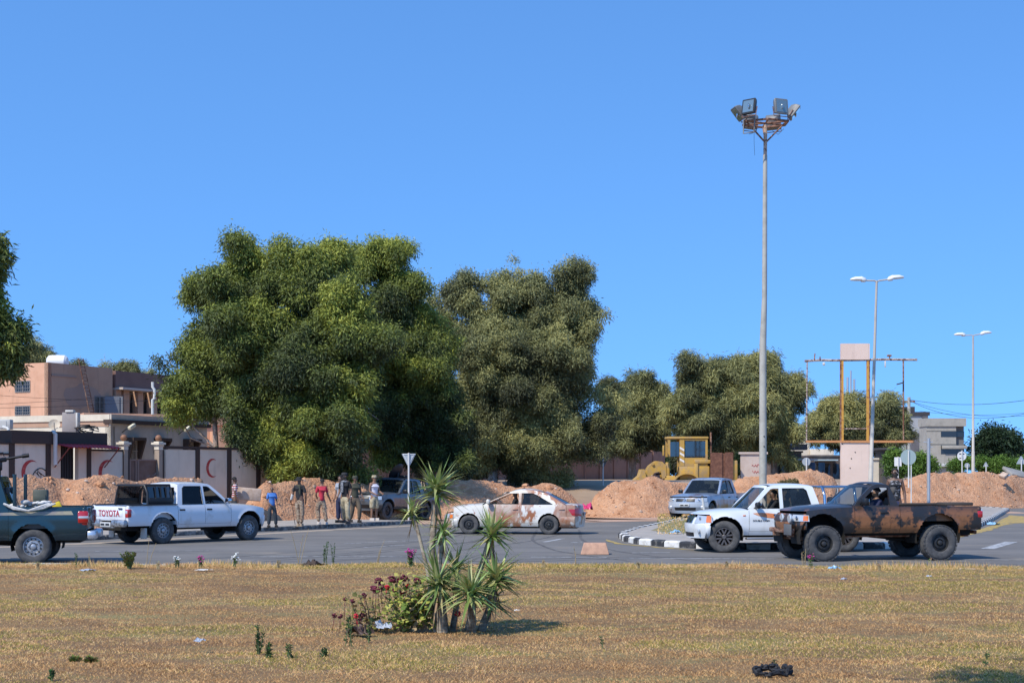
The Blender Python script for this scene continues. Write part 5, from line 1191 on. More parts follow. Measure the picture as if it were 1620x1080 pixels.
# wing with window strip; its shaded wall gets a darkened brown
c3_ = c2_+d2*LR2-l2*.0; hr3 = empty('brown_house', on_line(178, c2_, d2)+d2*.3, 0, 'shade-darkened brown house wing with a strip of tall windows, half behind the big tree', 'house'); c3_ = hr3.location.copy()
Tr3 = frame(c3_, d2, (0, 0, 1)); LR3 = (on_line(330, c3_, d2)-c3_).length; Y3 = c3_.y; zt3 = ZY(586, Y3)
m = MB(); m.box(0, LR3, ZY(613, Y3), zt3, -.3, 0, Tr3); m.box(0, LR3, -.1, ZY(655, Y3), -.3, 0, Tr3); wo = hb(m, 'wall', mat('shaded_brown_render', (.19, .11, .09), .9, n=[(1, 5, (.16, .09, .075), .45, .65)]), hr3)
m = MB(); m.box(0, LR3, ZY(616, Y3), ZY(613, Y3)+.02, -.3, .6, Tr3); hb(m, 'ledge', mat('pale_ledge', (.5, .42, .36), .8), hr3)
m = MB(); m.box(0, LR3, ZY(655, Y3), ZY(613, Y3), -.5, -.45, Tr3); hb(m, 'window_strip', gl_d, hr3)
for px in (178, 196, 218, 240, 262, 284):
    xa = alongR(px, c3_, d2) if px > 178 else 0; m = MB(); m.box(xa, xa+.55, ZY(655, Y3)+.01, ZY(616, Y3)-.01, -.44, 0, Tr3); hb(m, 'pillar', brown_and_shade, hr3)
# orange peach house behind the tree
hr4 = empty('orange_house', W(300, 752, 88), 0, 'low orange-peach house partly hidden behind the eucalyptus, right of the shade-greyed wall', 'house'); cc = Vector((hr4.location.x, 88, 0)); hr4.location = cc; T4 = frame(cc, (math.cos(R(25)), math.sin(R(25)), 0), (0, 0, 1))
m = MB(); m.box(0, 9, -.1, ZY(672, 88), -4, 0, T4); hb(m, 'wall', peach, hr4)
m = MB(); m.box(-2.2, 9.2, ZY(672, 88), ZY(656, 88), -4.1, .12, T4); hb(m, 'parapet', brown_and_shade, hr4)
m = MB(); m.box(-6, 0, ZY(664, 88), ZY(656, 88)+.01, -4.2, .1, T4); hb(m, 'roof_slab', peach, hr4)
m = MB(); m.box(1.2, 3.4, -.1, ZY(682, 88), .0, 1.2, T4); hb(m, 'porch', peach, hr4)
m = MB(); m.box(.4, 1.0, ZY(704, 88), ZY(698, 88), .003, .02, T4); hb(m, 'window', gl_d, hr4)
# pink-brown compound wall behind the trees
PA = W(528, 752, 82); PA.z = 0
lw = empty('compound_wall', PA, 0, 'long pink-brown compound wall with pilasters, in the shade behind the eucalyptus trees', 'wall')
PB = W(1052, 752, 128); PB.z = 0; dW = (PB-PA).normalized(); T = frame(PA, dW, (0, 0, 1)); Lw = (PB-PA).length
for k in range(18):
    x0, x1 = Lw*k/18, Lw*(k+1)/18; y_ = (PA+dW*x0).y; zt = ZY(705+9*k/18, y_); m = MB(); m.box(x0+.14, x1-.0, -.1, zt, -.15, 0, T); o = hb(m, 'wall_panel', pinkw, lw)
    m = MB(); m.box(x0-.14, x0+.14, -.1, zt+.08, -.2, .09, T); hb(m, 'pilaster', pinkw, lw)
# right hand buildings ------------------------------------------------
def boxhouse(name, label, cat, faces, mt, rz=0, extra=None):
    """faces: (px0, px1, ytop, Y, depth)"""
    px0, px1, yt, Y, dp = faces; a, b = W(px0, yt, Y), W(px1, yt, Y); root = empty(name, ((a.x+b.x)/2, Y, 1.4), rz, label, cat)
    w_ = (b.x-a.x)/2; m = MB(); m.box(-w_, w_, 0, dp, -1.5, a.z-1.4); m.build('wall', mt, root, smooth=None)
    m = MB(); m.box(-w_-.1, w_+.1, -.1, dp+.1, a.z-1.4, a.z-1.4+.14); m.build('roof', mt, root, smooth=None)
    return root, w_, a.z-1.4
ivory = wallmat('ivory_wall', (.66, .58, .46), (.6, .5, .38))
root, w_, tz = boxhouse('ivory_house', 'ivory flat-roofed house above the dark shop canopy, left of the pink sign column', 'house', (1240, 1281, 686, 135, 9), ivory)
m = MB(); m.rbox(w_+.02, w_+2.1, -.3, 6, -1.5, ZY(710, 135)-1.4, .03); m.build('annexe', ivory, root)
root, w_, tz = boxhouse('corner_shop', 'brown shop with a dark flat canopy and shuttered fronts, behind the earth bank', 'shop', (1226, 1268, 716, 112, 6), mat('shop_brown', (.14, .10, .085), .8, n=[(3, 4, (.2, .15, .12), .45, .6)]))
m = MB(); m.box(-w_-.5, w_+.2, -1.2, 0, tz+.2, tz+.62); m.build('canopy', mat('canopy_grey', (.085, .07, .068), .7), root)
m = MB(); m.box(-w_+.2, w_+1.0, -1.0, -.2, tz-.55, tz-.45); m.build('awning', mat('pale_metal', (.4, .38, .36), .6), root)
for k in range(5): m = MB(); x = -w_+.3+k*.72; m.rbox(x, x+.5, -.06, -.01, -1.0, tz-.7, .02); m.build('shutter' if k % 2 else 'window', [gl_d, mat('blue_shutter', (.05, .08, .13), .6)][k % 2], root)
dish(1257, 697, 110, .42, 'grey satellite dish on the canopy of the brown shop', -40, 30, mat('grey_dish', (.4, .4, .4), .6))
root, w_, tz = boxhouse('graffiti_wall', 'pale pink boundary wall daubed with red graffiti beside the floodlight mast', 'wall', (1172, 1212, 718, 100, .25), wallmat('pale_pink_wall', (.58, .47, .40), (.5, .38, .31)))
m = MB(); rnd = random.Random(4)
for k in range(3):
    x = -.1; z = tz-.75-.42*k; pts = []
    for j in range(16): pts.append((x+.055*j+rnd.uniform(-.02, .03), -.008, z+.09*math.sin(j*1.9+k)+rnd.uniform(-.03, .03)))
    m.tube(pts, .022, 4)
m.build('graffiti', mat('red_graffiti', (.45, .08, .08), .7), root)
root, w_, tz = boxhouse('corner_shop', 'dark low shop with a pale blue awning, left of the pink sign column', 'shop', (1284, 1340, 722, 128, 6), mat('dark_shop_front', (.09, .075, .07), .8, n=[(2, 5, (.15, .12, .10), .45, .65)]))
m = MB(); m.box(-w_+.2, w_*.3, -1.4, 0, tz-.35, tz-.25); m.build('awning', mat('pale_blue_awning', (.35, .48, .55), .6), root)
for k in range(4): m = MB(); x = -w_+.3+k*.75; m.rbox(x, x+.5, -.06, -.01, -1.0, tz-.6, .02); m.build('window', gl_d, root)
root, w_, tz = boxhouse('garden_wall', 'low white wall and gate pier right of the pink sign column', 'wall', (1374, 1396, 727, 105, 2), wallmat('white_gate_wall', (.62, .56, .46)))
m = MB(); m.rbox(-w_-1.9, -w_-.02, -.1, .2, -1.4, tz-.25, .03); m.mi = 0; m.build('side_wall', MC['white_gate_wall'], root)
root, w_, tz = boxhouse('kiosk', 'dark kiosk with a flat roof behind the standing man', 'kiosk', (1396, 1406, 715, 104, 2), mat('kiosk_dark', (.06, .055, .055), .7))
m = MB(); m.box(-w_-.3, w_+.3, -.5, 2.3, tz+.15, tz+.3); m.build('canopy', MC['kiosk_dark'], root)
# grey unfinished concrete block
cA = W(1468, 752, 190); cA.z = 1.5; rt = empty('grey_building', cA, 0, 'tall grey rendered building with a stepped shade panel, between the tree and the balcony block', 'building')
m = MB(); zt = ZY(657, 190)-1.5; wd = (1468-1384)/F*190; m.box(-wd, 0, 0, .4, -1.6, zt); m.build('wall', wallmat('light_grey_render', (.40, .40, .40), (.33, .33, .33), .3), rt)
dk = mat('shade_grey_side', (.14, .13, .135), .9, n=[(.6, 4, (.1, .095, .1), .45, .6)])  # stepped dark panel puts the building's shadow side into its colour
m = MB(); m.poly([(0, zt+.05), (0, -1.5), (-5.6, -1.5), (-5.6, 3.0), (-4.4, 3.6), (-4.4, 4.6), (-5.9, 4.6), (-5.9, 6.0), (-2.6, 6.0), (-2.6, zt-2.2), (-1.2, zt-2.2), (-1.2, zt+.05)], mp=lambda a, b, k: (a*.62-.02, -.06-k*.1, b), th=True); m.build('stepped_shade_panel', dk, rt, smooth=None)
m = MB(); m.box(-wd*.72, .2, -.2, 6, zt, zt+.45); m.box(-wd*.72, -wd*.25, -.1, 6, zt+.45, zt+1.1); m.build('roof', mat('dark_roof', (.05, .045, .05), .9), rt)
m = MB(); m.box(-3.9, -3.1, -.45, -.4, 5.0, 7.3); m.build('window', gl_d, rt)
# balcony block
cB = W(1480, 752, 170); cB.z = 1.5; rt = empty('balcony_building', cB, 0, 'beige concrete three-storey block with corner balconies, right of the grey building', 'building')
wB = (1513-1472)/F*170; zt = ZY(674, 170)-1.5; m = MB(); m.box(-1, wB-.6, 0, 3, -1.6, zt); bw = m.build('wall', wallmat('board_marked_concrete', (.36, .33, .28), (.28, .26, .22), 2), rt)
bm_ = MC['board_marked_concrete']; m = MB(); m.box(-1.1, wB+.5, -.15, 3.2, zt, zt+.9); m.build('roof', bm_, rt)
fl = [(ZY(707, 170)-1.5, ZY(695, 170)-1.5), (ZY(732, 170)-1.5, ZY(722, 170)-1.5)]
wtop = [zt, ZY(712, 170)-1.5]
m = MB()
for zz in (ZY(702, 170)-1.5, ZY(681, 170)-1.5): m.box(-1.02, wB-.58, -.03, 0, zz-.07, zz)
m.build('string_course', mat('dark_joint', (.16, .15, .13), .9), rt)
for zb_, zt_ in ((ZY(707, 170)-1.5, ZY(696, 170)-1.5),): m = MB(); m.rbox(wB-2.2, wB+.5, -.5, 3, zb_-.2, zt_-.6, .03); m.build('balcony', bm_, rt)
for y0, y1 in ((682, 691), (704, 718)):
    m = MB(); m.box(wB-2.3, wB-.61, -.02, -.004, ZY(y1, 170)-1.5, ZY(y0, 170)-1.5); w0 = m.build('window', gl_d, rt)
    m = MB(); m.box(wB-.6, wB+.4, .3, .4, ZY(y1, 170)-1.5, ZY(y0, 170)-1.5); m.build('window', gl_d, rt)
m = MB(); m.box(wB-.59, wB+.42, .5, 3, -1.5, zt-.01); m.build('lower_wall', mat('shaded_block', (.16, .15, .14), .9), rt)  # recess shade is put into this wall's darker colour
m = MB(); m.rbox(-.3, 1.6, -.5, -.02, ZY(738, 170)-1.5, ZY(733, 170)-1.5, .05); m.build('air_conditioner', mat('ac_white', (.5, .49, .46)), rt)
m = MB(); m.tube([(-3.5, 0, zt-9.5), (-3.5, 0, zt-9.4)], .02, 4) if False else None
# ------------------------------------------------------------------ poles, lamps, signs
polec = mat('concrete_pole', (.42, .40, .35), .85, n=[(2, 5, (.33, .31, .27), .45, .65)], bump=(30, .25, .01)); galv = mat('galvanised_steel', (.45, .47, .49), .5, .6)
MY = 61.0; mz = lambda py: ZY(py, MY); mx = lambda px: (px-810)/F*MY
ms = empty('floodlight_mast', (mx(1207), MY, .15), 0, 'tall floodlight mast rising behind the clean white pickup, ring of lamps on top', 'floodlight mast'); O = Vector((mx(1207), MY, .15))
def L_(px, py, dy=0): return Vector((mx(px), MY+dy, mz(py)))-O
m = MB(); m.tube([(0, 0, -.1), (0, 0, 7), L_(1209.5, 470), L_(1210.5, 246)], [.155, .14, .105, .085], 16); m.build('pole', polec, ms, smooth=60)
m = MB(); m.tube([L_(1210.5, 246), L_(1211, 198)], .075, 10); m.build('neck', mat('rusty_pale_paint', (.48, .33, .24), .8, n=[(8, 5, (.1, .05, .035), .5, .6)]), ms)
frm = mat('rusty_frame', (.30, .16, .11), .8, n=[(7, 5, (.10, .05, .04), .45, .6)]); hubz = L_(1211, 195).z; hx = L_(1211, 195).x; m = MB(); Rr = .98
pts = [Vector((hx+Rr*math.cos(a), Rr*.75*math.sin(a), hubz)) for a in [2*math.pi*k/6+R(30) for k in range(7)]]
for a, b in zip(pts, pts[1:]): m.tube([a, b], .045, 6)
for k in range(3): m.tube([pts[k], pts[k+3]], .035, 6)
for q_ in ((-.78, -.2), (.78, -.2), (0, .6)): m.tube([Vector((hx+q_[0], q_[1], hubz)), Vector((hx, 0, L_(1211, 226).z))], .035, 6)
m.build('frame_ring', frm, ms)
fgrey = mat('floodlight_casing', (.20, .20, .195), .55, .3); fglass = mat('floodlight_glass', (.25, .32, .32), .08, .6, coat=1)
def flood(ang, tilt, dist=1.0, up_=.35, hang=False, dark=False):
    T = Matrix.Translation((hx, 0, hubz+up_)) @ Matrix.Rotation(ang, 4, 'Z') @ Matrix.Translation((dist, 0, 0)) @ Matrix.Rotation(tilt, 4, 'Y')
    m = MB(); rings = []
    for x_, w_, h_ in ((.10, .29, .29), (.08, .31, .31), (-.02, .29, .29), (-.14, .23, .24), (-.24, .12, .14)): rings.append([T @ Vector((x_, a*w_, b*h_)) for a, b in ((-1, -.9), (-.9, -1), (.9, -1), (1, -.9), (1, .9), (.9, 1), (-.9, 1), (-1, .9))])
    m.loft(rings); fo = m.build('floodlight', fgrey if not dark else BLACK, ms)
    m = MB(); m.box(.1, .112, -.24, .24, -.24, .24, T); m.build('lens', fglass, fo, smooth=None)
    m = MB(); m.sph(T @ Vector((.113, .02, -.02)), (.03, .12, .12), 12, 6); m.build('reflector', CHROME, fo)
    m = MB(); m.tube([T @ Vector((-.05, -.32, 0)), T @ Vector((0, -.32, -.38)), T @ Vector((0, .32, -.38)), T @ Vector((-.05, .32, 0))], .02, 5); m.build('yoke', frm, fo)
flood(R(-66), R(-6), 1.05, .42); flood(R(-132), R(-10), 1.15, .44, dark=True); flood(R(-10), R(38), 1.12, .40); flood(R(190), R(38), 1.12, .36); flood(R(62), R(-15), .95, .22); flood(R(118), R(-15), .95, .25)
m = MB(); a_ = L_(1172, 196, -.7); m.tube([a_, a_+Vector((.0, 0, -.55)), a_+Vector((.42, .0, -.50)), a_+Vector((.45, 0, .02))], .03, 6); m.rbox(a_.x-.02, a_.x+.47, a_.y-.05, a_.y+.05, a_.z+.05, a_.z+.17, .02); m.build('loose_bracket', fgrey, ms)
m = MB(); m.tube([L_(1193, 200), L_(1193, 225), L_(1194, 246)], .008, 4); m.tube([L_(1183, 215, -.3), L_(1189, 213, -.2), L_(1194, 205), L_(1200, 203)], .01, 4); m.tube([L_(1222, 207), L_(1231, 213), L_(1240, 204)], .01, 4); m.build('loose_cable', BLACK, ms)
m = MB(); 
for py in (690, 706): m.sph(L_(1208.6, 0)*0+Vector((.02, -.15, mz(py)-O.z)), .028, 6, 4)
m.build('bolt', BLACK, ms)
def street_lamp(label, px0, px1, ybase, ytop, Y, armL, armR, rise):
    x0, x1 = (px0-810)/F*Y, (px1-810)/F*Y; zb_, zt_ = ZY(ybase, Y), ZY(ytop, Y); root = empty('street_lamp', (x0, Y, zb_), 0, label, 'street lamp', 'twin-armed street lamps'); s = F/Y; H_ = zt_-zb_; dx = x1-x0
    m = MB(); m.tube([(0, 0, -.3), (dx*.2, 0, H_*.2), (dx*.201, 0, H_*.2+.01), (dx*.6, 0, H_*.6), (dx, 0, H_)], [.115, .10, .085, .07, .05], 12); m.build('pole', mat('painted_pole', (.46, .42, .36), .6, n=[(2, 4, (.36, .32, .28), .5, .7)]), root, smooth=60)
    for sg, ln in ((-1, armL), (1, armR)):
        l_ = ln/s; m = MB(); e = Vector((dx+sg*l_*.42, 0, H_+rise*sg*.35+.03)); m.tube([(dx, 0, H_-.05), (dx+sg*.1, 0, H_), e], .035, 8); a_ = m.build('arm', MC['painted_pole'], root)
        m = MB(); rings = []
        for t, w_, h_, z_ in ((0, .05, .06, 0), (.08, .13, .13, .0), (.3, .18, .17, .03), (.32, .18, .13, .06), (.7, .18, .12, .07), (.95, .12, .07, .06), (1, .05, .03, .06)):
            c_ = e+Vector((sg*l_*.66*t, 0, z_+.03*sg*t)); rings.append([c_+Vector((0, w_*math.cos(q), h_*math.sin(q)*(1 if math.sin(q) > 0 else .55))) for q in [2*math.pi*k/12 for k in range(12)]])
        m.loft(rings); m.build('lamp_head', mat('lamp_head_white', (.72, .73, .74), .4), a_, smooth=70)
    return root
street_lamp('taller twin-armed street lamp leaning slightly, right against the pink sign column', 1376, 1387, 800, 444, 68, 39, 40, .06)
street_lamp('twin-armed street lamp standing alone over the right earth bank', 1539.5, 1539.5, 760, 530, 98, 28, 27, .12)
# pink sign column with its rusty frame
PY = 71; px_ = lambda p: (p-810)/F*PY; pz = lambda p: ZY(p, PY)
ps = empty('sign_column', (px_(1351), PY, .15), 0, 'pink rendered column carrying an empty rusty and yellow sign frame', 'sign structure'); O = ps.location.copy()
def Pp(a, b, dy=0): return Vector((px_(a), PY+dy, pz(b)))-O
pinkc = wallmat('pink_column', (.76, .57, .47), (.70, .51, .42), .5)
for (y0, y1) in ((543.5, 569), (697, 830)):
    m = MB(); a, b = Pp(1330, y0), Pp(1373.5, y1); m.box(a.x, b.x, -.12, .12, b.z if y1 < 800 else -.2, a.z); m.box(b.x+.001, b.x+.05, -.11, .11, b.z if y1 < 800 else -.2, a.z-.01); 
    o = m.build('column', pinkc, ps, smooth=None)
m = MB()
for p_ in ((1352, 715), (1344, 740), (1332, 702), (1346, 725)): m.sph(Pp(*p_, -.12), .03, 6, 4)
m.build('bolt', BLACK, ps)
yel = mat('yellow_steel', (.62, .31, .05), .6, n=[(5, 5, (.32, .11, .04), .55, .7)]); rw = mat('rust_white_steel', (.5, .40, .34), .8, n=[(9, 5, (.13, .06, .04), .47, .58)]); 
for x_ in (1332.5, 1372.5):
    m = MB(); a, b = Pp(x_-1.6, 570), Pp(x_+1.6, 697); m.box(a.x, b.x, -.08, .06, b.z, a.z); m.build('upright', yel, ps)
    m = MB(); sx = -.06 if x_ < 1350 else .0; a2 = a.x-.055 if x_ < 1350 else b.x+.001; m.box(a2, a2+.054, -.07, .07, b.z, a.z); m.build('upright_back', RUST, ps)
m = MB(); m.tube([Pp(1273, 571), Pp(1300, 569.5), Pp(1320, 570), Pp(1400, 568.5), Pp(1451, 569)], .055, 6); m.build('top_rail', rw, ps)
m = MB(); a, b = Pp(1274, 696.5), Pp(1445, 700); m.box(a.x, b.x, -.17, -.121, b.z, a.z); m.build('bottom_rail', mat('orange_steel', (.58, .25, .09), .7, n=[(6, 4, (.4, .17, .08), .5, .7)]), ps)
m = MB(); m.tube([Pp(1277, 572), Pp(1276, 697)], .032, 6); m.build('side_upright', rw, ps); m = MB(); m.tube([Pp(1429, 570), Pp(1429.5, 697)], .036, 6); m.build('side_upright', RUST, ps)
m = MB(); m.tube([Pp(1334, 678), Pp(1372, 678)], .03, 6); m.build('cross_bar', rw, ps)
m = MB()
for a, b in (((1289, 559), (1288, 569)), ((1297, 564), (1297, 569)), ((1407, 561), (1407, 568)), ((1418, 608), (1429, 605)), ((1416, 700), (1419, 704)), ((1350, 562), (1352, 569))): m.tube([Pp(*a, -.05), Pp(*b, -.05)], .03, 5)
m.rbox(Pp(1403, 562).x, Pp(1410, 561).x, -.1, .02, Pp(0, 564).z, Pp(0, 561).z, .02); m.build('broken_fitting', RUST, ps)
m = MB(); m.rbox(Pp(1301, 0).x, Pp(1305, 0).x, -.1, 0, Pp(0, 578).z, Pp(0, 573).z, .03); m.rbox(Pp(1399, 0).x, Pp(1401, 0).x, -.1, 0, Pp(0, 581).z, Pp(0, 571).z, .02); m.build('lamp_holder', mat('white_pipe', (.6, .58, .53)), ps)
def sign(label, px, ybase, ytop, Y, shape, r, face, cat='road sign', tilt=0, pr=.035, zc=None, name='road_sign', rot=0, back=True, marks=None):
    x0 = (px-810)/F*Y; zb_ = max(0, ZY(ybase, Y)); zt_ = ZY(ytop, Y); root = empty(name, (x0, Y, zb_), R(rot), label, cat)
    m = MB(); m.tube([(0, 0, -.3), (tilt*(zt_-zb_), 0, zt_-zb_)], pr, 8); m.build('post', mat('white_post', (.62, .62, .60), .6), root)
    H_ = zt_-zb_ if zc is None else ZY(zc, Y)-zb_; m = MB(); yo = .05
    if shape == 'round': pts = [(r*math.cos(a), H_+r*math.sin(a)) for a in [2*math.pi*k/28 for k in range(28)]]
    elif shape == 'tri_down': pts = [(-r, H_+r*.6), (r, H_+r*.6), (.06, H_-r*1.0), (-.06, H_-r*1.0)]
    elif shape == 'tri_up': pts = [(-r, H_-r*.6), (r, H_-r*.6), (.03, H_+r*1.0), (-.03, H_+r*1.0)]
    else: pts = [(-r*.8, H_-r), (r*.8, H_-r), (r*.8, H_+r), (-r*.8, H_+r)]
    m.poly(pts, mp=lambda a, b, k: (a, yo+k*.02, b), th=True); fo = m.build('sign_plate', face, root, smooth=None)
    if marks: marks(fo, H_, yo)
    return root
sgrey = mat('sign_back_grey', (.42, .45, .46), .5, .3); sgr = mat('sign_back_green', (.36, .44, .42), .5, .2); swh = mat('sign_face_white', (.72, .72, .70), .5)
def triback(fo, H_, yo):
    m = MB(); pts = [(-.27, H_+.15), (.27, H_+.15), (.0, H_-.27)]; m.tube([Vector((a*.85, yo-.012, b)) for a, b in pts]+[Vector((pts[0][0]*.8, yo-.012, pts[0][1]))], .015, 5); m.build('rim', swh, fo)
sign('downward triangle give-way sign seen from behind, on a white post beside the silver pickup', 646.5, 822, 716, 62, 'tri_down', .29, sgrey, zc=724, marks=triback)
sign('small shade-darkened sign seen from behind on a white post, left of the wheel loader', 954, 768, 716, 84, 'tri_down', .30, mat('shaded_sign_back', (.12, .13, .14), .6), zc=730)  # sign back coloured dark to stand for shade
sign('small round grey sign back above the middle earth bank, by the brown shop', 1276, 752, 724, 88, 'round', .24, sgrey, zc=730)
sign('large round grey-green sign back on two white posts, left end of the right bank', 1437.5, 762, 712, 80, 'round', .41, sgr, zc=723)
m = MB(); p = W(1441.5, 760, 80.1); m.tube([(p.x, 80.1, 0), (p.x, 80.1, ZY(725, 80))], .03, 8); tag(m.build('sign_post', mat('white_post', (.62, .62, .6))), 'thin white post just right of the large round sign back', 'post')
sign('small white rectangular sign left of the large round sign', 1421, 760, 722, 88, 'rect', .26, swh, zc=730)
def rmark(fo, H_, yo):
    m = MB(); m.box(-.16, .16, yo-.004, yo-.001, H_+.10, H_+.16); m.box(-.16, .10, yo-.004, yo-.001, H_-.16, H_-.11); m.box(-.03, .03, yo-.004, yo-.001, H_-.1, H_+.08); m.build('markings', BLACK, fo, smooth=None)
sign('bright white round sign with a dark symbol, left of the far street lamp', 1522, 762, 712, 92, 'round', .28, swh, zc=721, marks=rmark)
sign('small round grey sign back directly right of the white round sign', 1530.5, 757, 734, 100, 'round', .17, sgrey, zc=736)
sign('small upright triangular sign back right of the far street lamp', 1560, 762, 735, 100, 'tri_up', .18, sgrey, zc=735)
sign('pale triangular sign back cut by the right edge', 1616, 760, 727, 92, 'tri_up', .3, sgrey, zc=729)
m = MB(); x = (1469-810)/F*76; m.tube([(x, 76, 0), (x, 76, ZY(693, 76))], .085, 12); m.tube([(x-.25, 76, ZY(699, 76)), (x+.2, 76, ZY(699, 76))], .025, 5); m.tube([(x, 76, ZY(707, 76)), (x+.2, 76, ZY(707, 76))], .025, 5)
tag(m.build('steel_post', galv, smooth=60), 'plain galvanised steel post standing behind the mud-smeared pickup bed', 'post')
m = MB(); g = G(1112, 826); m.tube([(g.x+.10, g.y, .1), (g.x-.03, g.y-.1, 1.0)], .05, 10); m.mi = 1; m.sph((g.x-.035, g.y-.1, 1.02), .06, 8, 5); tag(m.build('marker_post', [mat('white_post', (.62, .62, .6)), BLACK]), 'leaning white marker post with a black top in front of the blue-grey pickup', 'post')
# concrete block on the road
m = MB(); g = G(943, 878); m.loft([[Vector((x, y, z)) for x, y in ((-a, -b), (a, -b), (a, b), (-a, b))] for a, b, z in ((.34, .3, 0), (.33, .29, .04), (.27, .2, .25), (.26, .18, .27))]); o = m.build('concrete_block', mat('peach_concrete', (.50, .29, .19), .9, n=[(6, 5, (.38, .22, .15), .45, .65)], bump=(15, .4, .02)), bevel=.015); o.location = g+Vector((0, .5, .004)); o.rotation_euler = (0, 0, R(-3)); tag(o, 'low orange-brown concrete block standing on the road near the grass', 'concrete block')
# rubble slabs
def slab(px, py, Y, sz, rot, label, mt=conc):
    m = MB(); m.rbox(-sz[0], sz[0], -sz[1], sz[1], -sz[2], sz[2], .04); o = m.build('concrete_slab', mt); o.location = W(px, py, Y); o.rotation_euler = tuple(R(v) for v in rot); return tag(o, label, 'concrete slab')
slab(1609, 749, 91, (.75, .55, .10), (25, 12, 20), 'large tilted grey slab on the right earth bank', concg); slab(1588, 752, 87.5, (.2, .2, .12), (20, -30, 30), 'small pale rubble block below the tilted slab', rockm)
slab(390, 781, 58.3, (.55, .4, .24), (0, 5, 10), 'pale concrete rubble block at the left foot of the bank behind the men', rockm)
# utility pole and wires
up_ = empty('utility_pole', (( 1438-810)/F*150, 150, 1.5), 0, 'thin utility pole between the tree and the grey building', 'utility pole'); m = MB(); hh = ZY(628, 150)-1.5; m.tube([(0, 0, -.2), (0, 0, hh)], .16, 8); m.build('pole', polec, up_); m = MB(); m.box(-.6, .6, -.06, .06, hh-.5, hh-.35); m.build('crossarm', RUST, up_)
def wire(label, a, b, sag, r=.03):
    m = MB(); A, B = W(*a), W(*b); m.tube([A.lerp(B, k/16)-Vector((0, 0, sag*4*(k/16)*(1-k/16))) for k in range(17)], r, 4); tag(m.build('power_line', BLACK), label, 'power line', 'overhead wires')
wire('topmost power line crossing to the right edge', (1438, 632, 150), (1680, 622, 130), .7, .028); wire('second power line sagging from the utility pole to the right edge', (1438, 633, 150), (1700, 630, 110), 1.6, .022); wire('third power line below the others at right', (1440, 634, 150), (1660, 652, 150), .9, .022); wire('lowest power line on the right, nearly level', (1455, 650, 160), (1680, 646, 140), .5, .02)
for k, (a, b, lb) in enumerate((((-40, 640, 80), (330, 605, 95), 'upper wire crossing in front of the tall peach house'), ((-40, 622, 80), (330, 630, 95), 'middle wire crossing in front of the tall peach house'), ((-40, 645, 80), (330, 622, 95), 'lower wire crossing in front of the tall peach house'))): wire(lb, a, b, .25, .012)
m = MB(); p = W(241.5, 655, 78); m.tube([p, W(241.5, 632, 78), W(244.5, 630, 78), W(244.5, 616, 78), W(241.5, 612, 78), W(241.5, 604, 78)], .075, 8); tag(m.build('vent_pipe', mat('white_pipe', (.6, .58, .53))), 'white cranked vent pipe in front of the window strip of the brown house', 'pipe')
m = MB(); a_ = W(1346, 625, 160)
for dx, z0_, z1_ in ((0, -3, 2.6), (-.35, -.2, 1.9), (.35, -.4, 1.7)): m.tube([a_+Vector((dx, 0, z0_)), a_+Vector((dx, 0, z1_))], .09 if dx == 0 else .12, 6)
tag(m.build('antenna_mast', galv), 'thin white antenna mast above the tree inside the sign frame', 'antenna')
# ------------------------------------------------------------------ wheel loader
YL = mat('loader_yellow', (.50, .30, .055), .7, n=[(3, 5, (.38, .25, .11), .42, .62), (12, 4, (.16, .10, .05), .62, .72)])
LY = 100; lp = Vector(((1085-810)/F*LY, LY, ZY(769, LY))); wl = empty('wheel_loader', lp, 0, 'yellow wheel loader with striped cab pillar behind the earth bank', 'wheel loader'); sL = F/LY
def X_(p): return (p-1085)/sL
def Z_(p): return (769-p)/sL
m = MB(); x0, x1 = X_(1054.5), X_(1117); zT = Z_(692); zB0 = Z_(737)
cabw = .8
for (xa, xb) in ((x0, x0+.16), (X_(1073), X_(1080.5)), (x1-.14, x1)):
    for yy in (-cabw, cabw-.12): m.box(xa, xb, yy, yy+.12, zB0 if xa > x0 else Z_(722), zT)
m.rbox(x0-.05, x1+.05, -cabw-.06, cabw+.06, zT-.10, zT+.05, .03); m.box(X_(1081), x1-.14, -cabw+.01, -cabw+.1, Z_(737), Z_(724)); m.box(X_(1081), x1-.14, -cabw+.01, -cabw+.1, Z_(697), zT-.12)
m.rbox(X_(1073), X_(1120), -cabw, cabw, Z_(760), zB0, .04); m.rbox(X_(1096), X_(1122), -cabw-.1, -cabw+.12, Z_(733), Z_(727), .03); m.rbox(X_(1096), X_(1102), -cabw-.1, -cabw, Z_(769), Z_(733), .03); m.build('cab', YL, wl)
m = MB(); m.box(X_(1058), X_(1072), -cabw+.04, -cabw+.06, Z_(722), Z_(699)); m.box(X_(1082), X_(1114), -cabw+.04, -cabw+.06, Z_(723), Z_(698)); m.build('cab_window', glass_mat('loader_glass', (.25, .33, .36), .1, .5), wl)
m = MB()
for py in (709, 717.5, 727): m.poly([(X_(1073.3), Z_(py-2.5)), (X_(1073.3), Z_(py+1)), (X_(1080.3), Z_(py+5)), (X_(1080.3), Z_(py+1.5))], mp=lambda a, b, k: (a, -cabw-.01-k*.004, b), th=True)
m.build('warning_stripes', mat('white_stripe', (.75, .72, .66), .6), wl)
m = MB(); m.box(X_(1103), X_(1122), -.7, .7, Z_(756), Z_(733)); m.build('engine_bay', DARK, wl)
m = MB(); m.rbox(X_(1122), X_(1164), -.85, .85, Z_(766), Z_(728), .06); m.build('engine_hood', YL, wl)
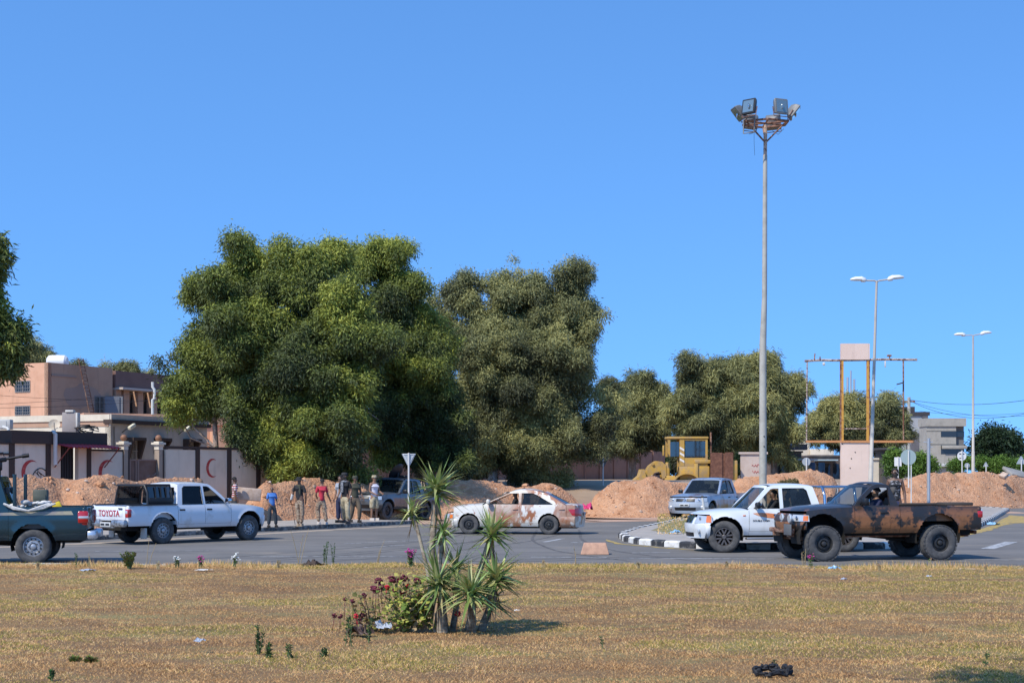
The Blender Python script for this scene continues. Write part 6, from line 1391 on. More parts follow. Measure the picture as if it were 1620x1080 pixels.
m = MB(); m.box(X_(1121), X_(1139.5), -.98, -.9, Z_(756), Z_(716)); m.box(X_(1144), X_(1156.5), -.98, -.9, Z_(758), Z_(715.5)); m.box(X_(1121), X_(1156), -.89, -.86, Z_(758), Z_(717)); m.build('side_panel', mat('rusty_panel', (.13, .055, .035), .85, n=[(5, 5, (.2, .09, .055), .45, .6)]), wl)
m = MB(); m.tube([(X_(1123), -.5, Z_(728)), (X_(1123), -.5, Z_(684))], .065, 10); m.build('exhaust_pipe', RUST, wl)
m = MB(); n = 16; c_x, c_z, r_ = X_(1084), Z_(768), X_(1104)-X_(1084)
rg = []
for k in range(n+1): 
    a = math.pi*k/n*.85+.25; rg.append([Vector((c_x+rr*math.cos(a)*1.05, yy, c_z+rr*math.sin(a)*.92)) for rr, yy in ((r_, -1.15), (r_, -.5), (r_+.08, -.5), (r_+.08, -1.15))])
m.loft(rg); m.build('mudguard', YL, wl)
def bigwheel(x, y):
    T = Matrix.Translation((x, y, -.28)) @ Matrix.Rotation(math.pi/2, 4, 'X'); m = MB(); m.lathe([(.3, -.2), (.55, -.26), (.68, -.22), (.72, -.1), (.72, .1), (.68, .22), (.55, .26), (.3, .2)], T, 28); o = m.build('wheel', RUBBER, wl); m = MB(); m.lathe([(.31, .1), (.31, .22), (.2, .16), (.001, .18)], T, 20); m.build('rim', YL, o)
    m = MB()
    for k in range(18): m.box(.68, .76, -.02, .06, -.24, .24, T @ Matrix.Rotation(2*math.pi*k/18, 4, 'Z'))
    m.build('tread', RUBBER, o)
for x in (X_(1085), X_(1038)):
    for y in (-.85, .85): bigwheel(x, y)
m = MB(); 
def arm(y): m.poly([(X_(1017), Z_(750)), (X_(1026), Z_(736)), (X_(1036), Z_(729)), (X_(1046), Z_(730)), (X_(1053), Z_(736)), (X_(1053), Z_(756)), (X_(1046), Z_(757)), (X_(1044), Z_(745)), (X_(1034), Z_(748)), (X_(1028), Z_(757)), (X_(1020), Z_(757))], mp=lambda a, b, k: (a, y+k*.14, b), th=True)
arm(-.6); arm(.46); m.box(X_(1030), X_(1034), -.46, .46, Z_(742), Z_(738)); m.build('lift_arm', YL, wl, bevel=.02)
m = MB(); m.rbox(X_(1050), X_(1100), -.6, .6, Z_(766), Z_(752), .05); m.rbox(X_(1052), X_(1058), -.55, -.3, Z_(755), Z_(731), .04); m.tube([(X_(1031), -.72, Z_(733.5)), (X_(1031), -.45, Z_(733.5))], .09, 12); m.build('chassis', YL, wl)
m = MB(); m.poly([(X_(1010), Z_(752)), (X_(1013), Z_(742)), (X_(1017), Z_(742)), (X_(1019), Z_(750)), (X_(1020), Z_(757)), (X_(1006), Z_(763)), (X_(998), Z_(762))], mp=lambda a, b, k: (a, -1.2+k*2.4, b), th=True); m.build('bucket', YL, wl)
m = MB()
for y in (-.25, .25): m.tube([(X_(1038), y, Z_(750)), (X_(1062), y, Z_(746))], .06, 8)
m.tube([(X_(1066), -.65, Z_(752)), (X_(1064), -.68, Z_(736)), (X_(1069), -.66, Z_(731))], .03, 6); m.tube([(X_(1069), -.65, Z_(752)), (X_(1072), -.68, Z_(740))], .03, 6); m.build('hydraulics', DARK, wl)
m = MB(); m.tube([(x0, -cabw, Z_(705)), (X_(1047), -cabw-.3, Z_(705)), (X_(1046), -cabw-.3, Z_(720))], .02, 5); m.rbox(X_(1045.5), X_(1048), -cabw-.45, -cabw-.2, Z_(721), Z_(705), .02); m.build('wing_mirror', YL, wl)
# far parked car
# ------------------------------------------------------------------ trees
LEAF = attr_mat('eucalyptus_leaves', .6, .18, .3); BARK = mat('eucalyptus_bark', (.28, .20, .15), .9, n=[(2, 6, (.42, .34, .28), .45, .62, (3, 3, .5)), (5, 4, (.14, .09, .07), .5, .7)], bump=(12, .6, .04)); LIME = mat('limewashed_trunk', (.62, .6, .58), .9, n=[(4, 5, (.4, .36, .33), .5, .7)])
def leaves(clumps, n_per, L, wd, cols, droop=.75, rg=rng, fill=.25):
    """clumps: (M,4) centre and radius. Leaves hang in tufts on the outside of each clump."""
    C = np.asarray(clumps, dtype=float); M = len(C); area = C[:, 3]**2; cnt = np.maximum(8, (1.5*n_per*area/area.mean()).astype(int)); idx = np.repeat(np.arange(M), cnt); N = len(idx)
    v = rg.normal(size=(N, 3)); v /= np.linalg.norm(v, axis=1)[:, None]; v[:, 2] = np.where(v[:, 2] < -.35, -v[:, 2], v[:, 2])
    rad = np.clip(rg.normal(.80, .30, N), .1, 1.7); p = C[idx, :3]+v*(rad*C[idx, 3])[:, None]*np.array([1, 1, 1.05])
    p[:, 2] -= rg.random(N)**1.5*.8*C[idx, 3]
    d = v*.45+rg.normal(size=(N, 3))*.60; d[:, 2] -= droop*1.2; d /= np.linalg.norm(d, axis=1)[:, None]
    q = np.cross(d, v+rg.normal(size=(N, 3))*.6); q /= (np.linalg.norm(q, axis=1)[:, None]+1e-6)
    ln = L*rg.uniform(.6, 1.3, N)[:, None]; w = wd*rg.uniform(.7, 1.3, N)[:, None]
    bend = np.array([0, 0, -.12])*ln
    P = np.stack([p, p+d*ln*.45+q*w*.5, p+d*ln+bend, p+d*ln*.45-q*w*.5], axis=1)
    cols = np.asarray(cols, dtype=float); K = len(cols)
    cl_pick = np.clip(np.array([.42+.75*noise.noise(Vector((a*.38, b*.38, c*.38+5))) for a, b, c in C[:, :3]])+rg.normal(size=M)*.13+.20*(C[:, 2]-C[:, 2].mean())/(np.ptp(C[:, 2])+.1), 0, 1); mixv = np.clip(cl_pick[idx]*.72+rg.random(N)*.24+.26*(v[:, 2]-.25), 0, .999)*(K-1)  # upper leaves lighter: young growth plus sunlight put into the tint
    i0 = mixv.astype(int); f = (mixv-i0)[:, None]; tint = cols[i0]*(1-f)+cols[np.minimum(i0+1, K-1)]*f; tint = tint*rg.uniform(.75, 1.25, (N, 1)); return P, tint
def crown_clumps(lobes, Y, dens=1.0, cr=(.55, .95), rg=rng, core=True):
    """lobes: (px, py, rx, rz, dy, ry) in photo pixels / metres -> clump centres spread over each lobe"""
    out = []; s = Y/F
    for (px, py, rx, rz, *more) in lobes:
        dy = more[0] if more else 0; c = W(px, py, Y+dy); a, b = rx*s, rz*s; dp = more[1] if len(more) > 1 else (a+b)/2*.9
        A = 4*math.pi*((a*b)**1.6+(a*dp)**1.6+(b*dp)**1.6)**(1/1.6)/3**(1/1.6); n = max(5, int(A*dens/(np.mean(cr)**2*2.0)))
        v = rg.normal(size=(n*2, 3)); v /= np.linalg.norm(v, axis=1)[:, None]; v = v[(v[:, 1] < .45)][:n] if dp > 1.2 else v[:n]
        r_ = rg.uniform(cr[0], cr[1], len(v)); k = 1-np.clip(r_/np.array([a, b, dp]).min(), 0, .6)*.8
        ex = (1-np.abs(rg.normal(0, .16, len(v))))*1.04*k*np.where(rg.random(len(v)) < .10, 1.14, 1)
        P = np.stack([c.x+v[:, 0]*a*ex, c.y+v[:, 1]*dp*ex, c.z+v[:, 2]*b*ex, r_], axis=1); out.append(P)
        if core and min(a, b, dp) > 1.3:
            m_ = max(3, n//5); v = rg.normal(size=(m_, 3)); v /= np.linalg.norm(v, axis=1)[:, None]; e = rg.uniform(.1, .6, m_)
            out.append(np.stack([c.x+v[:, 0]*a*e, c.y+v[:, 1]*dp*e, c.z+v[:, 2]*b*e, np.full(m_, cr[1]*1.25)], axis=1))
    return np.concatenate(out)
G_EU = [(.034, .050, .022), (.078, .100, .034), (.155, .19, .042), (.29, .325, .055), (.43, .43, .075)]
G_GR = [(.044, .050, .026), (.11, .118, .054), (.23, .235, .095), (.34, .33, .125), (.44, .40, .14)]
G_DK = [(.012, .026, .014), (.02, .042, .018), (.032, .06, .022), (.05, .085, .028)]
G_BR = [(.04, .09, .02), (.08, .15, .025), (.12, .21, .03), (.17, .27, .04)]
def sublobes(lobes, rg):
    out = []
    for l_ in lobes:
        px, py, rx, rz = l_[:4]; dy = l_[4] if len(l_) > 4 else 0; ry = l_[5] if len(l_) > 5 else 1.5
        out.append((px, py, rx*.84, rz*.84, dy, ry*.8))
        for k in range(6 if rx > 30 else 3):
            a = rg.uniform(0, 2*math.pi); e = rg.uniform(.5, .85); q = rg.uniform(.18, .36); out.append((px+rx*e*math.cos(a), py+rz*e*math.sin(a), rx*q, rz*q*.9, dy-ry*rg.uniform(.2, .8), ry*.45))
    return out
def tree(label, cat, Y, base_px, lobes, trunks, cols, n_per=120, dens=1.0, cr=(.20, .56), L=.175, wd=.047, lime=0, group='eucalyptus trees', base_z=None, droop=.75, limbs=True, name='eucalyptus_tree', seed=1, core=True):
    rg = np.random.default_rng(seed); s = Y/F; lobes = [(base_px+(l_[0]-base_px)*.97, HZ-(HZ-l_[1])*.97, *l_[2:]) for l_ in lobes] if limbs else lobes; bx = (base_px-810)*s; bz = terr(bx, Y) if base_z is None else base_z
    root = empty(name, (bx, Y, bz), 0, label, cat, group); O = Vector((bx, Y, bz)); cl = crown_clumps(sublobes(lobes, rg) if limbs else lobes, Y, dens, cr, rg, core); droop = droop*.7
    if limbs:      # break up the lobes: push clumps in and out along a coarse noise field and leave notches between boughs
        cen = cl[:, :3].mean(axis=0); dv = cl[:, :3]-cen; ln_ = np.linalg.norm(dv, axis=1)[:, None]+1e-6
        na = np.array([noise.noise(Vector((a*.55, b*.55, c*.55+seed))) for a, b, c in cl[:, :3]]); nb = np.array([noise.noise(Vector((a*.5+9, b*.5, c*.62+seed))) for a, b, c in cl[:, :3]]); ext = np.percentile(ln_, 90)
        amp = min(1.15, ext*.22); cl[:, :3] += dv/ln_*(na[:, None]*1.6*amp)+rg.normal(0, .16, (len(cl), 3)); cl = cl[(nb < .30) | (ln_[:, 0] < ext*.5)]
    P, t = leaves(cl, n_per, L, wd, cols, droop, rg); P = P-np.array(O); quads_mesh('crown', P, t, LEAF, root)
    m = MB(); rnd = random.Random(seed); ends = []
    for (px0, y0, px1, y1, r0, dy) in trunks:
        a = Vector(((px0-810)*s, Y+dy, bz-.2)) if y0 is None else W(px0, y0, Y+dy); b = W(px1, y1, Y+dy*.5); mid = a.lerp(b, .5)+Vector((rnd.uniform(-.3, .3), 0, 0)); ends += [(b, r0*.5), (mid, r0*.6)]
        m.tube([a-O, a.lerp(b, .12)-O, mid-O, b-O], [r0*1.25, r0, r0*.75, r0*.45], 10)
    tr = m.build('trunk', BARK, root, smooth=70)
    if limbs:
        m = MB()
        for (px, py, rx, rz, *more) in lobes:
            c = W(px, py, Y+(more[0] if more else 0)); e, r_ = min(ends, key=lambda q: (q[0]-c).length+max(0, q[0].z-c.z)*3)
            st = e; md = st.lerp(c, .5)+Vector((rnd.uniform(-.4, .4), rnd.uniform(-.3, .3), -.3)); m.tube([st-O, md-O, c-O], [r_*.7, r_*.42, r_*.2], 7)
            for k in range(4):
                v = Vector((rnd.gauss(0, 1), rnd.gauss(-.3, .8), rnd.gauss(.3, .8))).normalized(); e2 = c+Vector((v.x*rx*s*.85, v.y*rx*s*.7, v.z*rz*s*.85)); m.tube([c-O, c.lerp(e2, .5)+Vector((0, 0, .15))-O, e2-O], [r_*.2, r_*.13, .015], 5)
        m.build('limbs', BARK, root, smooth=70)
    if lime:
        m = MB()
        for (px0, y0, px1, y1, r0, dy) in trunks:
            if y0 is None: a = Vector(((px0-810)*s, Y+dy, bz-.2)); b = W(px1, y1, Y+dy*.5); hgt = lime/((b-a).length); m.tube([a-O, a.lerp(b, .12)-O, a.lerp(b, .13+hgt)-O], [r0*1.27, r0*1.03, r0*.99], 10)
        m.build('lime_band', LIME, tr, smooth=70)
    return root
# big left eucalyptus
tree('huge dense eucalyptus left of centre, its pale-green crown reaching almost to the ground', 'tree', 67, 470,
     [(400, 440, 68, 58, 0, 3), (470, 420, 60, 42, .5, 3), (345, 470, 42, 55, 0, 2.4), (500, 455, 60, 55, -.6, 3), (420, 520, 80, 65, -1, 3.6), (372, 575, 42, 50, -.5, 2.4), (325, 540, 34, 36, 0, 1.8), (500, 550, 60, 60, -1.5, 3), (560, 490, 55, 50, -1.6, 2.4), (575, 560, 52, 60, -2.2, 2.4), (560, 640, 55, 50, -2.2, 2.2), (470, 620, 70, 60, -1.2, 3), (412, 662, 48, 42, -1, 2.4), (430, 715, 60, 35, -1.6, 2), (500, 715, 50, 35, -1.6, 2), (570, 690, 35, 40, -2, 1.6), (395, 720, 34, 18, -2, 1.0), (530, 400, 30, 22, 0, 1.6), (470, 560, 60, 60, -.5, 3.4), (402, 640, 46, 46, -.5, 2.6), (450, 690, 60, 50, -.8, 3), (520, 680, 50, 60, -1, 2.8), (425, 735, 44, 24, -1.4, 1.8), (485, 738, 44, 24, -1.4, 1.8), (540, 730, 36, 28, -1.4, 1.6)],
     [(470, None, 430, 560, .30, 0), (482, None, 520, 560, .26, .2)], G_EU, n_per=150, seed=3,)
tree('dark shaded eucalyptus right of the huge tree, leaning over the silver pickup', 'tree', 74, 690,
     [(600, 410, 42, 38, 0, 2.4), (635, 450, 42, 46, 0, 2.6), (655, 500, 32, 56, 0, 2.2), (620, 500, 60, 60, 0, 3), (650, 580, 62, 70, 0, 3), (690, 620, 38, 80, 0, 2.4), (640, 660, 60, 50, 0, 2.6), (700, 700, 30, 45, -.5, 1.6), (655, 705, 30, 30, 0, 1.6), (560, 405, 22, 22, .5, 1.4), (690, 560, 22, 50, 0, 1.6), (620, 600, 50, 60, 0, 3), (600, 700, 40, 36, 0, 2), (700, 660, 34, 60, 0, 2.4), (715, 720, 30, 26, 0, 1.6)],
     [(690, None, 640, 560, .30, 0), (705, None, 690, 600, .24, .3)], G_EU, n_per=140, seed=4, lime=1.4)
tree('slim pale-trunked eucalyptus behind the end of the crescent wall', 'tree', 66, 341,
     [(300, 550, 30, 26, .5, 1.2), (335, 590, 34, 30, .5, 1.2), (268, 570, 22, 28, .5, 1), (290, 615, 36, 28, .3, 1.1), (280, 650, 28, 20, .3, .9), (325, 632, 24, 14, .3, .9)], [(342, None, 336, 590, .16, 0)], G_EU, n_per=120, seed=5)
tree('second large eucalyptus right of centre with limewashed trunk foot', 'tree', 84, 800,
     [(815, 450, 46, 36, 0, 2), (775, 475, 46, 40, 0, 2.4), (740, 500, 34, 48, .5, 2.2), (895, 455, 36, 42, 0, 1.8), (905, 500, 42, 40, 0, 2), (930, 492, 30, 16, 0, .9), (850, 510, 60, 50, 0, 2.8), (780, 560, 60, 60, -.6, 3), (730, 590, 36, 60, 0, 2.2), (870, 580, 64, 60, -1.2, 3), (925, 560, 36, 48, -.2, 2), (930, 640, 40, 60, -.6, 2.2), (820, 650, 60, 60, -1.4, 3), (875, 670, 55, 60, -1.6, 2.6), (760, 660, 48, 55, -.8, 2.6), (940, 690, 28, 30, -.5, 1.4), (850, 715, 50, 35, -1.6, 1.8), (735, 650, 30, 60, 0, 2), (780, 715, 40, 34, 0, 2.2), (820, 600, 60, 60, 0, 3.2), (880, 735, 30, 22, -.8, 1.4), (830, 735, 36, 20, -.4, 1.6), (740, 725, 26, 26, .5, 1.6), (925, 715, 30, 24, -.2, 1.4)],
     [(778, None, 790, 560, .27, -.3), (812, None, 830, 520, .30, .5), (865, None, 870, 560, .2, .3)], G_GR, n_per=130, seed=6, lime=1.5)
tree('grey-green eucalyptus peeping out between the two largest trees', 'tree', 97, 705, [(700, 490, 28, 34, 0, 1.6), (690, 530, 30, 40, 0, 1.6), (725, 470, 20, 20, 0, 1.2)], [(705, None, 700, 520, .25, 0)], G_GR, n_per=110, seed=7)
tree('rounded dark eucalyptus left behind the wheel loader', 'tree', 112, 1000, [(1010, 605, 38, 30, 0, 2), (985, 640, 34, 45, 0, 2), (1030, 640, 38, 40, -.5, 2), (1000, 690, 40, 30, -.6, 1.8), (1035, 685, 30, 34, -.5, 1.6), (975, 620, 22, 30, 0, 1.4)], [(1000, None, 1005, 640, .3, 0)], G_GR, n_per=110, seed=8, L=.36)
tree('broad grey-green eucalyptus between the wheel loader and the floodlight mast', 'tree', 108, 1150, [(1100, 600, 36, 34, 0, 2), (1150, 590, 42, 34, 0, 2.2), (1195, 590, 40, 32, 0, 2.2), (1235, 610, 34, 36, 0, 2), (1250, 640, 24, 36, 0, 1.6), (1090, 650, 38, 40, 0, 2.2), (1140, 650, 46, 42, -.6, 2.6), (1195, 650, 46, 42, -.6, 2.6), (1235, 690, 34, 40, -.2, 1.8), (1110, 690, 44, 24, -.3, 1.8), (1180, 690, 46, 30, -.6, 2), (1140, 715, 44, 24, .6, 2), (1090, 705, 30, 24, .6, 1.6), (1232, 715, 26, 26, .3, 1.4), (1130, 572, 16, 14, 0, 1), (1215, 572, 16, 12, 0, 1)], [(1150, None, 1150, 620, .4, 0), (1225, None, 1225, 650, .26, 0)], G_GR, n_per=110, seed=9, L=.36)
tree('olive-coloured tree behind the pink sign column, seen through its frame', 'tree', 118, 1362, [(1305, 665, 24, 34, 0, 1.6), (1315, 640, 18, 20, 0, 1.2), (1350, 640, 28, 28, 0, 1.6), (1345, 680, 36, 34, 0, 2), (1400, 645, 30, 28, 0, 1.8), (1415, 665, 24, 30, 0, 1.4), (1385, 680, 34, 32, 0, 1.8), (1320, 700, 30, 20, 0, 1.4), (1400, 700, 26, 18, 0, 1.2)], [(1362, None, 1355, 670, .28, 0), (1395, None, 1400, 670, .2, 0)], G_GR, n_per=105, seed=10, L=.36)
tree('round dark green tree by itself at the far right', 'tree', 175, 1578, [(1560, 705, 22, 24, 0, 2.4), (1578, 700, 30, 26, 0, 3), (1597, 712, 20, 26, 0, 2), (1575, 722, 36, 22, 0, 3)], [(1578, None, 1578, 715, .4, 0)], G_DK, n_per=120, seed=11, L=.5, wd=.16, cr=(.8, 1.3), group='background trees', name='broadleaf_tree', droop=.2)
for i, (lab, px, lob) in enumerate((('background tree above the roof of the tall peach house, pointed top', 60, [(62, 552, 20, 20), (75, 565, 20, 16), (45, 563, 18, 14)]), ('small background tree left of the pointed one above the roof', 28, [(30, 565, 20, 14), (12, 570, 14, 12)]), ('low background treetop behind the white roof tank', 120, [(118, 574, 16, 9), (132, 580, 12, 7)]), ('broad background treetop above the dark brown house wing', 205, [(165, 580, 16, 9), (195, 576, 26, 11), (228, 582, 22, 10)]))):
    tree(lab, 'tree', 118+3*i, px, [(a, b+5, c_, d_+4, 0, 1.3) for a, b, c_, d_ in lob], [(px, None, px, 585, .25, 0)], G_GR if i != 1 else G_EU, n_per=110, seed=20+i, L=.36, group='background trees')
# the near tree whose branches hang in at the left edge
tree('near eucalyptus at the left edge, only its drooping branch ends in the photo', 'tree', 52, -75, [(-24, 400, 30, 34, 0, 1), (-14, 385, 18, 20, 0, .7), (-22, 455, 26, 30, 0, 1), (-4, 508, 22, 18, 0, .8), (6, 522, 20, 16, 0, .7), (-10, 560, 22, 24, 0, .8), (10, 566, 9, 14, 0, .5), (-60, 430, 50, 60, 0, 1.6), (-50, 540, 45, 50, 0, 1.4), (-34, 355, 20, 12, 0, .8)], [(-75, None, -60, 480, .35, 0)], G_EU, n_per=110, seed=30, L=.26, wd=.06, cr=(.3, .5))
tree('tree beside the photographer, wholly above and behind the frame, shading the near right corner of the grass', 'tree', 9.0, 810, [(1050, -1350, 900, 420, 0, 3.2), (500, -1300, 700, 380, -3, 3), (1400, -1500, 500, 350, -3, 2.6)], [], G_EU, n_per=60, seed=31, L=.3, wd=.1, dens=.5, cr=(.5, .8), limbs=False, group=None) if False else None
tree('dark background tree behind the pink-brown wall, left part', 'tree', 120, 600, [(560, 700, 50, 40, 0, 2.5), (620, 705, 44, 40, 0, 2.5), (660, 700, 44, 44, 0, 2.5), (700, 690, 30, 44, 0, 2.5)], [(600, None, 600, 700, .3, 0)], G_DK, n_per=80, seed=51, L=.4, wd=.12, cr=(.6, 1), group='background trees')
tree('dark background tree behind the pink-brown wall, right part', 'tree', 128, 830, [(750, 700, 40, 40, 0, 2.5), (800, 705, 44, 36, 0, 2.5), (860, 700, 44, 40, 0, 2.5), (920, 700, 44, 34, 0, 2.5), (960, 695, 30, 34, 0, 2)], [(830, None, 830, 700, .3, 0)], G_DK, n_per=80, seed=52, L=.4, wd=.12, cr=(.6, 1), group='background trees')
tree('dark background tree low behind the wheel loader', 'tree', 134, 1090, [(1000, 716, 34, 36, 0, 2.5), (1050, 722, 36, 36, 0, 2.5), (1110, 722, 40, 36, 0, 2.5), (1165, 718, 40, 34, 0, 2.5)], [(1090, None, 1090, 715, .3, 0)], G_DK, n_per=80, seed=53, L=.4, wd=.12, cr=(.6, 1), group='background trees')
# tree beside the photographer: only its shadow reaches the near right corner of the grass
nr = empty('eucalyptus_tree', (7.4, 4.6, 0), 0, 'tree beside the photographer, outside the photo, shading the near right corner', 'tree'); O = np.array((7.4, 4.6, 0)); rg = np.random.default_rng(60)
v = rg.normal(size=(120, 3)); v /= np.linalg.norm(v, axis=1)[:, None]; cl = np.concatenate([np.array([1.8, 7.9, 8.3])+v*rg.uniform(.3, 1, (120, 1))*np.array([2.5, 2.2, 1.7]), rg.uniform(.4, .7, (120, 1))], axis=1)
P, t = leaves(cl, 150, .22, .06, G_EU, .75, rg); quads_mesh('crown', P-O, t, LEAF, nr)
m = MB(); m.tube([(0, 0, -.1), (.1, 0, 2), (-.9, .8, 4.2), (-2.8, 1.9, 6.2), (-5.2, 3.2, 8.2)], [.2, .17, .14, .1, .05], 10); m.build('trunk', BARK, nr, smooth=70)
# hedges and shrubs
def shrub(label, Y, lobes, cols, seed, n_per=90, cr=(.25, .45), L=.16, wd=.07, cat='shrub', name='shrub', group='green shrubs behind the right earth bank', droop=.1, base_z=None):
    px = sum(l_[0] for l_ in lobes)/len(lobes); return tree(label, cat, Y, px, lobes, [(px, None, px, lobes[0][1], .06, 0)], cols, n_per=n_per, cr=cr, L=L, wd=wd, seed=seed, group=group, name=name, droop=droop, limbs=False, base_z=base_z)
shrub('bright green shrub left of the large round sign back', 92, [(1418, 722, 16, 14, 0, .7), (1410, 735, 14, 22, 0, .7), (1425, 745, 16, 14, 0, .7)], G_BR, 40)
shrub('bright green shrub right of the large round sign back', 94, [(1462, 728, 18, 14, 0, .8), (1452, 740, 20, 12, 0, .8), (1472, 738, 12, 12, 0, .6)], G_BR, 41)
shrub('bright green shrub left of the far street lamp', 112, [(1528, 732, 16, 14, 0, .9), (1512, 738, 12, 12, 0, .8)], G_BR, 42)
shrub('bright green shrub right of the far street lamp', 114, [(1552, 734, 18, 14, 0, .9), (1566, 738, 12, 12, 0, .8)], G_BR, 43)
shrub('bright green shrub near the right edge, left half', 113, [(1582, 734, 16, 15, 0, .9), (1596, 738, 12, 12, 0, .8)], G_BR, 44)
shrub('bright green shrub at the very right edge', 115, [(1612, 736, 18, 15, 0, .9)], G_BR, 45)
shrub('small round bush under the eucalyptus, right of the huge trunk', 72, [(730, 745, 14, 16, 0, .5)], G_GR, 46, group='low bushes')
shrub('dry grey bush beside the leaning give-way sign', 76, [(675, 728, 18, 20, 0, .6), (668, 745, 16, 14, 0, .6)], [(.12, .10, .06), (.2, .17, .1), (.28, .24, .15)], 47, group='low bushes')
shrub('dry bush behind the roof of the clean white pickup', 68, [(1252, 766, 12, 5, 0, .3), (1240, 768, 8, 4, 0, .3)], [(.06, .07, .02), (.12, .1, .04), (.2, .16, .07)], 48, group='low bushes', cr=(.12, .2), L=.14, wd=.03)
shrub('narrow conifer beside the graffiti wall', 104, [(1169, 725, 4, 12, 0, .25), (1168, 742, 5, 12, 0, .25)], G_DK, 49, group='low bushes', name='conifer', cat='conifer', cr=(.12, .2), L=.12)
# ------------------------------------------------------------------ dry grass of the foreground, weeds
GRASS = attr_mat('grass_blades', .8, .2, .15)
def ground_z(x, y):
    return .09+.05*noise.noise(Vector((x*.25, y*.25, 0)))+.03*noise.noise(Vector((x*1.1, y*1.1, 3)))
def blades(name, XY, Zf, h, w, palette, kindsel, lean=2.2):
    N = len(XY); z = np.array([Zf(a, b) for a, b in XY]); p = np.stack([XY[:, 0], XY[:, 1], z-.01], 1); a = rng.uniform(0, 2*math.pi, N); d = np.stack([np.cos(a), np.sin(a), np.zeros(N)], 1); q = np.stack([-np.sin(a), np.cos(a), np.zeros(N)], 1)
    hh = h[:, None] if hasattr(h, '__len__') else np.full((N, 1), h); le = rng.uniform(.1, lean, (N, 1)); q2 = np.stack([np.ones(N), rng.uniform(-.5, .5, N), np.zeros(N)], 1)
    tip = p+d*hh*le+np.array([0, 0, 1])*hh; P = np.stack([p-q2*w*.5, p+q2*w*.5, tip], 1); return quads_mesh(name, P, palette[kindsel]*rng.uniform(.92, 1.08, (N, 1)), GRASS, None, 3)
pal = np.array([lin(c) for c in ((130, 106, 76), (154, 128, 94), (176, 152, 108), (140, 132, 76), (112, 118, 60), (190, 174, 134), (104, 82, 60), (92, 106, 48))])*np.array([1.74, 1.46, 1.27])
N = 430000; u = rng.random(N); yy = 11.8+(31.2-11.8)*u**1.15; xx = rng.uniform(-1, 1, N)*(yy*.345+.6)
def pn(x, y, s, o): return np.array([noise.noise(Vector((a*s, b*s*1.8, o))) for a, b in zip(x, y)])
n1 = pn(xx, yy, .35, 1.7)+.06*np.clip(xx, -4, 8)*.5+.25*np.clip((yy-27.5)/4, -.2, 1); n2 = pn(xx, yy, 1.6, 9.1); r_ = rng.random(N); sel = np.zeros(N, int); g_ = n1+.45*n2
sel = np.where(g_ < -.19, np.where(r_ < .3, 0, np.where(r_ < .65, 1, np.where(r_ < .72, 6, 2))), np.where(g_ < .08, np.where(r_ < .35, 1, np.where(r_ < .65, 2, np.where(r_ < .85, 5, 3))), np.where(r_ < .35, 3, np.where(r_ < .55, 4, np.where(r_ < .8, 2, np.where(r_ < .9, 7, 5))))))
keep = yy < np.array([edge_y(a)-.3 for a in xx]); hh = rng.uniform(.010, .034, N)*(1+.5*np.clip(g_, 0, 1)+1.3*np.clip((yy-29.2)/2, 0, 1)*rng.random(N))
tag(blades('dry_grass', np.stack([xx, yy], 1)[keep], ground_z, hh[keep], .009, pal, sel[keep]), 'short dry grass covering the field in front', 'grass', kind='stuff')
# tall dry fringe along the road edge
N = 16000; xx = rng.uniform(-12, 12.5, N); yy = np.array([edge_y(a) for a in xx])-.15-rng.random(N)**1.5*1.1; dn = pn(xx, yy, .9, 4.4); k_ = dn > -.15; hh = rng.uniform(.02, .10, N)*(1+1.6*np.clip(dn, 0, 1)); sel = rng.choice([2, 5, 3, 5, 4, 1], N)
tag(blades('grass_fringe', np.stack([xx, yy], 1)[k_], lambda a, b: .05, hh[k_], .012, pal, sel[k_], .6), 'taller straw grass along the road edge', 'grass', kind='stuff')
N = 9000; ii = []
while len(ii) < N:
    a = Vector((random.uniform(3, 22), random.uniform(42, 76), 0)); pxx = 810+F*a.x/a.y; pyy = HZ+F*CH/a.y
    if (1040 < pxx < 1500 and 818+12*(pxx-1040)/500*0 < pyy < 853): ii.append((a.x, a.y))
tag(blades('island_grass', np.array(ii), lambda a, b: .155, rng.uniform(.03, .09, N), .03, pal, rng.choice([3, 2, 4, 7, 5], N), .7), 'patchy green-yellow grass on the traffic island', 'grass', kind='stuff')
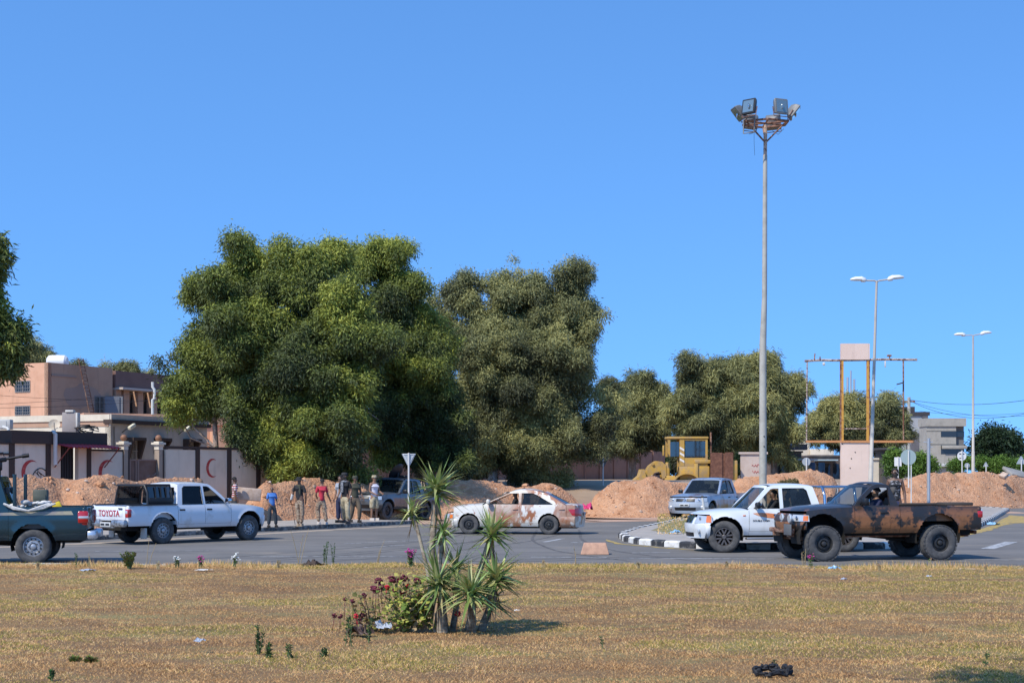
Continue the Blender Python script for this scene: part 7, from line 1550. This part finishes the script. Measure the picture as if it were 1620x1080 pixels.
def weed(label, px, py, hpx, kind, seed, n=5, name='weed', cat='weed', group='weeds in the grass'):
    rnd = random.Random(seed); g = G(px, py, .08); s = g.y/F; root = empty(name, g, rnd.uniform(0, 6), label, cat, group); H_ = hpx*s; m = MB(); P = []; T = []; fl = MB()
    for k in range(n):
        a = rnd.uniform(0, 6.28); sp = H_*(rnd.uniform(.1, .5) if kind == 'bush' else rnd.uniform(.02, .3) if kind != 'spike' else rnd.uniform(.02, .14)); hh = H_*rnd.uniform(.55, 1); b = Vector((rnd.uniform(-.04, .04), rnd.uniform(-.04, .04), 0)); e = Vector((math.cos(a)*sp, math.sin(a)*sp, hh)); md = b.lerp(e, .5)+Vector((0, 0, hh*.06)); m.tube([b, md, e], [.006, .005, .003], 4)
        nl = {'spike': 40, 'bush': 30, 'stalk': 4, 'flower': 10}[kind]
        for j in range(nl):
            t = rnd.uniform(.15, 1) if kind != 'stalk' else rnd.uniform(.6, 1); c = b.lerp(md, t*2) if t < .5 else md.lerp(e, t*2-1); an = rnd.uniform(0, 6.28); d = Vector((math.cos(an), math.sin(an), rnd.uniform(.2, 1.1))).normalized(); ln = {'spike': .035, 'bush': .06, 'stalk': .035, 'flower': .05}[kind]*rnd.uniform(.6, 1.3); q = d.cross(Vector((rnd.random(), rnd.random(), .3))).normalized()*ln*.16
            P.append([c, c+d*ln*.5+q, c+d*ln, c+d*ln*.5-q]); col = {'spike': (.05, .10, .035), 'bush': (.16, .17, .05), 'stalk': (.35, .27, .13), 'flower': (.08, .13, .035)}[kind]; T.append([v*rnd.uniform(.6, 1.4) for v in col])
        if kind == 'flower':
            for j in range(3): fl.sph(e+Vector((rnd.uniform(-.04, .04), rnd.uniform(-.04, .04), rnd.uniform(-.03, .03))), (.018, .018, .010), 6, 4)
    m.build('stems', mat('weed_stem_green', (.10, .13, .05), .8) if kind != 'stalk' else mat('weed_stem_dry', (.36, .27, .14), .8), root); quads_mesh('leaves', np.array([[tuple(v) for v in f] for f in P]), T, GRASS, root)
    if kind == 'flower': fl.build('flowers', mat('white_petals', (.75, .75, .7), .7) if seed % 2 else mat('magenta_petals', (.5, .04, .25), .7), root)
    return root
weed('upright green weed left of the centre foreground, tallest of its clump', 410, 1040, 58, 'spike', 1, 4); weed('short dark green weed at the foot of the tall one', 425, 1045, 32, 'spike', 2, 5)
weed('dark green weed spike in front of the red flowering plant', 551, 1025, 62, 'spike', 3, 3); weed('thin green weed spike left of the plastic bag', 584, 1018, 48, 'spike', 4, 2); weed('thin weed spike between the clump and the flowering plant', 457, 1045, 26, 'spike', 5, 2); weed('short weed in the near centre foreground', 514, 1042, 18, 'spike', 6, 3)
weed('single weed stem beside the black rag', 1229, 1068, 40, 'spike', 7, 1); weed('thin weed at the lower left corner', 82, 1078, 20, 'spike', 8, 2); weed('small green tuft at lower left', 145, 1052, 10, 'bush', 9, 14); weed('small green tuft right of the lower left one', 120, 1050, 9, 'bush', 10, 12); weed('small weed at the right of the near grass', 1558, 1058, 34, 'spike', 11, 1); weed('thin weed near the left of the flower clump', 948, 1028, 34, 'spike', 12, 1)
weed('bushy yellow-green weed on the road verge below the white pickup', 204, 899, 26, 'bush', 13, 26); weed('verge weed with white flowers', 372, 896, 22, 'flower', 15, 9); weed('verge weed with small magenta flowers left of the white-flowered one', 318, 896, 16, 'flower', 16, 8); weed('low verge weed with pale flowers', 280, 897, 18, 'flower', 17, 8); weed('tall green verge weed under the men', 515, 893, 38, 'spike', 19, 4); weed('second tall verge weed right of it', 527, 893, 34, 'spike', 20, 3); weed('dry stalk on the verge left of the standing men', 474, 895, 66, 'stalk', 21, 3); weed('dry stalk before the rear wheel of the white pickup', 235, 897, 50, 'stalk', 22, 2)
weed('dry stalk by the flowering bush on the verge', 598, 893, 40, 'stalk', 23, 3); weed('magenta-flowered bush on the verge beside the yucca', 650, 898, 30, 'flower', 24, 22, name='flowering_bush', cat='flowering bush'); weed('verge weed before the front tyre of the mud-smeared pickup', 1272, 897, 36, 'stalk', 25, 4); weed('small magenta verge weed in front of the mud-smeared pickup', 1283, 898, 22, 'flower', 26, 5); weed('thin verge stalk in front of the rear tyre', 1472, 897, 18, 'stalk', 27, 2); weed('green weed on the verge at the centre of the road', 911, 897, 36, 'stalk', 28, 2); weed('thin weed by the green pickup wheel', 120, 897, 32, 'spike', 29, 2); weed('dry arching weed behind the green pickup', 140, 897, 26, 'stalk', 30, 4)
for i, (px, py) in enumerate(((60, 900), (250, 900), (440, 898), (760, 900), (860, 898), (1010, 900), (1150, 900), (1390, 903), (1560, 905))): weed('low straw tuft on the road verge '+['at the left edge', 'below the white pickup cab', 'below the man with the stick', 'just right of the yucca', 'below the saloon tail', 'right of the concrete block', 'below the clean white pickup', 'between the big tyres', 'at the right end'][i], px, py, 13, 'stalk', 60+i, 10, group='straw tufts on the verge')
# ------------------------------------------------------------------ yucca
YU = G(715, 998, .08); sY = YU.y/F; yroot = empty('yucca', YU, 0, 'multi-headed yucca plant with spiky rosettes in the middle of the grass', 'yucca'); O = YU
YG = mat('yucca_stem', (.34, .29, .22), .85, n=[(8, 4, (.18, .14, .10), .45, .6, (1, 1, 3))], bump=(25, .5, .01)); DRYL = [(.34, .22, .12), (.26, .17, .09)]
def yp(px, py, dy=0): return Vector(((px-810)/F*(YU.y+dy), YU.y+dy, ZY(py, YU.y+dy)))-O
stems = [((700, 1000, 0), (683, 880, .1), (688, 792, .1), .038), ((705, 1000, .2), (694, 900, .1), (700, 845, .1), .032), ((740, 1000, .3), (760, 900, .3), (776, 850, .2), .034), ((700, 1000, -.1), (697, 960, -.1), (694, 925, -.15), .05), ((745, 1000, 0), (747, 970, -.3), (744, 940, -.35), .045), ((760, 1000, .2), (775, 960, .1), (780, 920, 0), .04), ((690, 1000, 0), (676, 900, .3), (655, 815, .4), .022), ((715, 1000, .2), (725, 940, .3), (722, 905, .3), .03)]
m = MB()
for a, b, c_, r_ in stems: m.tube([yp(*a), yp(*b), yp(*c_)], [r_*1.3, r_, r_*.9], 8)
m.build('stems', YG, yroot, smooth=60)
YL_ = attr_mat('yucca_leaf', .45, .12, .5)
def rosette(c, n, L, seed, w=.036, up_bias=.25, dry=10, parent=yroot):
    rg = np.random.default_rng(seed); P = []; T = []; rnd = random.Random(seed); c = Vector(c)
    for k in range(n+dry):
        isdry = k >= n; az = rnd.uniform(0, 2*math.pi); 
        el = math.asin(rnd.uniform(-.62, .97)) if not isdry else rnd.uniform(-1.5, -1.1); el = el if isdry else el*.95+.03
        d = Vector((math.cos(az)*math.cos(el), math.sin(az)*math.cos(el), math.sin(el))); ln = L*1.1*rnd.uniform(.75, 1.1)*(.8 if isdry else 1); sd = d.cross(Vector((0, 0, 1))); sd = sd.normalized() if sd.length > .05 else Vector((1, 0, 0)); n_ = sd.cross(d)
        base = c+Vector((0, 0, (k/n-.5)*.14 if not isdry else -.05-.08*rnd.random())); sag = (.10+.25*max(0, .5-el*.3))*ln*rnd.uniform(.3, 1.1)*(.4 if el > .9 else 1); prev = None; seg = 6
        col = (.36*rnd.uniform(.75, 1.2), .42*rnd.uniform(.8, 1.15), .15) if not isdry else rnd.choice(DRYL); 
        if not isdry and rnd.random() < .3: col = (.16, .23, .06)
        for j in range(seg+1):
            t = j/seg; wv = w*(.55+.6*math.sin(math.pi*min(1, t*1.1+.15)))*(1-t**3)*(.6 if isdry else 1); cc = base+d*ln*t-Vector((0, 0, sag*t*t)); l_, m_, r2 = cc+sd*wv*.5, cc-n_*wv*.16, cc-sd*wv*.5
            if prev: P += [[prev[0], prev[1], m_, l_], [prev[1], prev[2], r2, m_]]; f = 1 if t < .9 else .8; T += [[v*f for v in col]]*2
            prev = (l_, m_, r2)
    return quads_mesh('leaf_rosette', np.array([[tuple(v) for v in f] for f in P]), T, YL_, parent)
rosette(yp(690, 775, .1), 95, .41, 1, .034, dry=18); rosette(yp(652, 812, .4), 46, .25, 2, .026, dry=6); rosette(yp(701, 842, .1), 56, .29, 3, .028, dry=8); rosette(yp(778, 845, .2), 76, .36, 4, .034, dry=14)
rosette(yp(694, 922, -.15), 90, .44, 5, .036, dry=10); rosette(yp(744, 938, -.35), 84, .43, 6, .038, dry=4); rosette(yp(784, 915, 0), 84, .46, 7, .036, dry=6); rosette(yp(722, 900, .3), 50, .36, 8, .03); rosette(yp(778, 948, .1), 34, .38, 9, .038, dry=3)
# geranium
GG = G(640, 998, .08); groot = empty('geranium_bush', GG, 0, 'sprawling geranium bush with dark red flower heads beside the yucca', 'flowering bush'); rnd = random.Random(77); P = []; T = []; m = MB(); O = GG
def gp(px, py, dy=0): return Vector(((px-810)/F*(GG.y+dy), GG.y+dy, ZY(py, GG.y+dy)))-O
for k in range(60):
    tx = rnd.gauss(648, 24) if k < 40 else rnd.uniform(545, 620); ty = rnd.uniform(905, 985) if k < 40 else rnd.uniform(940, 990); e = gp(tx, ty, rnd.uniform(-.3, .35)); b = gp(rnd.uniform(620, 680) if k < 40 else tx+rnd.uniform(0, 25), 998); b.z = 0; m.tube([b, b.lerp(e, .55)+Vector((0, 0, .05)), e], [.007, .006, .004], 4)
    for j in range(22 if k < 40 else 9):
        c = b.lerp(e, rnd.uniform(.3, 1.05))+Vector((rnd.gauss(0, .06), rnd.gauss(0, .06), rnd.gauss(0, .05))); r_ = rnd.uniform(.018, .042); nn = Vector((rnd.gauss(0, .5), rnd.gauss(-.4, .5), 1)).normalized(); a_ = nn.orthogonal().normalized(); b_ = nn.cross(a_); col = rnd.choice([(.36, .38, .08), (.24, .30, .06), (.48, .44, .12), (.13, .19, .04), (.42, .30, .16)] if k < 40 else [(.3, .2, .1), (.22, .22, .06), (.16, .16, .05)])
        P.append([c+a_*r_, c+b_*r_+nn*.008, c-a_*r_, c-b_*r_+nn*.008]); T.append(col)
m.build('stems', mat('geranium_stem', (.24, .17, .10), .85), groot); quads_mesh('leaves', np.array([[tuple(v) for v in f] for f in P]), T, GRASS, groot)
DR = mat('dark_red_petals', (.10, .010, .022), .7, n=[(30, 3, (.20, .015, .04), .5, .65)]); BR = mat('bright_red_petals', (.55, .01, .03), .6)
for i, (px, py, r_, br) in enumerate(((599, 919, 8, 0), (620, 915, 8, 0), (627, 919, 8, 0), (639, 914, 7, 0), (661, 919, 8, 0), (595, 932, 8, 0), (603, 930, 7, 0), (612, 928, 6, 1), (644, 925, 4, 1), (637, 937, 7, 0), (664, 946, 10, 0), (670, 945, 4, 1), (636, 939, 5, 1), (590, 930, 6, 0), (576, 941, 5, 0), (558, 950, 5, 0), (546, 947, 4, 0), (529, 973, 5, 0), (538, 974, 5, 0), (563, 974, 5, 1), (573, 972, 5, 0), (724, 970, 6, 1), (624, 933, 5, 0), (569, 979, 4, 0))):
    c = gp(px, py, rnd.uniform(-.2, .2)); q = MB(); r_ = r_*sY*.9
    for k in range(16): v = Vector((rnd.gauss(0, 1), rnd.gauss(0, 1), rnd.gauss(0, 1))).normalized()*r_*.7; q.sph(c+v, (r_*.38, r_*.38, r_*.26), 6, 4)
    q.tube([c, Vector((c.x+rnd.uniform(-.04, .04), c.y, max(0, c.z-.3)))], .004, 4); q.build('flower_head', BR if br else DR, groot, smooth=180)
# litter
def crumple(name, label, cat, px, py, sz, mt, seed, z=.08, flat=.35, Y=None):
    rnd = random.Random(seed); m = MB(); n = 9
    vs = [(sz*(i/n-.5)*rnd.uniform(.8, 1.2), sz*.7*(j/n-.5)*rnd.uniform(.8, 1.2), sz*flat*rnd.random()*(1-abs(i/n-.5)*1.6)) for i in range(n+1) for j in range(n+1)]; m.add(vs, [(i*(n+1)+j, i*(n+1)+j+1, (i+1)*(n+1)+j+1, (i+1)*(n+1)+j) for i in range(n) for j in range(n)])
    o = m.build(name, mt, smooth=None); o.location = G(px, py, z) if Y is None else W(px, py, Y); o.rotation_euler = (0, 0, rnd.uniform(0, 6)); return tag(o, label, cat)
PLA = mat('clear_plastic', (.42, .45, .50), .25, coat=.5); PLW = mat('white_paper', (.62, .6, .55), .8); PLB = mat('blue_plastic', (.25, .45, .62), .3, coat=.5)
crumple('plastic_bag', 'clear plastic bag caught in the foot of the geranium bush', 'plastic bag', 606, 992, .26, PLA, 1, .14, .4); crumple('plastic_bag', 'scrap of clear plastic hanging on a weed at left foreground', 'plastic bag', 316, 1014, .12, PLA, 2, .22, .4); crumple('plastic_bag', 'crumpled plastic on the grass at the left verge', 'plastic bag', 140, 902, .3, PLA, 3, .1, .15); crumple('paper_scrap', 'white paper scrap on the grass below the verge flowers', 'litter', 322, 901, .3, PLW, 4, .1, .08)
crumple('plastic_bag', 'pink plastic bag at the foot of the loader earth bank', 'plastic bag', 929, 806, .55, mat('pink_plastic', (.65, .04, .16), .4), 5, .2, .7, Y=66); crumple('plastic_bottle', 'small clear plastic scrap on the verge in front of the big tyres', 'litter', 1335, 916, .12, PLA, 6); crumple('plastic_bottle', 'small clear plastic scrap on the verge at right', 'litter', 1470, 912, .12, PLA, 7); crumple('plastic_bag', 'flattened pale plastic at the right verge', 'litter', 1530, 901, .4, PLA, 8, .08, .1); crumple('plastic_bottle', 'small blue litter on the verge left of the tyres', 'litter', 1320, 899, .25, PLB, 9, .1, .3)
crumple('plastic_bag', 'blue litter by the far right kerb', 'litter', 1571, 830, .5, PLB, 10, .02, .3); crumple('paper_scrap', 'small white scrap right of the yucca', 'litter', 818, 966, .1, PLW, 11); crumple('paper_scrap', 'small pale scrap in the middle of the grass right of the yucca', 'litter', 868, 953, .08, PLW, 12); crumple('paper_scrap', 'small red scrap in the left grass', 'litter', 128, 957, .07, BR, 13); crumple('plastic_bag', 'purple scrap in the right foreground', 'litter', 1015, 1023, .09, mat('purple_petals', (.25, .06, .32), .6), 14)
crumple('plastic_bag', 'blue plastic scrap on the island grass', 'litter', 1069, 842, .3, PLB, 15, .2, .4); crumple('paper_scrap', 'yellow plastic bag behind the white pickup tailgate', 'plastic bag', 147, 812, .45, mat('yellow_bag', (.6, .42, .1), .5), 16, Y=50); crumple('cardboard', 'dark brown scrap on the verge below the standing men', 'litter', 497, 895, .5, mat('burnt_board', (.05, .03, .02), .8), 17, .08, .3); crumple('boot', 'old brown shoe-like scrap in front of the geranium bush', 'litter', 568, 1003, .28, mat('brown_leather', (.06, .03, .02), .6), 18, .1, .5)
m = MB(); rnd = random.Random(9); g = G(1222, 1070, .09); prev = None; pts = []
for k in range(34): a = 2*math.pi*k/34; pts.append(Vector((.24*math.cos(a)*rnd.uniform(.85, 1.15), .16*math.sin(a)*rnd.uniform(.8, 1.2), .03+.05*rnd.random()+(.05 if k in (9, 10, 16, 17, 30, 31) else 0))))
m.tube(pts+[pts[0]], [rnd.uniform(.018, .045) for _ in range(35)], 7, cap=False)
for k in range(30): m.sph(rnd.choice(pts)+Vector((rnd.gauss(0, .02), rnd.gauss(0, .02), rnd.uniform(0, .05))), (rnd.uniform(.02, .045), rnd.uniform(.02, .04), rnd.uniform(.01, .03)), 6, 4)
o = m.build('black_rag', mat('black_rag', (.012, .012, .015), .6, bump=(60, .8, .01)), smooth=None); o.location = g; o.scale = (.64, .7, .8); tag(o, 'twisted ring of black rag lying in the near right grass', 'rag')
